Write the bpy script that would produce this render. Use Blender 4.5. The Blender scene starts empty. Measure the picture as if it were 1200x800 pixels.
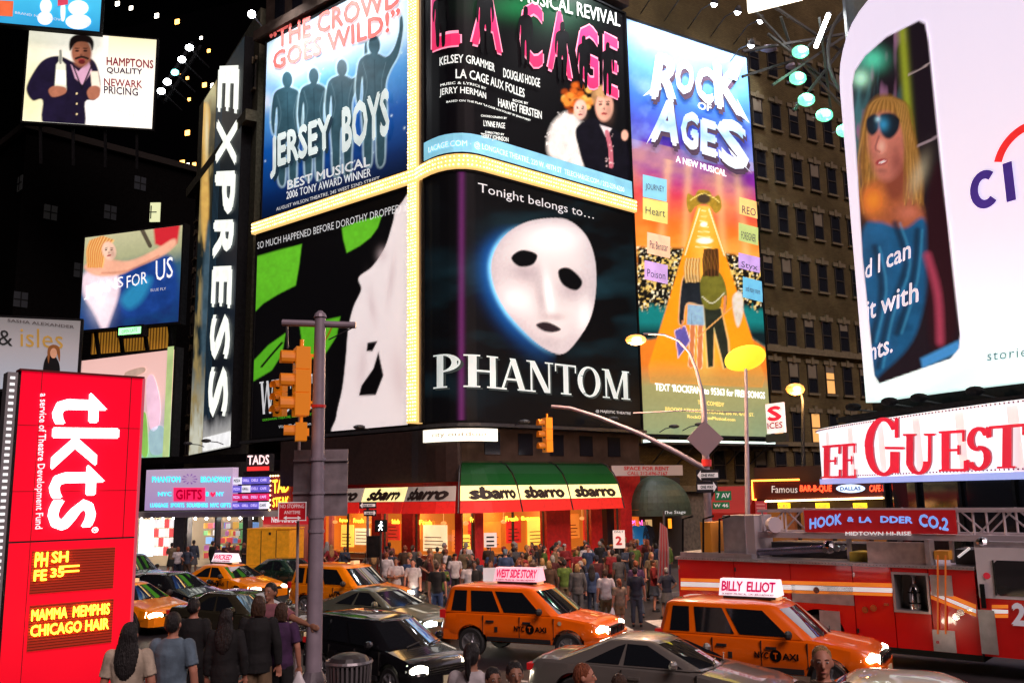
import bpy, bmesh, math, random
from mathutils import Vector, Matrix
from mathutils.geometry import tessellate_polygon
random.seed(7)
C = bpy.context.scene.collection
SC = bpy.context.scene
R = math.radians
# ------------------------------------------------------------------ camera
PITCH, ROLL, FPX = R(9.6), R(1.0), 1050.0
CAM = Vector((0, 0, 4.0))
FW = Vector((0, math.cos(PITCH), math.sin(PITCH)))
U0 = Vector((0, -math.sin(PITCH), math.cos(PITCH)))
R0 = Vector((1, 0, 0))
RT = R0 * math.cos(ROLL) - U0 * math.sin(ROLL)
UP = U0 * math.cos(ROLL) + R0 * math.sin(ROLL)
cd = bpy.data.cameras.new('camera'); cam = bpy.data.objects.new('camera', cd); C.objects.link(cam)
cd.sensor_width = 36; cd.lens = 36 * FPX / 1200; cd.clip_start = 0.1; cd.clip_end = 3000
m = Matrix.Identity(4)
for i in range(3):
    m[i][0] = RT[i]; m[i][1] = UP[i]; m[i][2] = -FW[i]; m[i][3] = CAM[i]
cam.matrix_world = m
SC.camera = cam
# ------------------------------------------------------------------ world, moonless night glow, exposure
w = bpy.data.worlds.new("World"); SC.world = w; w.use_nodes = True
nt = w.node_tree; bg = nt.nodes['Background']
sky = nt.nodes.new('ShaderNodeTexSky'); sky.sky_type = 'NISHITA'; sky.sun_disc = False
sky.sun_elevation = R(-4); sky.sun_rotation = R(200)
nt.links.new(sky.outputs[0], bg.inputs[0]); bg.inputs[1].default_value = 0.012
sl = bpy.data.lights.new('sun', 'SUN'); sl.energy = 2.15; sl.angle = R(35); sl.color = (1, .76, .76)
so = bpy.data.objects.new('sun', sl); C.objects.link(so)
so.rotation_euler = (R(48), 0, R(30))     # city glow: weak, very soft, from behind the viewer
SC.view_settings.view_transform = 'Standard'; SC.view_settings.look = 'None'
SC.view_settings.exposure = 0.0; SC.view_settings.gamma = 1.0; SC.view_settings.use_curve_mapping = False
SC.cycles.use_denoising = True
SC.cycles.max_bounces = 5; SC.cycles.diffuse_bounces = 2; SC.cycles.glossy_bounces = 3
SC.cycles.transmission_bounces = 3; SC.cycles.sample_clamp_indirect = 4; SC.cycles.sample_clamp_direct = 30
SC.cycles.caustics_reflective = False; SC.cycles.caustics_refractive = False

# ------------------------------------------------------------------ pixels to the place
def ray(x, y):
    return FW * FPX + RT * (x - 600) - UP * (y - 400)
def at(x, y, Y):
    d = ray(x, y); return CAM + d * (Y / d.y)
def on_z(x, y, z):
    d = ray(x, y); return CAM + d * ((z - CAM.z) / d.z)

class Panel:
    """a vertical sheet standing on a plan line that runs left to right"""
    def __init__(s, pts):
        s.p = [Vector((a, b)) for a, b in pts]; s.L = [0]
        for a, b in zip(s.p, s.p[1:]): s.L.append(s.L[-1] + (b - a).length)
        s.curved = len(pts) > 2
    def px(s, x, y):
        d = ray(x, y); best = None; n = len(s.p) - 1
        for i in range(n):
            a, b = s.p[i], s.p[i + 1]; e = b - a
            det = d.x * (-e.y) + e.x * d.y
            if abs(det) < 1e-9: continue
            k = (a.x * (-e.y) + e.x * a.y) / det
            q = (d.x * a.y - d.y * a.x) / det
            if k <= 0: continue
            q = -q if False else q
            t = ((Vector((d.x, d.y)) * k - a).dot(e)) / e.length_squared
            lo = -1e9 if i == 0 else -1e-6; hi = 1e9 if i == n - 1 else 1 + 1e-6
            if lo <= t <= hi:
                if best is None or k < best[0]: best = (k, s.L[i] + t * e.length, 4 + d.z * k)
        if best is None: raise ValueError('ray misses panel %s %s' % (x, y))
        return best[1], best[2]
    def pos(s, u, z, w=0.0):
        n = len(s.p) - 1; i = 0
        while i < n - 1 and u > s.L[i + 1]: i += 1
        a, b = s.p[i], s.p[i + 1]; e = (b - a).normalized(); q = a + e * (u - s.L[i])
        def nr(k): v = (s.p[k + 1] - s.p[k]).normalized(); return Vector((v.y, -v.x))
        N = nr(i)
        if n > 1:
            t = (u - s.L[i]) / (s.L[i + 1] - s.L[i])
            e1 = min(.5, .4 / (s.L[i + 1] - s.L[i])); t1 = (1 - t) / e1 / 2; t0 = t / e1 / 2
            if t1 < .5 and i < n - 1: N = N.lerp(nr(i + 1), .5 - t1)
            elif t0 < .5 and i > 0: N = N.lerp(nr(i - 1), .5 - t0)
            N.normalize()
        return Vector((q.x + N.x * w, q.y + N.y * w, z))
def from_px(*xy, y=577):
    return Panel([at(x, y, Y).to_2d()[:] for x, Y in xy])

# ------------------------------------------------------------------ mesh builder
class MB:
    def __init__(s): s.v = []; s.f = []; s.m = []
    def add(s, vs, fs, mi=0):
        o = len(s.v); s.v += [Vector(v) for v in vs]
        for f in fs: s.f.append([i + o for i in f]); s.m.append(mi)
        return s
    def box(s, c, d, rz=0, mi=0, M=None):
        x, y, z = d[0] / 2, d[1] / 2, d[2] / 2
        vs = [Vector((a * x, b * y, e * z)) for e in (-1, 1) for b in (-1, 1) for a in (-1, 1)]
        if M is None: M = Matrix.Rotation(rz, 3, 'Z')
        vs = [M @ v + Vector(c) for v in vs]
        return s.add(vs, [(0, 2, 3, 1), (4, 5, 7, 6), (0, 1, 5, 4), (1, 3, 7, 5), (3, 2, 6, 7), (2, 0, 4, 6)], mi)
    def bbox(s, a, b, mi=0):
        return s.box([(p + q) / 2 for p, q in zip(a, b)], [abs(q - p) for p, q in zip(a, b)], mi=mi)
    def bar(s, p, q, w, h=None, mi=0):
        p = Vector(p); q = Vector(q); h = h or w; d = q - p
        if d.length < 1e-6: return s
        M = d.to_track_quat('Y', 'Z').to_matrix()
        return s.box((p + q) / 2, (w, d.length, h), mi=mi, M=M)
    def tube(s, pts, r, n=8, mi=0, cap=True):
        pts = [Vector(p) for p in pts]; rs = r if isinstance(r, (list, tuple)) else [r] * len(pts)
        o = len(s.v); up = None
        for i, p in enumerate(pts):
            d = (pts[min(i + 1, len(pts) - 1)] - pts[max(i - 1, 0)]).normalized()
            ref = Vector((0, 0, 1)) if abs(d.z) < .9 else Vector((1, 0, 0))
            if up is None: up = ref
            a = d.cross(up)
            if a.length < .05: a = d.cross(ref)
            a.normalize(); b = a.cross(d).normalized(); up = b
            for k in range(n):
                t = 2 * math.pi * k / n; s.v.append(p + a * math.cos(t) * rs[i] + b * math.sin(t) * rs[i])
        for i in range(len(pts) - 1):
            for k in range(n):
                s.f.append([o + i * n + k, o + i * n + (k + 1) % n, o + (i + 1) * n + (k + 1) % n, o + (i + 1) * n + k]); s.m.append(mi)
        if cap:
            s.f.append([o + k for k in range(n)][::-1]); s.m.append(mi)
            s.f.append([o + (len(pts) - 1) * n + k for k in range(n)]); s.m.append(mi)
        return s
    def loft(s, rings, mi=0, closed=True, cap=True):
        o = len(s.v); n = len(rings[0])
        for r in rings: s.v += [Vector(p) for p in r]
        for i in range(len(rings) - 1):
            for k in range(n if closed else n - 1):
                s.f.append([o + i * n + k, o + i * n + (k + 1) % n, o + (i + 1) * n + (k + 1) % n, o + (i + 1) * n + k]); s.m.append(mi)
        if cap:
            s.f.append([o + k for k in range(n)][::-1]); s.m.append(mi)
            s.f.append([o + (len(rings) - 1) * n + k for k in range(n)]); s.m.append(mi)
        return s
    def ball(s, c, r, nu=10, nv=6, mi=0):
        c = Vector(c); r = Vector(r) if not isinstance(r, (int, float)) else Vector((r, r, r))
        rings = []
        for i in range(nv + 1):
            t = -math.pi / 2 + math.pi * i / nv; q = max(math.cos(t), .02)
            rings.append([c + Vector((r.x * q * math.cos(2 * math.pi * k / nu), r.y * q * math.sin(2 * math.pi * k / nu), r.z * math.sin(t))) for k in range(nu)])
        return s.loft(rings, mi)
    def disc(s, c, nrm, r, n=16, mi=0, ry=None):
        c = Vector(c); M = Vector(nrm).to_track_quat('Z', 'Y').to_matrix(); ry = ry or r
        return s.add([c + M @ Vector((r * math.cos(2 * math.pi * k / n), ry * math.sin(2 * math.pi * k / n), 0)) for k in range(n)], [list(range(n))], mi)
    def prism(s, poly, h0, h1, f, mi=0):
        """poly: 2-D outline, f(a, b, h) -> point"""
        n = len(poly)
        vs = [f(a, b, h0) for a, b in poly] + [f(a, b, h1) for a, b in poly]
        return s.add(vs, [list(range(n))[::-1], list(range(n, 2 * n))] + [(k, (k + 1) % n, n + (k + 1) % n, n + k) for k in range(n)], mi)
    def mesh(s, name, mats, off=None, smooth=False):
        me = bpy.data.meshes.new(name)
        vs = [v - off for v in s.v] if off is not None else s.v
        me.from_pydata([tuple(v) for v in vs], [], s.f)
        for mm in (mats if isinstance(mats, (list, tuple)) else [mats]): me.materials.append(mm)
        if max(s.m, default=0): me.polygons.foreach_set('material_index', s.m)
        if smooth: me.shade_smooth() if smooth is True else me.shade_smooth()
        me.update(); return me
    def build(s, name, mats, parent=None, smooth=False, world=True):
        off = wloc(parent) if (parent is not None and world) else None
        me = s.mesh(name, mats, off, smooth)
        if smooth == 'auto':
            b = bmesh.new(); b.from_mesh(me)
            for e in b.edges:
                if len(e.link_faces) == 2 and e.calc_face_angle(0) > R(35): e.smooth = False
            b.to_mesh(me); b.free()
        return link(name, me, parent)
def wloc(o):
    v = Vector((0, 0, 0))
    while o is not None: v += o.location; o = o.parent
    return v
def link(name, data, parent=None):
    o = bpy.data.objects.new(name, data); C.objects.link(o)
    if parent is not None: o.parent = parent
    return o
def tag(o, label=None, cat=None, group=None, kind=None):
    if label: o['label'] = label
    if cat: o['category'] = cat
    if group: o['group'] = group
    if kind: o['kind'] = kind
    return o
def thing(name, label, cat, loc=(0, 0, 0), rz=0, group=None):
    o = link(name, None); o.location = loc; o.rotation_euler = (0, 0, rz)
    return tag(o, label, cat, group)
def kids(o): return [c for c in bpy.data.objects if c.parent == o]
def copy_tree(o, parent=None):
    global_kids = KID.get(o) or None
    c = o.copy(); C.objects.link(c); c.parent = parent
    for ch in o.children: copy_tree(ch, c)
    return c
KID = {}
def relabel(o, label, group=None):
    o['label'] = label
    if group: o['group'] = group
    return o

# ------------------------------------------------------------------ materials
MATS = {}
def mat(name, col, rough=.6, metal=0, emit=None, k=0, noise=0, nscale=6, bump=0, coat=0, spec=.5, stretch=None):
    if name in MATS: return MATS[name]
    mt = bpy.data.materials.new(name); mt.use_nodes = True; t = mt.node_tree; b = t.nodes['Principled BSDF']
    b.inputs['Base Color'].default_value = (*col, 1); b.inputs['Roughness'].default_value = rough; b.inputs['Metallic'].default_value = metal
    b.inputs['Coat Weight'].default_value = coat; b.inputs['Coat Roughness'].default_value = .04
    b.inputs['Specular IOR Level'].default_value = spec
    if emit or k:
        b.inputs['Emission Color'].default_value = (*(emit or col), 1); b.inputs['Emission Strength'].default_value = k
    if noise or bump:
        tc = t.nodes.new('ShaderNodeTexCoord'); nz = t.nodes.new('ShaderNodeTexNoise'); nz.inputs['Scale'].default_value = nscale; nz.inputs['Detail'].default_value = 6
        if stretch:
            mp = t.nodes.new('ShaderNodeMapping'); mp.inputs['Scale'].default_value = stretch; t.links.new(tc.outputs['Object'], mp.inputs['Vector']); t.links.new(mp.outputs[0], nz.inputs['Vector'])
        else: t.links.new(tc.outputs['Object'], nz.inputs['Vector'])
        if noise:
            mr = t.nodes.new('ShaderNodeMapRange'); mr.inputs[1].default_value = .3; mr.inputs[2].default_value = .7; mr.inputs[3].default_value = 1 - noise; mr.inputs[4].default_value = 1 + noise
            vm = t.nodes.new('ShaderNodeVectorMath'); vm.operation = 'SCALE'; vm.inputs[0].default_value = col
            t.links.new(nz.outputs[0], mr.inputs[0]); t.links.new(mr.outputs[0], vm.inputs['Scale']); t.links.new(vm.outputs[0], b.inputs['Base Color'])
            if k and not emit: t.links.new(vm.outputs[0], b.inputs['Emission Color'])
        if bump:
            bp = t.nodes.new('ShaderNodeBump'); bp.inputs['Strength'].default_value = bump; bp.inputs['Distance'].default_value = .02
            t.links.new(nz.outputs[0], bp.inputs['Height']); t.links.new(bp.outputs[0], b.inputs['Normal'])
    MATS[name] = mt; return mt
def ink(name, col, k=.5):            # printed vinyl or perspex lit from behind, or glowing to look lit
    return mat('ink_' + name, col, rough=.5, k=k, spec=.15, noise=.14, nscale=1.3)
def ramp_mat(name, z0, z1, stops, k=.5, noise=.0, axis='Z', nscale=.5):
    """print whose ink runs through several colours up the sheet, mottled"""
    mt = bpy.data.materials.new(name); mt.use_nodes = True; t = mt.node_tree; b = t.nodes['Principled BSDF']; b.inputs['Roughness'].default_value = .5; b.inputs['Specular IOR Level'].default_value = .15
    g = t.nodes.new('ShaderNodeNewGeometry'); sp = t.nodes.new('ShaderNodeSeparateXYZ'); t.links.new(g.outputs['Position'], sp.inputs[0])
    mr = t.nodes.new('ShaderNodeMapRange'); mr.inputs[1].default_value = z0; mr.inputs[2].default_value = z1
    t.links.new(sp.outputs[axis], mr.inputs[0]); src = mr.outputs[0]
    if noise:
        nz = t.nodes.new('ShaderNodeTexNoise'); nz.inputs['Scale'].default_value = nscale; nz.inputs['Detail'].default_value = 5; t.links.new(g.outputs['Position'], nz.inputs['Vector'])
        ma = t.nodes.new('ShaderNodeMath'); ma.operation = 'MULTIPLY_ADD'; ma.inputs[1].default_value = noise * 2; ma.inputs[2].default_value = -noise
        ad = t.nodes.new('ShaderNodeMath'); ad.operation = 'ADD'
        t.links.new(nz.outputs[0], ma.inputs[0]); t.links.new(ma.outputs[0], ad.inputs[0]); t.links.new(src, ad.inputs[1]); src = ad.outputs[0]
    cr = t.nodes.new('ShaderNodeValToRGB'); e = cr.color_ramp.elements
    for i, (p, c) in enumerate(stops):
        el = e[i] if i < 2 else e.new(p)
        el.position = p; el.color = (*c, 1)
    t.links.new(src, cr.inputs[0]); t.links.new(cr.outputs[0], b.inputs['Base Color']); t.links.new(cr.outputs[0], b.inputs['Emission Color'])
    b.inputs['Emission Strength'].default_value = k
    return mt

# ------------------------------------------------------------------ flat print on panels
def _emit2d(panel, verts2, faces, name, mt, parent, w, step=.35, thick=0):
    bm = bmesh.new(); vs = [bm.verts.new((v[0], v[2] if len(v) > 2 else 0, v[1])) for v in verts2]
    for f in faces:
        try: bm.faces.new([vs[i] for i in f])
        except ValueError: pass
    if panel.curved and verts2:
        u0 = min(v[0] for v in verts2); u1 = max(v[0] for v in verts2); k = u0 + step
        while k < u1:
            bmesh.ops.bisect_plane(bm, geom=bm.verts[:] + bm.edges[:] + bm.faces[:], plane_co=(k, 0, 0), plane_no=(1, 0, 0)); k += step
    if thick:
        r = bmesh.ops.extrude_face_region(bm, geom=bm.faces[:])
        for g in r['geom']:
            if isinstance(g, bmesh.types.BMVert): g.co.y = -thick
    off = wloc(parent)
    for v in bm.verts: v.co = panel.pos(v.co.x, v.co.z, w + v.co.y) - off
    bmesh.ops.recalc_face_normals(bm, faces=bm.faces[:]) if thick else None
    me = bpy.data.meshes.new(name); bm.to_mesh(me); bm.free(); me.materials.append(mt)
    return link(name, me, parent)
def art(panel, parent, name, mt, pts, w=.03, uz=False, thick=0):
    """one or several outlines (pixels of the photograph, or metres on the sheet with uz) laid on a panel"""
    polys = pts if isinstance(pts[0][0], (tuple, list)) else [pts]
    V = []; F = []
    for p in polys:
        q = [a if uz else panel.px(*a) for a in p]
        tr = tessellate_polygon([[Vector((a, b, 0)) for a, b in q]]); o = len(V); V += q
        F += [[o + i for i in t] for t in tr]
    return _emit2d(panel, V, F, name, mt, parent, w, thick=thick)
def rect(panel, u0, u1, z0, z1, name, mt, parent, w, thick=0):
    return art(panel, parent, name, mt, [(u0, z0), (u1, z0), (u1, z1), (u0, z1)], w, uz=True, thick=thick)
TXT = {}
def text2d(s, bold=0.0, space=1.0, shear=0):
    key = (s, bold, space, shear)
    if key in TXT: return TXT[key]
    cu = bpy.data.curves.new('t', 'FONT'); cu.body = s; cu.space_character = space; cu.resolution_u = 2; cu.shear = shear; cu.fill_mode = 'FRONT'
    o = bpy.data.objects.new('t', cu); C.objects.link(o)
    me = bpy.data.meshes.new_from_object(o.evaluated_get(bpy.context.evaluated_depsgraph_get()))
    V = [(v.co.x, v.co.y) for v in me.vertices]; F = [list(p.vertices) for p in me.polygons]
    bpy.data.objects.remove(o); bpy.data.curves.remove(cu); bpy.data.meshes.remove(me)
    V = [(a, b, 0) for a, b in V]
    if bold:
        V0, F0 = V, F; V = []; F = []; bb = bold * .8
        for i, (dx, dy) in enumerate(((0, 0), (-bb, 0), (bb, 0), (0, bb), (0, -bb))):
            o_ = len(V); V += [(a + dx, b + dy, i * .003) for a, b, c in V0]; F += [[q + o_ for q in f] for f in F0]
    x0 = min(v[0] for v in V); x1 = max(v[0] for v in V); y0 = min(v[1] for v in V); y1 = max(v[1] for v in V)
    V = [((a - x0) / (x1 - x0), (b - y0) / (y1 - y0), c) for a, b, c in V]
    TXT[key] = (V, F); return V, F
# serif capitals drawn from strokes (cell 1 high)
def _ln(x0, y0, x1, y1, w): return [(x0 - w / 2, y0), (x0 + w / 2, y0), (x1 + w / 2, y1), (x1 - w / 2, y1)]
def _bx(x0, y0, x1, y1): return [(x0, y0), (x1, y0), (x1, y1), (x0, y1)]
def _arc(cx, cy, rx, ry, a0, a1, wx, wy, n=14):
    out = []; inn = []
    for i in range(n + 1):
        t = R(a0 + (a1 - a0) * i / n); c, s_ = math.cos(t), math.sin(t)
        out.append((cx + rx * c, cy + ry * s_)); inn.append((cx + (rx - wx) * c, cy + (ry - wy) * s_))
    return [[out[i], out[i + 1], inn[i + 1], inn[i]] for i in range(n)]
def _sf(x, y, w=.3): return _bx(x - w / 2, y - (.045 if y > .5 else 0), x + w / 2, y + (.045 if y < .5 else 0))
T_, N_ = .17, .06
SERIF = {
 'P': (.66, [_bx(.12, 0, .12 + T_, 1), _sf(.2, 0, .36), _sf(.17, 1, .3)] + _arc(.28, .73, .36, .27, -90, 90, .17, .05)),
 'H': (.9, [_bx(.12, 0, .12 + T_, 1), _bx(.63, 0, .63 + T_, 1), _bx(.2, .48, .7, .54), _sf(.2, 0, .34), _sf(.2, 1, .34), _sf(.71, 0, .34), _sf(.71, 1, .34)]),
 'A': (.86, [_ln(.1, 0, .42, 1, .07), _ln(.72, 0, .42, 1, .18), _bx(.2, .3, .62, .36), _sf(.1, 0, .26), _sf(.73, 0, .34)]),
 'N': (.9, [_bx(.12, 0, .18, 1), _bx(.7, 0, .76, 1), _ln(.66, 0, .17, 1, .19), _sf(.14, 0, .28), _sf(.12, 1, .26), _sf(.73, 1, .28)]),
 'T': (.78, [_bx(.31, 0, .31 + T_, 1), _bx(.03, .94, .75, 1), _bx(.03, .74, .07, 1), _bx(.71, .74, .75, 1), _sf(.39, 0, .36)]),
 'O': (.9, _arc(.43, .5, .41, .52, 0, 360, .17, .06, 28)),
 'M': (1.06, [_bx(.12, 0, .18, 1), _bx(.8, 0, .8 + T_, 1), _ln(.5, 0, .18, 1, .17), _ln(.5, 0, .84, 1, .08), _sf(.14, 0, .26), _sf(.88, 0, .34), _sf(.13, 1, .24), _sf(.9, 1, .28)]),
 'G': (.94, _arc(.46, .5, .42, .52, 40, 320, .18, .06, 24) + [_bx(.62, .05, .62 + T_, .42), _sf(.7, .46, .38), _bx(.72, .66, .78, 1)]),
 'U': (.88, [_bx(.1, .3, .1 + T_, 1), _bx(.68, .3, .74, 1), _sf(.18, 1, .34), _sf(.71, 1, .26)] + _arc(.42, .32, .32, .34, 180, 360, .17, .07)),
 'E': (.76, [_bx(.12, 0, .12 + T_, 1), _bx(.12, .94, .66, 1), _bx(.12, 0, .7, .06), _bx(.2, .49, .52, .55), _bx(.62, .72, .66, 1), _bx(.66, 0, .7, .26), _bx(.5, .4, .54, .64), _sf(.15, 0, .2), _sf(.15, 1, .2)]),
 'S': (.66, _arc(.33, .73, .27, .29, 20, 270, .15, .09) + _arc(.33, .28, .29, .3, -160, 90, .15, .09) + [_bx(.52, .74, .57, 1), _bx(.05, 0, .1, .26)]),
 'W': (1.2, [_ln(.3, 0, .12, 1, .17), _ln(.3, 0, .58, 1, .08), _ln(.8, 0, .58, 1, .17), _ln(.8, 0, 1.04, 1, .07), _sf(.12, 1, .34), _sf(1.04, 1, .24)]),
 'I': (.42, [_bx(.12, 0, .12 + T_, 1), _sf(.2, 0, .34), _sf(.2, 1, .34)]),
 'C': (.84, _arc(.46, .5, .42, .52, 42, 318, .18, .06, 24) + [_bx(.72, .66, .78, 1)]),
 'K': (.86, [_bx(.12, 0, .12 + T_, 1), _ln(.3, .45, .72, 1, .08), _ln(.74, 0, .42, .6, .19), _sf(.2, 0, .34), _sf(.2, 1, .34), _sf(.74, 0, .3), _sf(.7, 1, .26)]),
 'D': (.86, [_bx(.12, 0, .12 + T_, 1), _sf(.2, 0, .3), _sf(.2, 1, .3)] + _arc(.28, .5, .5, .5, -90, 90, .17, .06)),
 ' ': (.4, [])}
def serif2d(s, scale1=1.0):
    V = []; F = []; x = 0
    for i, ch in enumerate(s):
        adv, ps = SERIF[ch]; k = scale1 if i == 0 else 1.0
        for j, p in enumerate(ps):
            o = len(V); V += [(x + a * k, b * k, (j % 6) * .003) for a, b in p]; F.append([o + q for q in range(len(p))])
        x += adv * k
    x0 = min(v[0] for v in V); x1 = max(v[0] for v in V)
    return [((a - x0) / (x1 - x0), b / scale1, c) for a, b, c in V], F
def text(panel, parent, s, mt, O, E, T, w=.05, bold=0.0, space=1.0, name='lettering', uz=False, thick=0, serif=False, cap1=1.0, shear=0):
    """lettering between baseline points O, E with its top left at T"""
    V, F = serif2d(s, cap1) if serif else text2d(s, bold, space, shear)
    if uz: o, e, t = O, E, T
    else: o, e, t = panel.px(*O), panel.px(*E), panel.px(*T)
    ex = (e[0] - o[0], e[1] - o[1]); ey = (t[0] - o[0], t[1] - o[1])
    V = [(o[0] + a * ex[0] + b * ey[0], o[1] + a * ex[1] + b * ey[1], 0 if thick else c) for a, b, c in V]
    if name == 'lettering' and not uz and math.dist(O, T) >= 12 and len(s.replace(' ', '')) > 1:
        par = list(range(len(V)))
        def find(i):
            while par[i] != i: par[i] = par[par[i]]; i = par[i]
            return i
        for f in F:
            for q in f[1:]: par[find(q)] = find(f[0])
        isl = {}
        pr = [((v[0] - o[0]) * ex[0] + (v[1] - o[1]) * ex[1]) / (ex[0] ** 2 + ex[1] ** 2) for v in V]
        for f in F: isl.setdefault(find(f[0]), []).append(f)
        it = sorted(([min(pr[i] for f in fs for i in f), max(pr[i] for f in fs for i in f), fs] for fs in isl.values()), key=lambda a: a[0]); grp = []
        for a, b, fs in it:
            if grp and min(b, grp[-1][1]) - a > .35 * min(b - a, grp[-1][1] - grp[-1][0]): grp[-1][1] = max(grp[-1][1], b); grp[-1][2] += fs
            else: grp.append([a, b, fs])
        for a, b, fs in grp:
            ids = sorted({i for f in fs for i in f}); mp = {i: k for k, i in enumerate(ids)}
            _emit2d(panel, [V[i] for i in ids], [[mp[i] for i in f] for f in fs], 'letter', mt, parent, w)
        return
    if not thick: return _emit2d(panel, V, F, name, mt, parent, w)
    return _emit2d(panel, V, F, name, mt, parent, w, thick=thick)
def tx(panel, parent, s, mt, x0, y0, x1, y1, h, **kw):
    return text(panel, parent, s, mt, (x0, y0), (x1, y1), (x0, y0 - h), **kw)
def slab(panel, u0, u1, z0, z1, w0, w1, name, mt, parent, n=None):
    """box-like body that follows the plan line"""
    us = [u0] + [l for l in panel.L if u0 + .01 < l < u1 - .01] + [u1]
    rings = [[panel.pos(u, z0, w0), panel.pos(u, z1, w0), panel.pos(u, z1, w1), panel.pos(u, z0, w1)] for u in us]
    return MB().loft(rings).build(name, mt, parent)
def spot(name, loc, aim, power, size=R(60), color=(1, 1, 1), blend=.6, rad=.15, parent=None):
    l = bpy.data.lights.new(name, 'SPOT'); l.energy = power; l.spot_size = size; l.spot_blend = blend; l.color = color; l.shadow_soft_size = rad
    o = link(name, l, parent); loc = Vector(loc)
    o.location = loc - (wloc(parent) if parent else Vector()); o.rotation_euler = (Vector(aim) - loc).to_track_quat('-Z', 'Y').to_euler(); return o
def ell(cx, cy, rx, ry, rot=0, n=20, a0=0, a1=360):
    c, s_ = math.cos(R(rot)), math.sin(R(rot)); out = []
    for i in range(n):
        t = R(a0 + (a1 - a0) * i / (n if a1 - a0 == 360 else n - 1)); a, b = rx * math.cos(t), ry * math.sin(t)
        out.append((cx + a * c - b * s_, cy + a * s_ + b * c))
    return out
def spline(pts, n=6, closed=True):
    out = []; N = len(pts)
    for i in range(N if closed else N - 1):
        p = [pts[(i + k) % N] if closed else pts[min(max(i + k, 0), N - 1)] for k in (-1, 0, 1, 2)]
        for j in range(n):
            t = j / n
            out.append(tuple(.5 * (2 * p[1][a] + (p[2][a] - p[0][a]) * t + (2 * p[0][a] - 5 * p[1][a] + 4 * p[2][a] - p[3][a]) * t * t + (3 * p[1][a] - p[0][a] - 3 * p[2][a] + p[3][a]) * t ** 3) for a in (0, 1)))
    if not closed: out.append(pts[-1])
    return out
def sp(*p, n=6): return spline(list(p), n)
# shared stock
BLACK = mat('black_steel', (.008, .008, .009), .7, noise=.4, spec=.08)
DARK = mat('dark_painted_steel', (.035, .035, .04), .45, noise=.3)
GREY = mat('galvanised_pole_paint', (.32, .27, .32), .45, .2, noise=.15, nscale=4)
WHITE = ink('white', (.95, .95, .95), .9)
WHITE_S = ink('white_soft', (.75, .78, .8), .55)
INKBLACK = ink('black', (.006, .006, .008), .05)
BULB = mat('warm_bulb_glass', (1, .9, .6), .3, emit=(1, .7, .3), k=4.6)
LAMPGLOW = mat('floodlight_glass', (1, 1, 1), .3, emit=(.95, .98, 1), k=30)
LAMPORANGE = mat('sodium_lamp_glass', (1, .8, .4), .3, emit=(1, .3, .01), k=1.7); LAMPCORE = mat('sodium_core', (1, .9, .6), .3, emit=(1, .6, .15), k=6)  # orange shell round a paler core imitates the lamps' halo
SKIN = [mat('skin_fair', (.46, .2, .13), .55), mat('skin_tan', (.3, .14, .085), .55), mat('skin_brown', (.14, .065, .04), .55)]

# ------------------------------------------------------------------ printed artwork: soft shapes laid down in ink on a fine sheet
import numpy as np
def lin(c): c = np.array(c, float) / 255; return np.where(c < .04045, c / 12.92, ((c + .055) / 1.055) ** 2.4)
def vnoise(x, y, s, seed=0):
    x = x / s; y = y / s; xi = np.floor(x).astype(int); yi = np.floor(y).astype(int); fx = x - xi; fy = y - yi; fx = fx * fx * (3 - 2 * fx); fy = fy * fy * (3 - 2 * fy)
    def h(a, b): v = np.sin(a * 127.1 + b * 311.7 + seed * 74.7) * 43758.5453; return v - np.floor(v)
    return (h(xi, yi) * (1 - fx) + h(xi + 1, yi) * fx) * (1 - fy) + (h(xi, yi + 1) * (1 - fx) + h(xi + 1, yi + 1) * fx) * fy
def fbm(x, y, s, seed=0, o=4): return sum(vnoise(x, y, s / 2 ** i, seed + i) / 2 ** i for i in range(o)) / (2 - 2 ** (1 - o))
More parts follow.
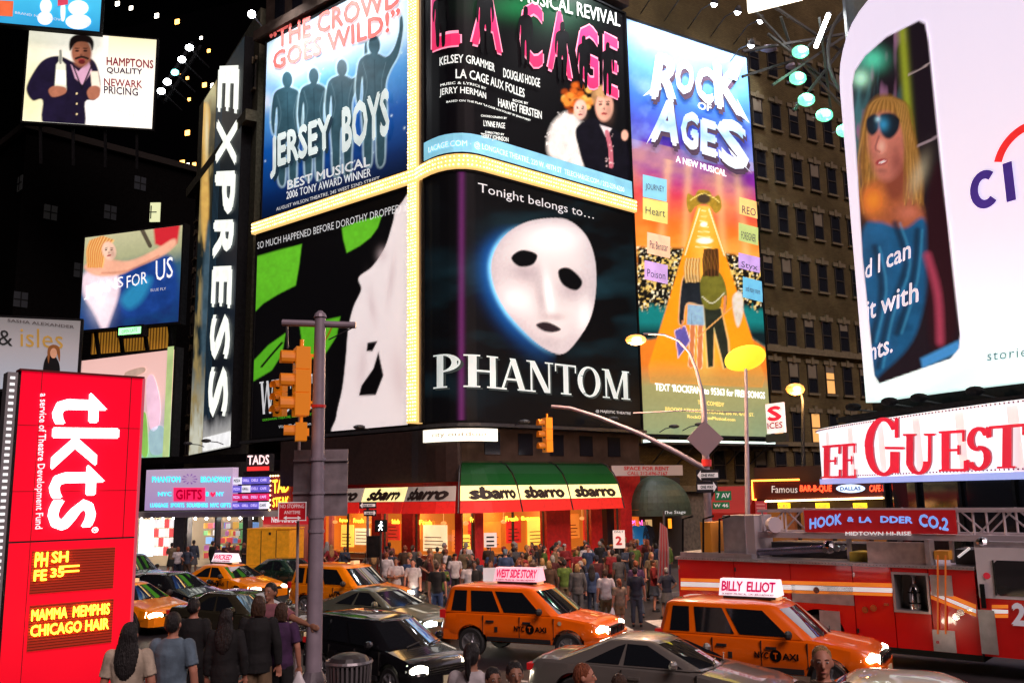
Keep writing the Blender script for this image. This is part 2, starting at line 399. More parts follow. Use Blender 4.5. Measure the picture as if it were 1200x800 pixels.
class Canvas:
    def __init__(s, P, u0, u1, z0, z1, step=.07):
        s.nu = max(2, int((u1 - u0) / step)); s.nz = max(2, int((z1 - z0) / step)); s.P = P
        us = np.linspace(u0, u1, s.nu + 1); s.zs = np.linspace(z0, z1, s.nz + 1); s.us = us
        q = np.array([P.pos(u, 0, .0)[:2] for u in us])
        vx = np.repeat(q[None, :, 0], s.nz + 1, 0); vy = np.repeat(q[None, :, 1], s.nz + 1, 0); vz = np.repeat(s.zs[:, None], s.nu + 1, 1) - 4
        a, b, c = [vx * d.x + vy * d.y + vz * d.z for d in (RT, UP, FW)]
        s.x = 600 + FPX * a / c; s.y = 400 - FPX * b / c; s.c = np.zeros(s.x.shape + (3,)) + .01
    def fill(s, rgb): s.c[:] = lin(rgb)
    def mix(s, m, rgb):
        col = lin(rgb) if not isinstance(rgb, np.ndarray) else rgb; m = np.clip(m, 0, 1)[..., None]; s.c = s.c * (1 - m) + col * m
    def grad(s, t, stops):
        ps = [p for p, _ in stops]; cs = np.array([lin(c) for _, c in stops]); s.c = np.stack([np.interp(t, ps, cs[:, k]) for k in range(3)], -1)
    def gradc(s, t, stops): ps = [p for p, _ in stops]; cs = np.array([lin(c) for _, c in stops]); return np.stack([np.interp(t, ps, cs[:, k]) for k in range(3)], -1)
    def sd(s, pts):
        x, y = s.x, s.y; d = np.full(x.shape, 1e9); ins = np.zeros(x.shape, bool); n = len(pts)
        for i in range(n):
            ax, ay = pts[i]; bx_, by = pts[(i + 1) % n]; ex, ey = bx_ - ax, by - ay; L = ex * ex + ey * ey + 1e-9
            t = np.clip(((x - ax) * ex + (y - ay) * ey) / L, 0, 1); d = np.minimum(d, np.hypot(x - ax - t * ex, y - ay - t * ey))
            cnd = (ay > y) != (by > y); ins ^= cnd & (x < (bx_ - ax) * (y - ay) / (by - ay + 1e-12) + ax)
        return np.where(ins, d, -d)
    def poly(s, pts, rgb, soft=.7, a=1, sm=True, tex=0, seed=1, ts=6):
        if sm: pts = spline(list(pts), 5)
        m = np.clip(s.sd(pts) / (2 * soft) + .5, 0, 1) * a
        col = lin(rgb)
        if tex: col = col * (1 - tex + 2 * tex * fbm(s.x, s.y, ts, seed))[..., None]
        s.mix(m, np.broadcast_to(col, s.c.shape) if not tex else col); return m
    def ell(s, cx, cy, rx, ry, rgb, soft=.15, a=1, rot=0):
        c_, s_ = math.cos(R(rot)), math.sin(R(rot)); X = (s.x - cx) * c_ + (s.y - cy) * s_; Y = -(s.x - cx) * s_ + (s.y - cy) * c_
        r = np.hypot(X / rx, Y / ry); s.mix(np.clip((1 - r) / soft + .5, 0, 1) * a, rgb)
    def glow(s, cx, cy, rx, ry, rgb, a=1, rot=0):
        c_, s_ = math.cos(R(rot)), math.sin(R(rot)); X = (s.x - cx) * c_ + (s.y - cy) * s_; Y = -(s.x - cx) * s_ + (s.y - cy) * c_
        s.mix(a * np.exp(-((X / rx) ** 2 + (Y / ry) ** 2)), rgb)
    def line(s, pts, w, rgb, a=1, soft=.6, sm=True):
        if sm: pts = spline(list(pts), 4, closed=False)
        d = np.full(s.x.shape, 1e9)
        for (ax, ay), (bx_, by) in zip(pts, pts[1:]):
            ex, ey = bx_ - ax, by - ay; L = ex * ex + ey * ey + 1e-9; t = np.clip(((s.x - ax) * ex + (s.y - ay) * ey) / L, 0, 1); d = np.minimum(d, np.hypot(s.x - ax - t * ex, s.y - ay - t * ey))
        s.mix(np.clip((w / 2 - d) / soft + .5, 0, 1) * a, rgb)
    def speck(s, n, x0, y0, x1, y1, cols, r0=.5, r1=1.3, seed=1):
        rr = random.Random(seed)
        for _ in range(n):
            cx, cy, r = rr.uniform(x0, x1), rr.uniform(y0, y1), rr.uniform(r0, r1); s.mix(np.exp(-((s.x - cx) ** 2 + (s.y - cy) ** 2) / r ** 2), rr.choice(cols))
    def figure(s, cx, top, bot, rgb, rim=None, arm=0, wd=1.15):
        h = bot - top; w = h * .115 * wd
        half = [(.28, .15), (.9, .185), (1.15, .25), (1.3, .42), (1.2, .54), (1.02, .57), (.98, .48), (.84, .33), (.78, .46), (.88, .6), (.76, .8), (.66, 1), (.2, 1), (.1, .64)]
        rt = half if not arm else [(.28, .15), (.85, .175), (1.35, .11), (1.7, -.02), (1.75, -.12), (1.95, -.14), (2.0, -.03), (1.7, .15), (1.15, .27), (.84, .36)] + half[8:]
        sh = spline([(cx + a * w, top + b * h) for a, b in rt] + [(cx - a * w, top + b * h) for a, b in half[::-1]], 4); hd = ell(cx, top + h * .085, w * .42, h * .078)
        if rim:
            for p in (sh, hd): s.mix(np.clip(s.sd(p) / 3 + .9, 0, 1) * .8, rim)
        for p in (sh, hd):
            m = np.clip(s.sd(p) / 1.2 + .4, 0, 1); s.mix(m, lin(rgb) * (.6 + .8 * fbm(s.x, s.y, 9, int(cx)))[..., None])
        s.line([(cx, top + h * .2), (cx + 1, top + h * .55)], 1.2, [max(0, v - 25) for v in rgb], .7); 
        for q in (-1, 1): s.line([(cx + q * w * .8, top + h * .22), (cx + q * w * .5, top + h * .38), (cx + q * w * .7, top + h * .52)], 1.0, [min(255, v + 45) for v in rgb], .5)
    def face(s, cx, cy, rx, ry, rgb, rot=0, feat=True, hair=None):
        dk = [v * .55 for v in rgb]; s.ell(cx, cy, rx, ry, rgb, .25, 1, rot); s.glow(cx + rx * .5, cy + ry * .3, rx * .5, ry * .7, dk, .5, rot); s.glow(cx - rx * .3, cy - ry * .2, rx * .4, ry * .4, [min(255, v * 1.15) for v in rgb], .5)
        if feat:
            for q in (-.42, .38): s.ell(cx + q * rx, cy - ry * .12, rx * .2, ry * .08, (30, 15, 15), .4, .9, rot); s.ell(cx + q * rx, cy - ry * .3, rx * .26, ry * .05, [v * .35 for v in rgb], .4, .8, rot)
            s.ell(cx - rx * .03, cy + ry * .18, rx * .13, ry * .1, dk, .5, .7); s.ell(cx, cy + ry * .5, rx * .34, ry * .09, (150, 40, 45), .4, .9, rot)
    def build(s, name, parent, k=.75, w=.2, tone=1.0, keep=None):
        s.c *= (0.94 + .12 * fbm(s.x, s.y, 2.5, 99, 2))[..., None]
        nu, nz = s.nu + 1, s.nz + 1; off = wloc(parent)
        q = np.array([s.P.pos(u, 0, w)[:2] for u in s.us]); V = np.zeros((nz, nu, 3)); V[..., 0] = q[None, :, 0] - off.x; V[..., 1] = q[None, :, 1] - off.y; V[..., 2] = s.zs[:, None] - off.z
        i = np.arange(nz * nu).reshape(nz, nu); F = np.stack([i[:-1, :-1], i[:-1, 1:], i[1:, 1:], i[1:, :-1]], -1).reshape(-1, 4)
        if keep is not None: F = F[keep.ravel()[F].any(1)]
        me = bpy.data.meshes.new(name); me.vertices.add(nz * nu); me.vertices.foreach_set('co', V.ravel()); me.loops.add(F.size); me.loops.foreach_set('vertex_index', F.ravel()); me.polygons.add(len(F))
        me.polygons.foreach_set('loop_start', np.arange(0, F.size, 4)); me.update(calc_edges=True)
        at_ = me.color_attributes.new('print', 'FLOAT_COLOR', 'POINT'); cc = np.ones((nz * nu, 4)); cc[:, :3] = np.clip(s.c.reshape(-1, 3) * tone, 0, 1); at_.data.foreach_set('color', cc.ravel())
        nm = 'print_ink_%d' % int(k * 100)
        if nm not in MATS:
            mt = bpy.data.materials.new(nm); mt.use_nodes = True; t = mt.node_tree; b = t.nodes['Principled BSDF']; a = t.nodes.new('ShaderNodeAttribute'); a.attribute_name = 'print'
            t.links.new(a.outputs['Color'], b.inputs['Base Color']); t.links.new(a.outputs['Color'], b.inputs['Emission Color']); b.inputs['Emission Strength'].default_value = k; b.inputs['Roughness'].default_value = .5; b.inputs['Specular IOR Level'].default_value = .15; MATS[nm] = mt
        me.materials.append(MATS[nm]); return link(name, me, parent)
def board_back(P, t, u0, u1, z0, z1, w=.2, frame=None, fw_=.12):
    slab(P, u0, u1, z0, z1, -.3, w - .02, 'backing', BLACK, t)
    for (a, b, c, d) in ((u0, u1, z1, z1 + fw_), (u0, u1, z0 - fw_, z0), (u0 - fw_, u0, z0 - fw_, z1 + fw_), (u1, u1 + fw_, z0 - fw_, z1 + fw_)):
        slab(P, a, b, c, d, -.28, w + .06, 'frame', frame or BLACK, t)
# ================================================================== THE GROUND
def ground_mat(name, col, rough, scale, bump=.3, patch=.35, brick=None):
    mt = bpy.data.materials.new(name); mt.use_nodes = True; t = mt.node_tree; b = t.nodes['Principled BSDF']
    g = t.nodes.new('ShaderNodeNewGeometry')
    n1 = t.nodes.new('ShaderNodeTexNoise'); n1.inputs['Scale'].default_value = .5; n1.inputs['Detail'].default_value = 8
    n2 = t.nodes.new('ShaderNodeTexNoise'); n2.inputs['Scale'].default_value = scale; n2.inputs['Detail'].default_value = 4
    for n in (n1, n2): t.links.new(g.outputs['Position'], n.inputs['Vector'])
    mr = t.nodes.new('ShaderNodeMapRange'); mr.inputs[3].default_value = 1 - patch; mr.inputs[4].default_value = 1 + patch; mr.inputs[1].default_value = .3; mr.inputs[2].default_value = .7
    mx = t.nodes.new('ShaderNodeMath'); mx.operation = 'MULTIPLY_ADD'; mx.inputs[1].default_value = .5; 
    t.links.new(n2.outputs[0], mx.inputs[0]); t.links.new(n1.outputs[0], mx.inputs[2])
    sb = t.nodes.new('ShaderNodeMath'); sb.operation = 'SUBTRACT'; sb.inputs[1].default_value = .25; t.links.new(mx.outputs[0], sb.inputs[0]); t.links.new(sb.outputs[0], mr.inputs[0])
    vm = t.nodes.new('ShaderNodeVectorMath'); vm.operation = 'SCALE'; vm.inputs[0].default_value = col; t.links.new(mr.outputs[0], vm.inputs['Scale'])
    out = vm.outputs[0]
    if brick:
        br = t.nodes.new('ShaderNodeTexBrick'); br.offset = brick[3]; br.inputs['Scale'].default_value = 1; br.inputs['Brick Width'].default_value = brick[0]; br.inputs['Row Height'].default_value = brick[1]; br.inputs['Mortar Size'].default_value = brick[2]
        br.inputs['Color1'].default_value = (1, 1, 1, 1); br.inputs['Color2'].default_value = (.8, .8, .8, 1); br.inputs['Mortar'].default_value = (.35, .35, .35, 1)
        t.links.new(g.outputs['Position'], br.inputs['Vector'])
        ml = t.nodes.new('ShaderNodeVectorMath'); ml.operation = 'MULTIPLY'; t.links.new(out, ml.inputs[0]); t.links.new(br.outputs[0], ml.inputs[1]); out = ml.outputs[0]
    t.links.new(out, b.inputs['Base Color'])
    rr = t.nodes.new('ShaderNodeMapRange'); rr.inputs[3].default_value = rough - .12; rr.inputs[4].default_value = rough + .15; t.links.new(n1.outputs[0], rr.inputs[0]); t.links.new(rr.outputs[0], b.inputs['Roughness'])
    bp = t.nodes.new('ShaderNodeBump'); bp.inputs['Strength'].default_value = bump; bp.inputs['Distance'].default_value = .01; t.links.new(n2.outputs[0], bp.inputs['Height']); t.links.new(bp.outputs[0], b.inputs['Normal'])
    return mt
ASPH = ground_mat('asphalt', (.024, .021, .024), .5, 60, .5)
FLAG = ground_mat('concrete_flags', (.06, .05, .052), .6, 30, .3, brick=(1.5, 1.5, .012, 0))
KERB = mat('granite_kerb', (.15, .14, .14), .6, noise=.3)
PAINT = mat('worn_road_paint', (.6, .58, .55), .6, noise=.35, nscale=3)
tag(MB().add([(-400, -100, 0), (400, -100, 0), (400, 900, 0), (-400, 900, 0)], [(0, 1, 2, 3)]).build('road', ASPH), kind='structure')
kp = [(-36, 68), (-25, 56.5), (-15.5, 46.5), (-7, 38.2), (-2.8, 34.2), (2.2, 33.2), (8, 37), (16, 42.5), (30, 51), (60, 69)]
back = [(60, 85), (26, 64), (6.6, 51), (-3, 44), (-14, 53), (-26, 75)]
pts = kp + back
n = len(pts)
sw = MB().add([(a, b, .15) for a, b in pts], [list(range(n))])
tag(sw.build('pavement', FLAG), kind='structure')
kb = MB()
for a, b in zip(kp, kp[1:]):
    d = (Vector(b) - Vector(a)).normalized(); o = Vector((d.y, -d.x)) * .15; A = Vector(a); B = Vector(b)
    kb.add([(*A, .146), (*B, .146), (*(B + o), .146), (*(A + o), .146), (*A, -.1), (*B, -.1), (*(B + o), -.1), (*(A + o), -.1)], [(0, 3, 2, 1), (3, 7, 6, 2)])
tag(kb.build('kerb', KERB), kind='structure')
tag(MB().prism([(-40, -30), (40, -30), (40, 9.3), (3.2, 9.3), (2.4, 13.2), (-40, 14)], -.2, .9, lambda a, b, h: (a, b, h)).build('plaza', FLAG), kind='structure')
rp = [(11.5, 33), (14.5, 40.5), (60, 66), (60, 5), (15, 14), (12.5, 22)]
tag(MB().prism(rp, -.1, .15, lambda a, b, h: (a, b, h)).build('side_pavement', FLAG), kind='structure')
for k in range(9):     # zebra bars in front of the crowd
    x = -7.5 + k * 1.5; tag(MB().box((x, 28.8 - abs(x + 1) * .2, .004), (.6, 3.0, .002), rz=R(8)).build('road_marking', PAINT), kind='structure')
for k in range(4):
    tag(MB().box((-3 + k * 3.6, 21.9 - k * 1.9, .005), (1.9, .14, .002), rz=R(-30)).build('lane_marking', PAINT), kind='structure')
tag(MB().box((-1.0, 19.5, .0045), (9, .5, .002), rz=R(-27)).build('stop_line', PAINT), kind='structure')
# ================================================================== THE CORNER BUILDING (two poster faces, pizza restaurant below)
def bez(a, c, b, n=6): return [tuple((1 - t) ** 2 * a[i] + 2 * t * (1 - t) * c[i] + t * t * b[i] for i in (0, 1)) for t in [k / n for k in range(n + 1)]]
CORNER = [(-14.95, 50.5)] + bez((-4.3, 41.85), (-2.75, 39.35), (-1.35, 40.6), 8) + [(6.65, 47.35)]
P1 = Panel(CORNER)
def offset(P, w):
    out = []
    for i, l in enumerate(P.L): q = P.pos(l, 0, w); out.append((q.x, q.y))
    return Panel(out)
STONE = mat('sooty_brownstone', (.05, .033, .026), .85, spec=.08, noise=.35, nscale=1.5, bump=.4)
STONE_D = mat('dark_stone', (.025, .019, .017), .85, spec=.08, noise=.4, nscale=2, bump=.4)
FASCIA = mat('dark_brown_fascia', (.035, .02, .018), .5, noise=.3)
bld = thing('corner_building', 'dark brownstone corner building carrying the four big show posters above a pizza restaurant', 'building', (-3, 46, 0))
slab(P1, 0, P1.L[-1], 6.95, 46, -1.6, -.35, 'wall', STONE, bld)
slab(P1, .0, P1.L[-1], 5.35, 6.95, -1.6, -.1, 'stone_band', STONE, bld)
slab(P1, 0, P1.L[-1], 6.97, 7.12, -.08, .5, 'ledge', DARK, bld)
slab(P1, 0, P1.L[-1], 5.25, 5.42, -.09, .2, 'cornice', STONE, bld)
slab(P1, 0, P1.L[-1], 31.1, 31.7, -.34, .5, 'upper_cornice', STONE, bld)
for k in range(7):
    slab(P1, 1 + 1.7 * k, 1.9 + 1.7 * k, 32.2, 34.4, -.35, -.28, 'window', mat('dark_window', (.01, .01, .014), .1), bld)
uc = P1.px(541, 580)[0]
slab(P1, 3.8, uc, 4.55, 6.9, -.09, .55, 'fascia_board', FASCIA, bld)
for k in range(5):
    u = uc + 1.2 + k * 2.0
    if u < P1.L[-1] - 1: slab(P1, u, u + .9, 5.75, 6.75, -.1, -.06, 'window', MATS['dark_window'], bld)
# street level: red piers, lit room behind glass
RED = mat('restaurant_red_paint', (.55, .02, .02), .45, noise=.2)
u0s = P1.px(362, 600)[0]; u1s = P1.L[-1]
WARM = mat('warm_shop_wall', (.6, .2, .03), .6, emit=(1, .24, .02), k=.5, noise=.0)  # walls glow of themselves, standing in for the room's lamplight
slab(P1, u0s, u1s, .15, 5.2, -2.2, -2.0, 'back_wall', WARM, bld)
slab(P1, u0s + .1, u1s - .1, .2, 1.15, -1.3, -.9, 'counter', mat('counter_front', (.4, .1, .03), .4, k=.15), bld)
slab(P1, u0s + .1, u1s - .1, 1.15, 1.2, -1.35, -.85, 'counter_top', mat('counter_steel', (.5, .45, .4), .25, .8), bld)
for ue_ in (u0s, u1s - .08): slab(P1, ue_, ue_ + .08, .15, 5.2, -2.0, -.3, 'side_wall', WARM, bld)
slab(P1, u0s, u1s, 3.35, 5.24, -2.0, -.12, 'shop_ceiling', RED, bld)
slab(P1, u0s, u1s, .05, .2, -2.0, 0.0, 'shop_floor', mat('shop_floor_tile', (.3, .12, .08), .4), bld)
piers = [(362, 374), (436, 447), (471, 484), (533, 541), (556, 566), (640, 668), (692, 705), (727, 740)]
for a, b in piers:
    ua, ub = P1.px(a, 600)[0], P1.px(b, 600)[0]
    slab(P1, ua, min(ub, P1.L[-1]), .15, 3.35, -.45, 0.02, 'pier', RED, bld)
slab(P1, u0s, u1s, .16, 1.0, -.4, -.05, 'stall_riser', mat('dark_red_tile', (.2, .02, .02), .3), bld)
def thin_glass(name, tint=(.9, .95, 1), refl=.12):
    mt = bpy.data.materials.new(name); mt.use_nodes = True; t = mt.node_tree; t.nodes.clear()
    o = t.nodes.new('ShaderNodeOutputMaterial'); a = t.nodes.new('ShaderNodeBsdfTransparent'); a.inputs[0].default_value = (*tint, 1)
    g = t.nodes.new('ShaderNodeBsdfGlossy'); g.inputs['Roughness'].default_value = .03; mx = t.nodes.new('ShaderNodeMixShader'); f = t.nodes.new('ShaderNodeLayerWeight'); pw = t.nodes.new('ShaderNodeMath'); pw.operation = 'POWER'; pw.inputs[1].default_value = 4; t.links.new(f.outputs['Facing'], pw.inputs[0])
    ad = t.nodes.new('ShaderNodeMath'); ad.operation = 'MULTIPLY_ADD'; ad.inputs[1].default_value = .6; ad.inputs[2].default_value = refl; t.links.new(pw.outputs[0], ad.inputs[0]); t.links.new(ad.outputs[0], mx.inputs[0])
    t.links.new(a.outputs[0], mx.inputs[1]); t.links.new(g.outputs[0], mx.inputs[2]); t.links.new(mx.outputs[0], o.inputs[0]); return mt
GLASS = thin_glass('shop_glass', refl=.03)
for (a, b) in zip(piers, piers[1:]):
    ua, ub = P1.px(a[1], 600)[0], P1.px(b[0], 600)[0]
    if ub - ua < .15: continue
    gp = slab(P1, ua, ub, 1.0, 3.35, -.22, -.21, 'shop_window', GLASS, bld)
    nb = max(1, int((ub - ua) / 1.6))
    for k in range(nb + 1):
        uu = ua + (ub - ua) * k / nb; slab(P1, uu - .035, uu + .035, 1.0, 3.35, -.26, -.16, 'mullion', DARK, bld)
# things in the lit room: menu boards and neon words
MENU = [ink('menu_yellow', (1, .62, .08), 1.3), ink('menu_cream', (1, .8, .42), 1.1), ink('menu_orange', (1, .25, .03), .9), ink('menu_red', (.8, .03, .02), .7)]
k = 0; u = u0s + .3
while u < u1s - 1:
    wd = random.uniform(.7, 1.5); z0 = random.uniform(1.3, 1.9); 
    slab(P1, u, u + wd, z0, z0 + random.uniform(.8, 1.3), -1.96, -1.9, 'menu_board', MENU[k % 4], bld)
    for r_ in range(4): slab(P1, u + .1, u + wd - .15 - .1 * (r_ % 2), z0 + .12 + .17 * r_, z0 + .16 + .17 * r_, -1.895, -1.88, 'menu_line', mat('menu_ink', (.25, .03, .01), .6), bld)
    u += wd + random.uniform(.1, .5); k += 1
for x0, x1, y in [(396, 405, 610), (412, 424, 610), (457, 466, 611), (472, 484, 611), (489, 503, 612), (552, 562, 609), (594, 609, 608), (613, 634, 608)]:
    a, b = P1.px(x0, y), P1.px(x1, y)
    sgn = text(P1, bld, (['Pizza', 'Pasta', 'Salads', 'Subs', 'Express', 'Pizza', 'Fresh'])[int(x0) % 7], ink('neon_yellow', (1, .75, .05), 3), (a[0], a[1] - .1), (b[0], a[1] - .1), (a[0], a[1] + .12), w=-.12, bold=.03, uz=True, name='neon_word')
for k in range(9):
    u = u0s + 1.0 + k * (u1s - u0s - 2) / 8
    for q_ in range(3): MB().ball(P1.pos(u + .35 * q_ - .3, 1.27, -1.1), (.16, .16, .05), 10, 4).build('pizza', mat('pizza_top', (.7, .25, .04), .6, k=.3), bld)
    MB().tube([P1.pos(u, 3.3, -.9), P1.pos(u, 2.75, -.9)], .015, 5).ball(P1.pos(u, 2.7, -.9), (.14, .14, .09), 10, 5).build('hanging_lamp', mat('shade_red', (.6, .1, .03), .5, emit=(1, .4, .1), k=1.2), bld)
LP = [P1.pos(u, 3.2, -1.4) for u in (u0s + 2, u0s + 6, uc - 1, uc + 3, uc + 6.5)]
for i, p in enumerate(LP):
    lt = MB().box(p, (.5, .5, .06)).build('ceiling_light', mat('shop_lamp', (1, .8, .5), .4, emit=(1, .66, .3), k=12), bld)
    l = bpy.data.lights.new('shop_light', 'POINT'); l.energy = 34; l.color = (1, .45, .14); l.shadow_soft_size = .3; lo = link('shop_light', l, bld); lo.location = p - Vector((0, 0, .15)) - bld.location

def awning(name, label, ua, ub, cuts, mats, texts, green):
    t = thing(name, label, 'awning', tuple(P1.pos((ua + ub) / 2, 3.2, .5)))
    for (a, b), m_, (s, fs, mt) in zip(zip(cuts, cuts[1:]), mats, texts):
        g = .035; us = [a + g] + [l for l in P1.L if a + g < l < b - g] + [b - g]
        def prof(pr): return [[P1.pos(u, z, w_) for w_, z in pr] for u in us]
        if green:
            up = [(0.02, 5.45), (.55, 5.25), (.98, 4.86), (1.28, 4.37)]
            MB().loft(prof(up + [(x - .03, z - .04) for x, z in up[::-1]])).build('green_panel', green, t)
        MB().loft(prof([(1.28, 4.35), (1.5, 3.72), (1.44, 3.72), (1.22, 4.35)])).build('sign_panel', m_, t)
        MB().loft(prof([(1.5, 3.70), (1.62, 3.2), (1.56, 3.2), (1.44, 3.70)])).build('valance', AWRED, t)
        PO = offset(P1, 1.42)
        f = PO.L[-1] / P1.L[-1]
        # lettering laid on the sloping band
        V, F = text2d(s, .075, .95, fs); ln = b - a
        bm = MB(); 
        bm.add([P1.pos(a + ln * (.1 + .8 * x), 3.76 + .56 * y, 1.49 - .19 * y + q) for x, y, q in V], F)
        bm.build('lettering', mt, t)
        for u in (a, b):
            if green: MB().tube([P1.pos(u, 5.45, .05), P1.pos(u, 5.27, .58), P1.pos(u, 4.88, 1.0), P1.pos(u, 4.37, 1.3), P1.pos(u, 3.2, 1.64)], .03, 5).build('rib', DARK, t)
    return t
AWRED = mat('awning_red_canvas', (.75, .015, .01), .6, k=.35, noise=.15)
AWGRN = ramp_mat('awning_green_canvas', 3, 7, [(0, (.004, .13, .015)), (.42, (.003, .07, .01)), (.6, (.002, .03, .006)), (1, (.002, .03, .006))], .03, noise=.05)  # lit lower strip and darker top are painted into the green
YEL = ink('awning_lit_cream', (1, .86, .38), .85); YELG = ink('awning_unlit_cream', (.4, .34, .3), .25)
LET = mat('awning_letter_brown', (.02, .006, .004), .6)
PO = offset(P1, 1.4)
def ur(x): return P1.L[-1] - (PO.L[-1] - PO.px(x, 580)[0])
def ul(x): return PO.px(x, 580)[0]
cr = [uc, ur(608), ur(667), ur(727)]
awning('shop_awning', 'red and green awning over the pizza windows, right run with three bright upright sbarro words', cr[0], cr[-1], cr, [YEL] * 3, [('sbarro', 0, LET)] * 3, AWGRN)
cl = [ul(372), ul(425), ul(479), uc - .02]
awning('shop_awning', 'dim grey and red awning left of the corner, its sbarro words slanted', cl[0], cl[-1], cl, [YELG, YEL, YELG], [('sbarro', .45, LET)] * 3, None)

# ================================================================== POSTERS ON THE CORNER
def poster(name, label, P, cx, z=18, cat='billboard', group=None, w=.2):
    u = P.px(cx, 560)[0]; q = P.pos(u, z, w)
    return thing(name, label, cat, tuple(q), group=group)
def backing(P, t, u0, u1, z0, z1, mt, w=.2, frame=BLACK, fw_=.12, name='print_sheet'):
    slab(P, u0, u1, z0, z1, -.3, w - .02, 'backing', BLACK, t)
    for (a, b, c, d) in ((u0, u1, z1, z1 + fw_), (u0, u1, z0 - fw_, z0), (u0 - fw_, u0, z0 - fw_, z1 + fw_), (u1, u1 + fw_, z0 - fw_, z1 + fw_)):
        slab(P, a, b, c, d, -.28, w + .06, 'frame', frame, t)
    return rect(P, u0, u1, z0, z1, name, mt, t, w)
def figure(P, t, cx, top, bot, mt, w=.24, arm=0, wd=1.0, name='figure'):
    """plain standing figure seen from behind, cut from printed vinyl"""
    h = bot - top; s = h * .115 * wd
    half = [(.28, .15), (.9, .185), (1.15, .25), (1.3, .42), (1.2, .54), (1.02, .57), (.98, .48), (.84, .33), (.78, .46), (.88, .6), (.76, .8), (.66, 1), (.2, 1), (.1, .64)]
    rt = half if not arm else [(.28, .15), (.85, .175), (1.35, .11), (1.75, -.02), (1.82, -.12), (2.05, -.14), (2.1, -.03), (1.7, .15), (1.15, .27), (.84, .36)] + half[8:]
    sh = [(cx + a * s, top + b_ * h) for a, b_ in rt] + [(cx - a * s, top + b_ * h) for a, b_ in half[::-1]]
    art(P, t, name, mt, spline(sh, 4), w)
    art(P, t, name, mt, spline([(cx - s * .3, top + h * .17), (cx - s * .38, top + h * .08), (cx - s * .3, top + h * .02), (cx, top), (cx + s * .3, top + h * .02), (cx + s * .38, top + h * .08), (cx + s * .3, top + h * .17)], 4), w + .01)
# left upper: blue show poster
zb = 19.8; zt = 30.7
uL, uR = P1.px(312, 200)[0], P1.px(483, 200)[0]
j = poster('show_poster', 'blue JERSEY BOYS show poster high on the left face of the corner building', P1, 400, 20)
board_back(P1, j, uL, uR, zb, zt)
cv1 = Canvas(P1, uL, uR, zb, zt, .07); yy = cv1.y + .33 * (cv1.x - 400)
cv1.grad(yy, [(0, (205, 235, 255)), (45, (120, 200, 245)), (95, (40, 140, 210)), (150, (15, 80, 160)), (205, (8, 40, 95)), (245, (4, 14, 40))])
cv1.mix(.4 * fbm(cv1.x, cv1.y, 40, 3) * np.clip((150 - yy) / 90, 0, 1), (190, 230, 255))
for gx, gy, gr in ((330, 75, 26), (345, 45, 22), (395, 45, 30), (455, 30, 34), (430, 15, 30), (310, 120, 14)): cv1.glow(gx, gy, gr, gr * .8, (255, 255, 255), .75)
cv1.speck(60, 305, 60, 484, 200, [(220, 245, 255)], .4, 1.2, 4)
PINKISH = ink('salmon', (.85, .16, .14), .6); SILV = ink('silver', (.6, .68, .66), .75)
for cx, tp, bt, ar in ((340, 84, 215, 0), (371, 80, 208, 0), (404, 70, 204, 1), (442, 42, 192, 1)): cv1.figure(cx, tp, bt, (46, 76, 88), (200, 232, 242), ar, .98)
cv1.mix(np.clip((yy - 190) / 60, 0, .9), (4, 14, 38)); cv1.build('print_sheet', j, .7)
tx(P1, j, '“THE CROWD', PINKISH, 320, 62, 474, 10, 24, w=.25, bold=.04)
tx(P1, j, 'GOES WILD!”', PINKISH, 324, 85, 474, 36, 22, w=.25, bold=.04)
tx(P1, j, 'JERSEY', ink('jersey_shadow', (.02, .05, .08), .3), 324, 215, 396, 191, 51, w=.24, bold=.06)
tx(P1, j, 'JERSEY', SILV, 321, 212, 393, 188, 50, w=.26, bold=.05); tx(P1, j, 'BOYS', SILV, 405, 182, 461, 160, 54, w=.26, bold=.05)
tx(P1, j, 'BEST MUSICAL', WHITE_S, 341, 224, 438, 196, 11, w=.25, bold=.03)
tx(P1, j, '2006 TONY AWARD WINNER', WHITE_S, 340, 235, 439, 208, 9, w=.25, bold=.01)
tx(P1, j, 'AUGUST WILSON THEATRE, 245 WEST 52ND STREET', WHITE_S, 328, 249, 449, 213, 4.5, w=.25)
# left lower: green and black poster, abstract shapes
zl0, zl1 = 7.25, 18.85
g = poster('show_poster', 'black, green and white WICKED show poster below the blue poster', P1, 400, 8)
uw = P1.px(302, 400)[0]; board_back(P1, g, uw, uR, zl0, zl1)
GREEN = ink('poster_green', (.1, .55, .02), .62)
cv1 = Canvas(P1, uw, uR, zl0, zl1, .07); cv1.fill((7, 6, 8)); G1 = (98, 190, 40); G2 = (60, 150, 22)
for q_ in ([(298, 303), (330, 294), (357, 287), (354, 312), (350, 335), (330, 345), (312, 356), (298, 370)], [(404, 268), (425, 260), (451, 253), (446, 268), (438, 279), (425, 289), (410, 297), (406, 282)], [(300, 424), (318, 405), (338, 391), (334, 415), (322, 434), (300, 447)], [(355, 383), (378, 377), (402, 372), (398, 394), (384, 416), (368, 421), (358, 405)]):
    cv1.poly(q_, G1, .8, sm=False, tex=.12)
cv1.mix(np.clip((cv1.y - 330) / 120, 0, .4) * (cv1.c[..., 1] > .15), G2)
cv1.line([(310, 430), (320, 418), (334, 402)], 2.5, (10, 12, 8)); cv1.line([(372, 408), (385, 398), (394, 380)], 2, (150, 40, 20), .8)
m1 = cv1.poly(spline([(500, 238), (470, 244), (464, 262), (455, 290), (440, 313), (424, 326), (427, 340), (418, 360), (412, 385), (409, 420), (405, 455), (398, 488), (400, 512), (500, 506)], 6), (240, 230, 230), .8, sm=False)
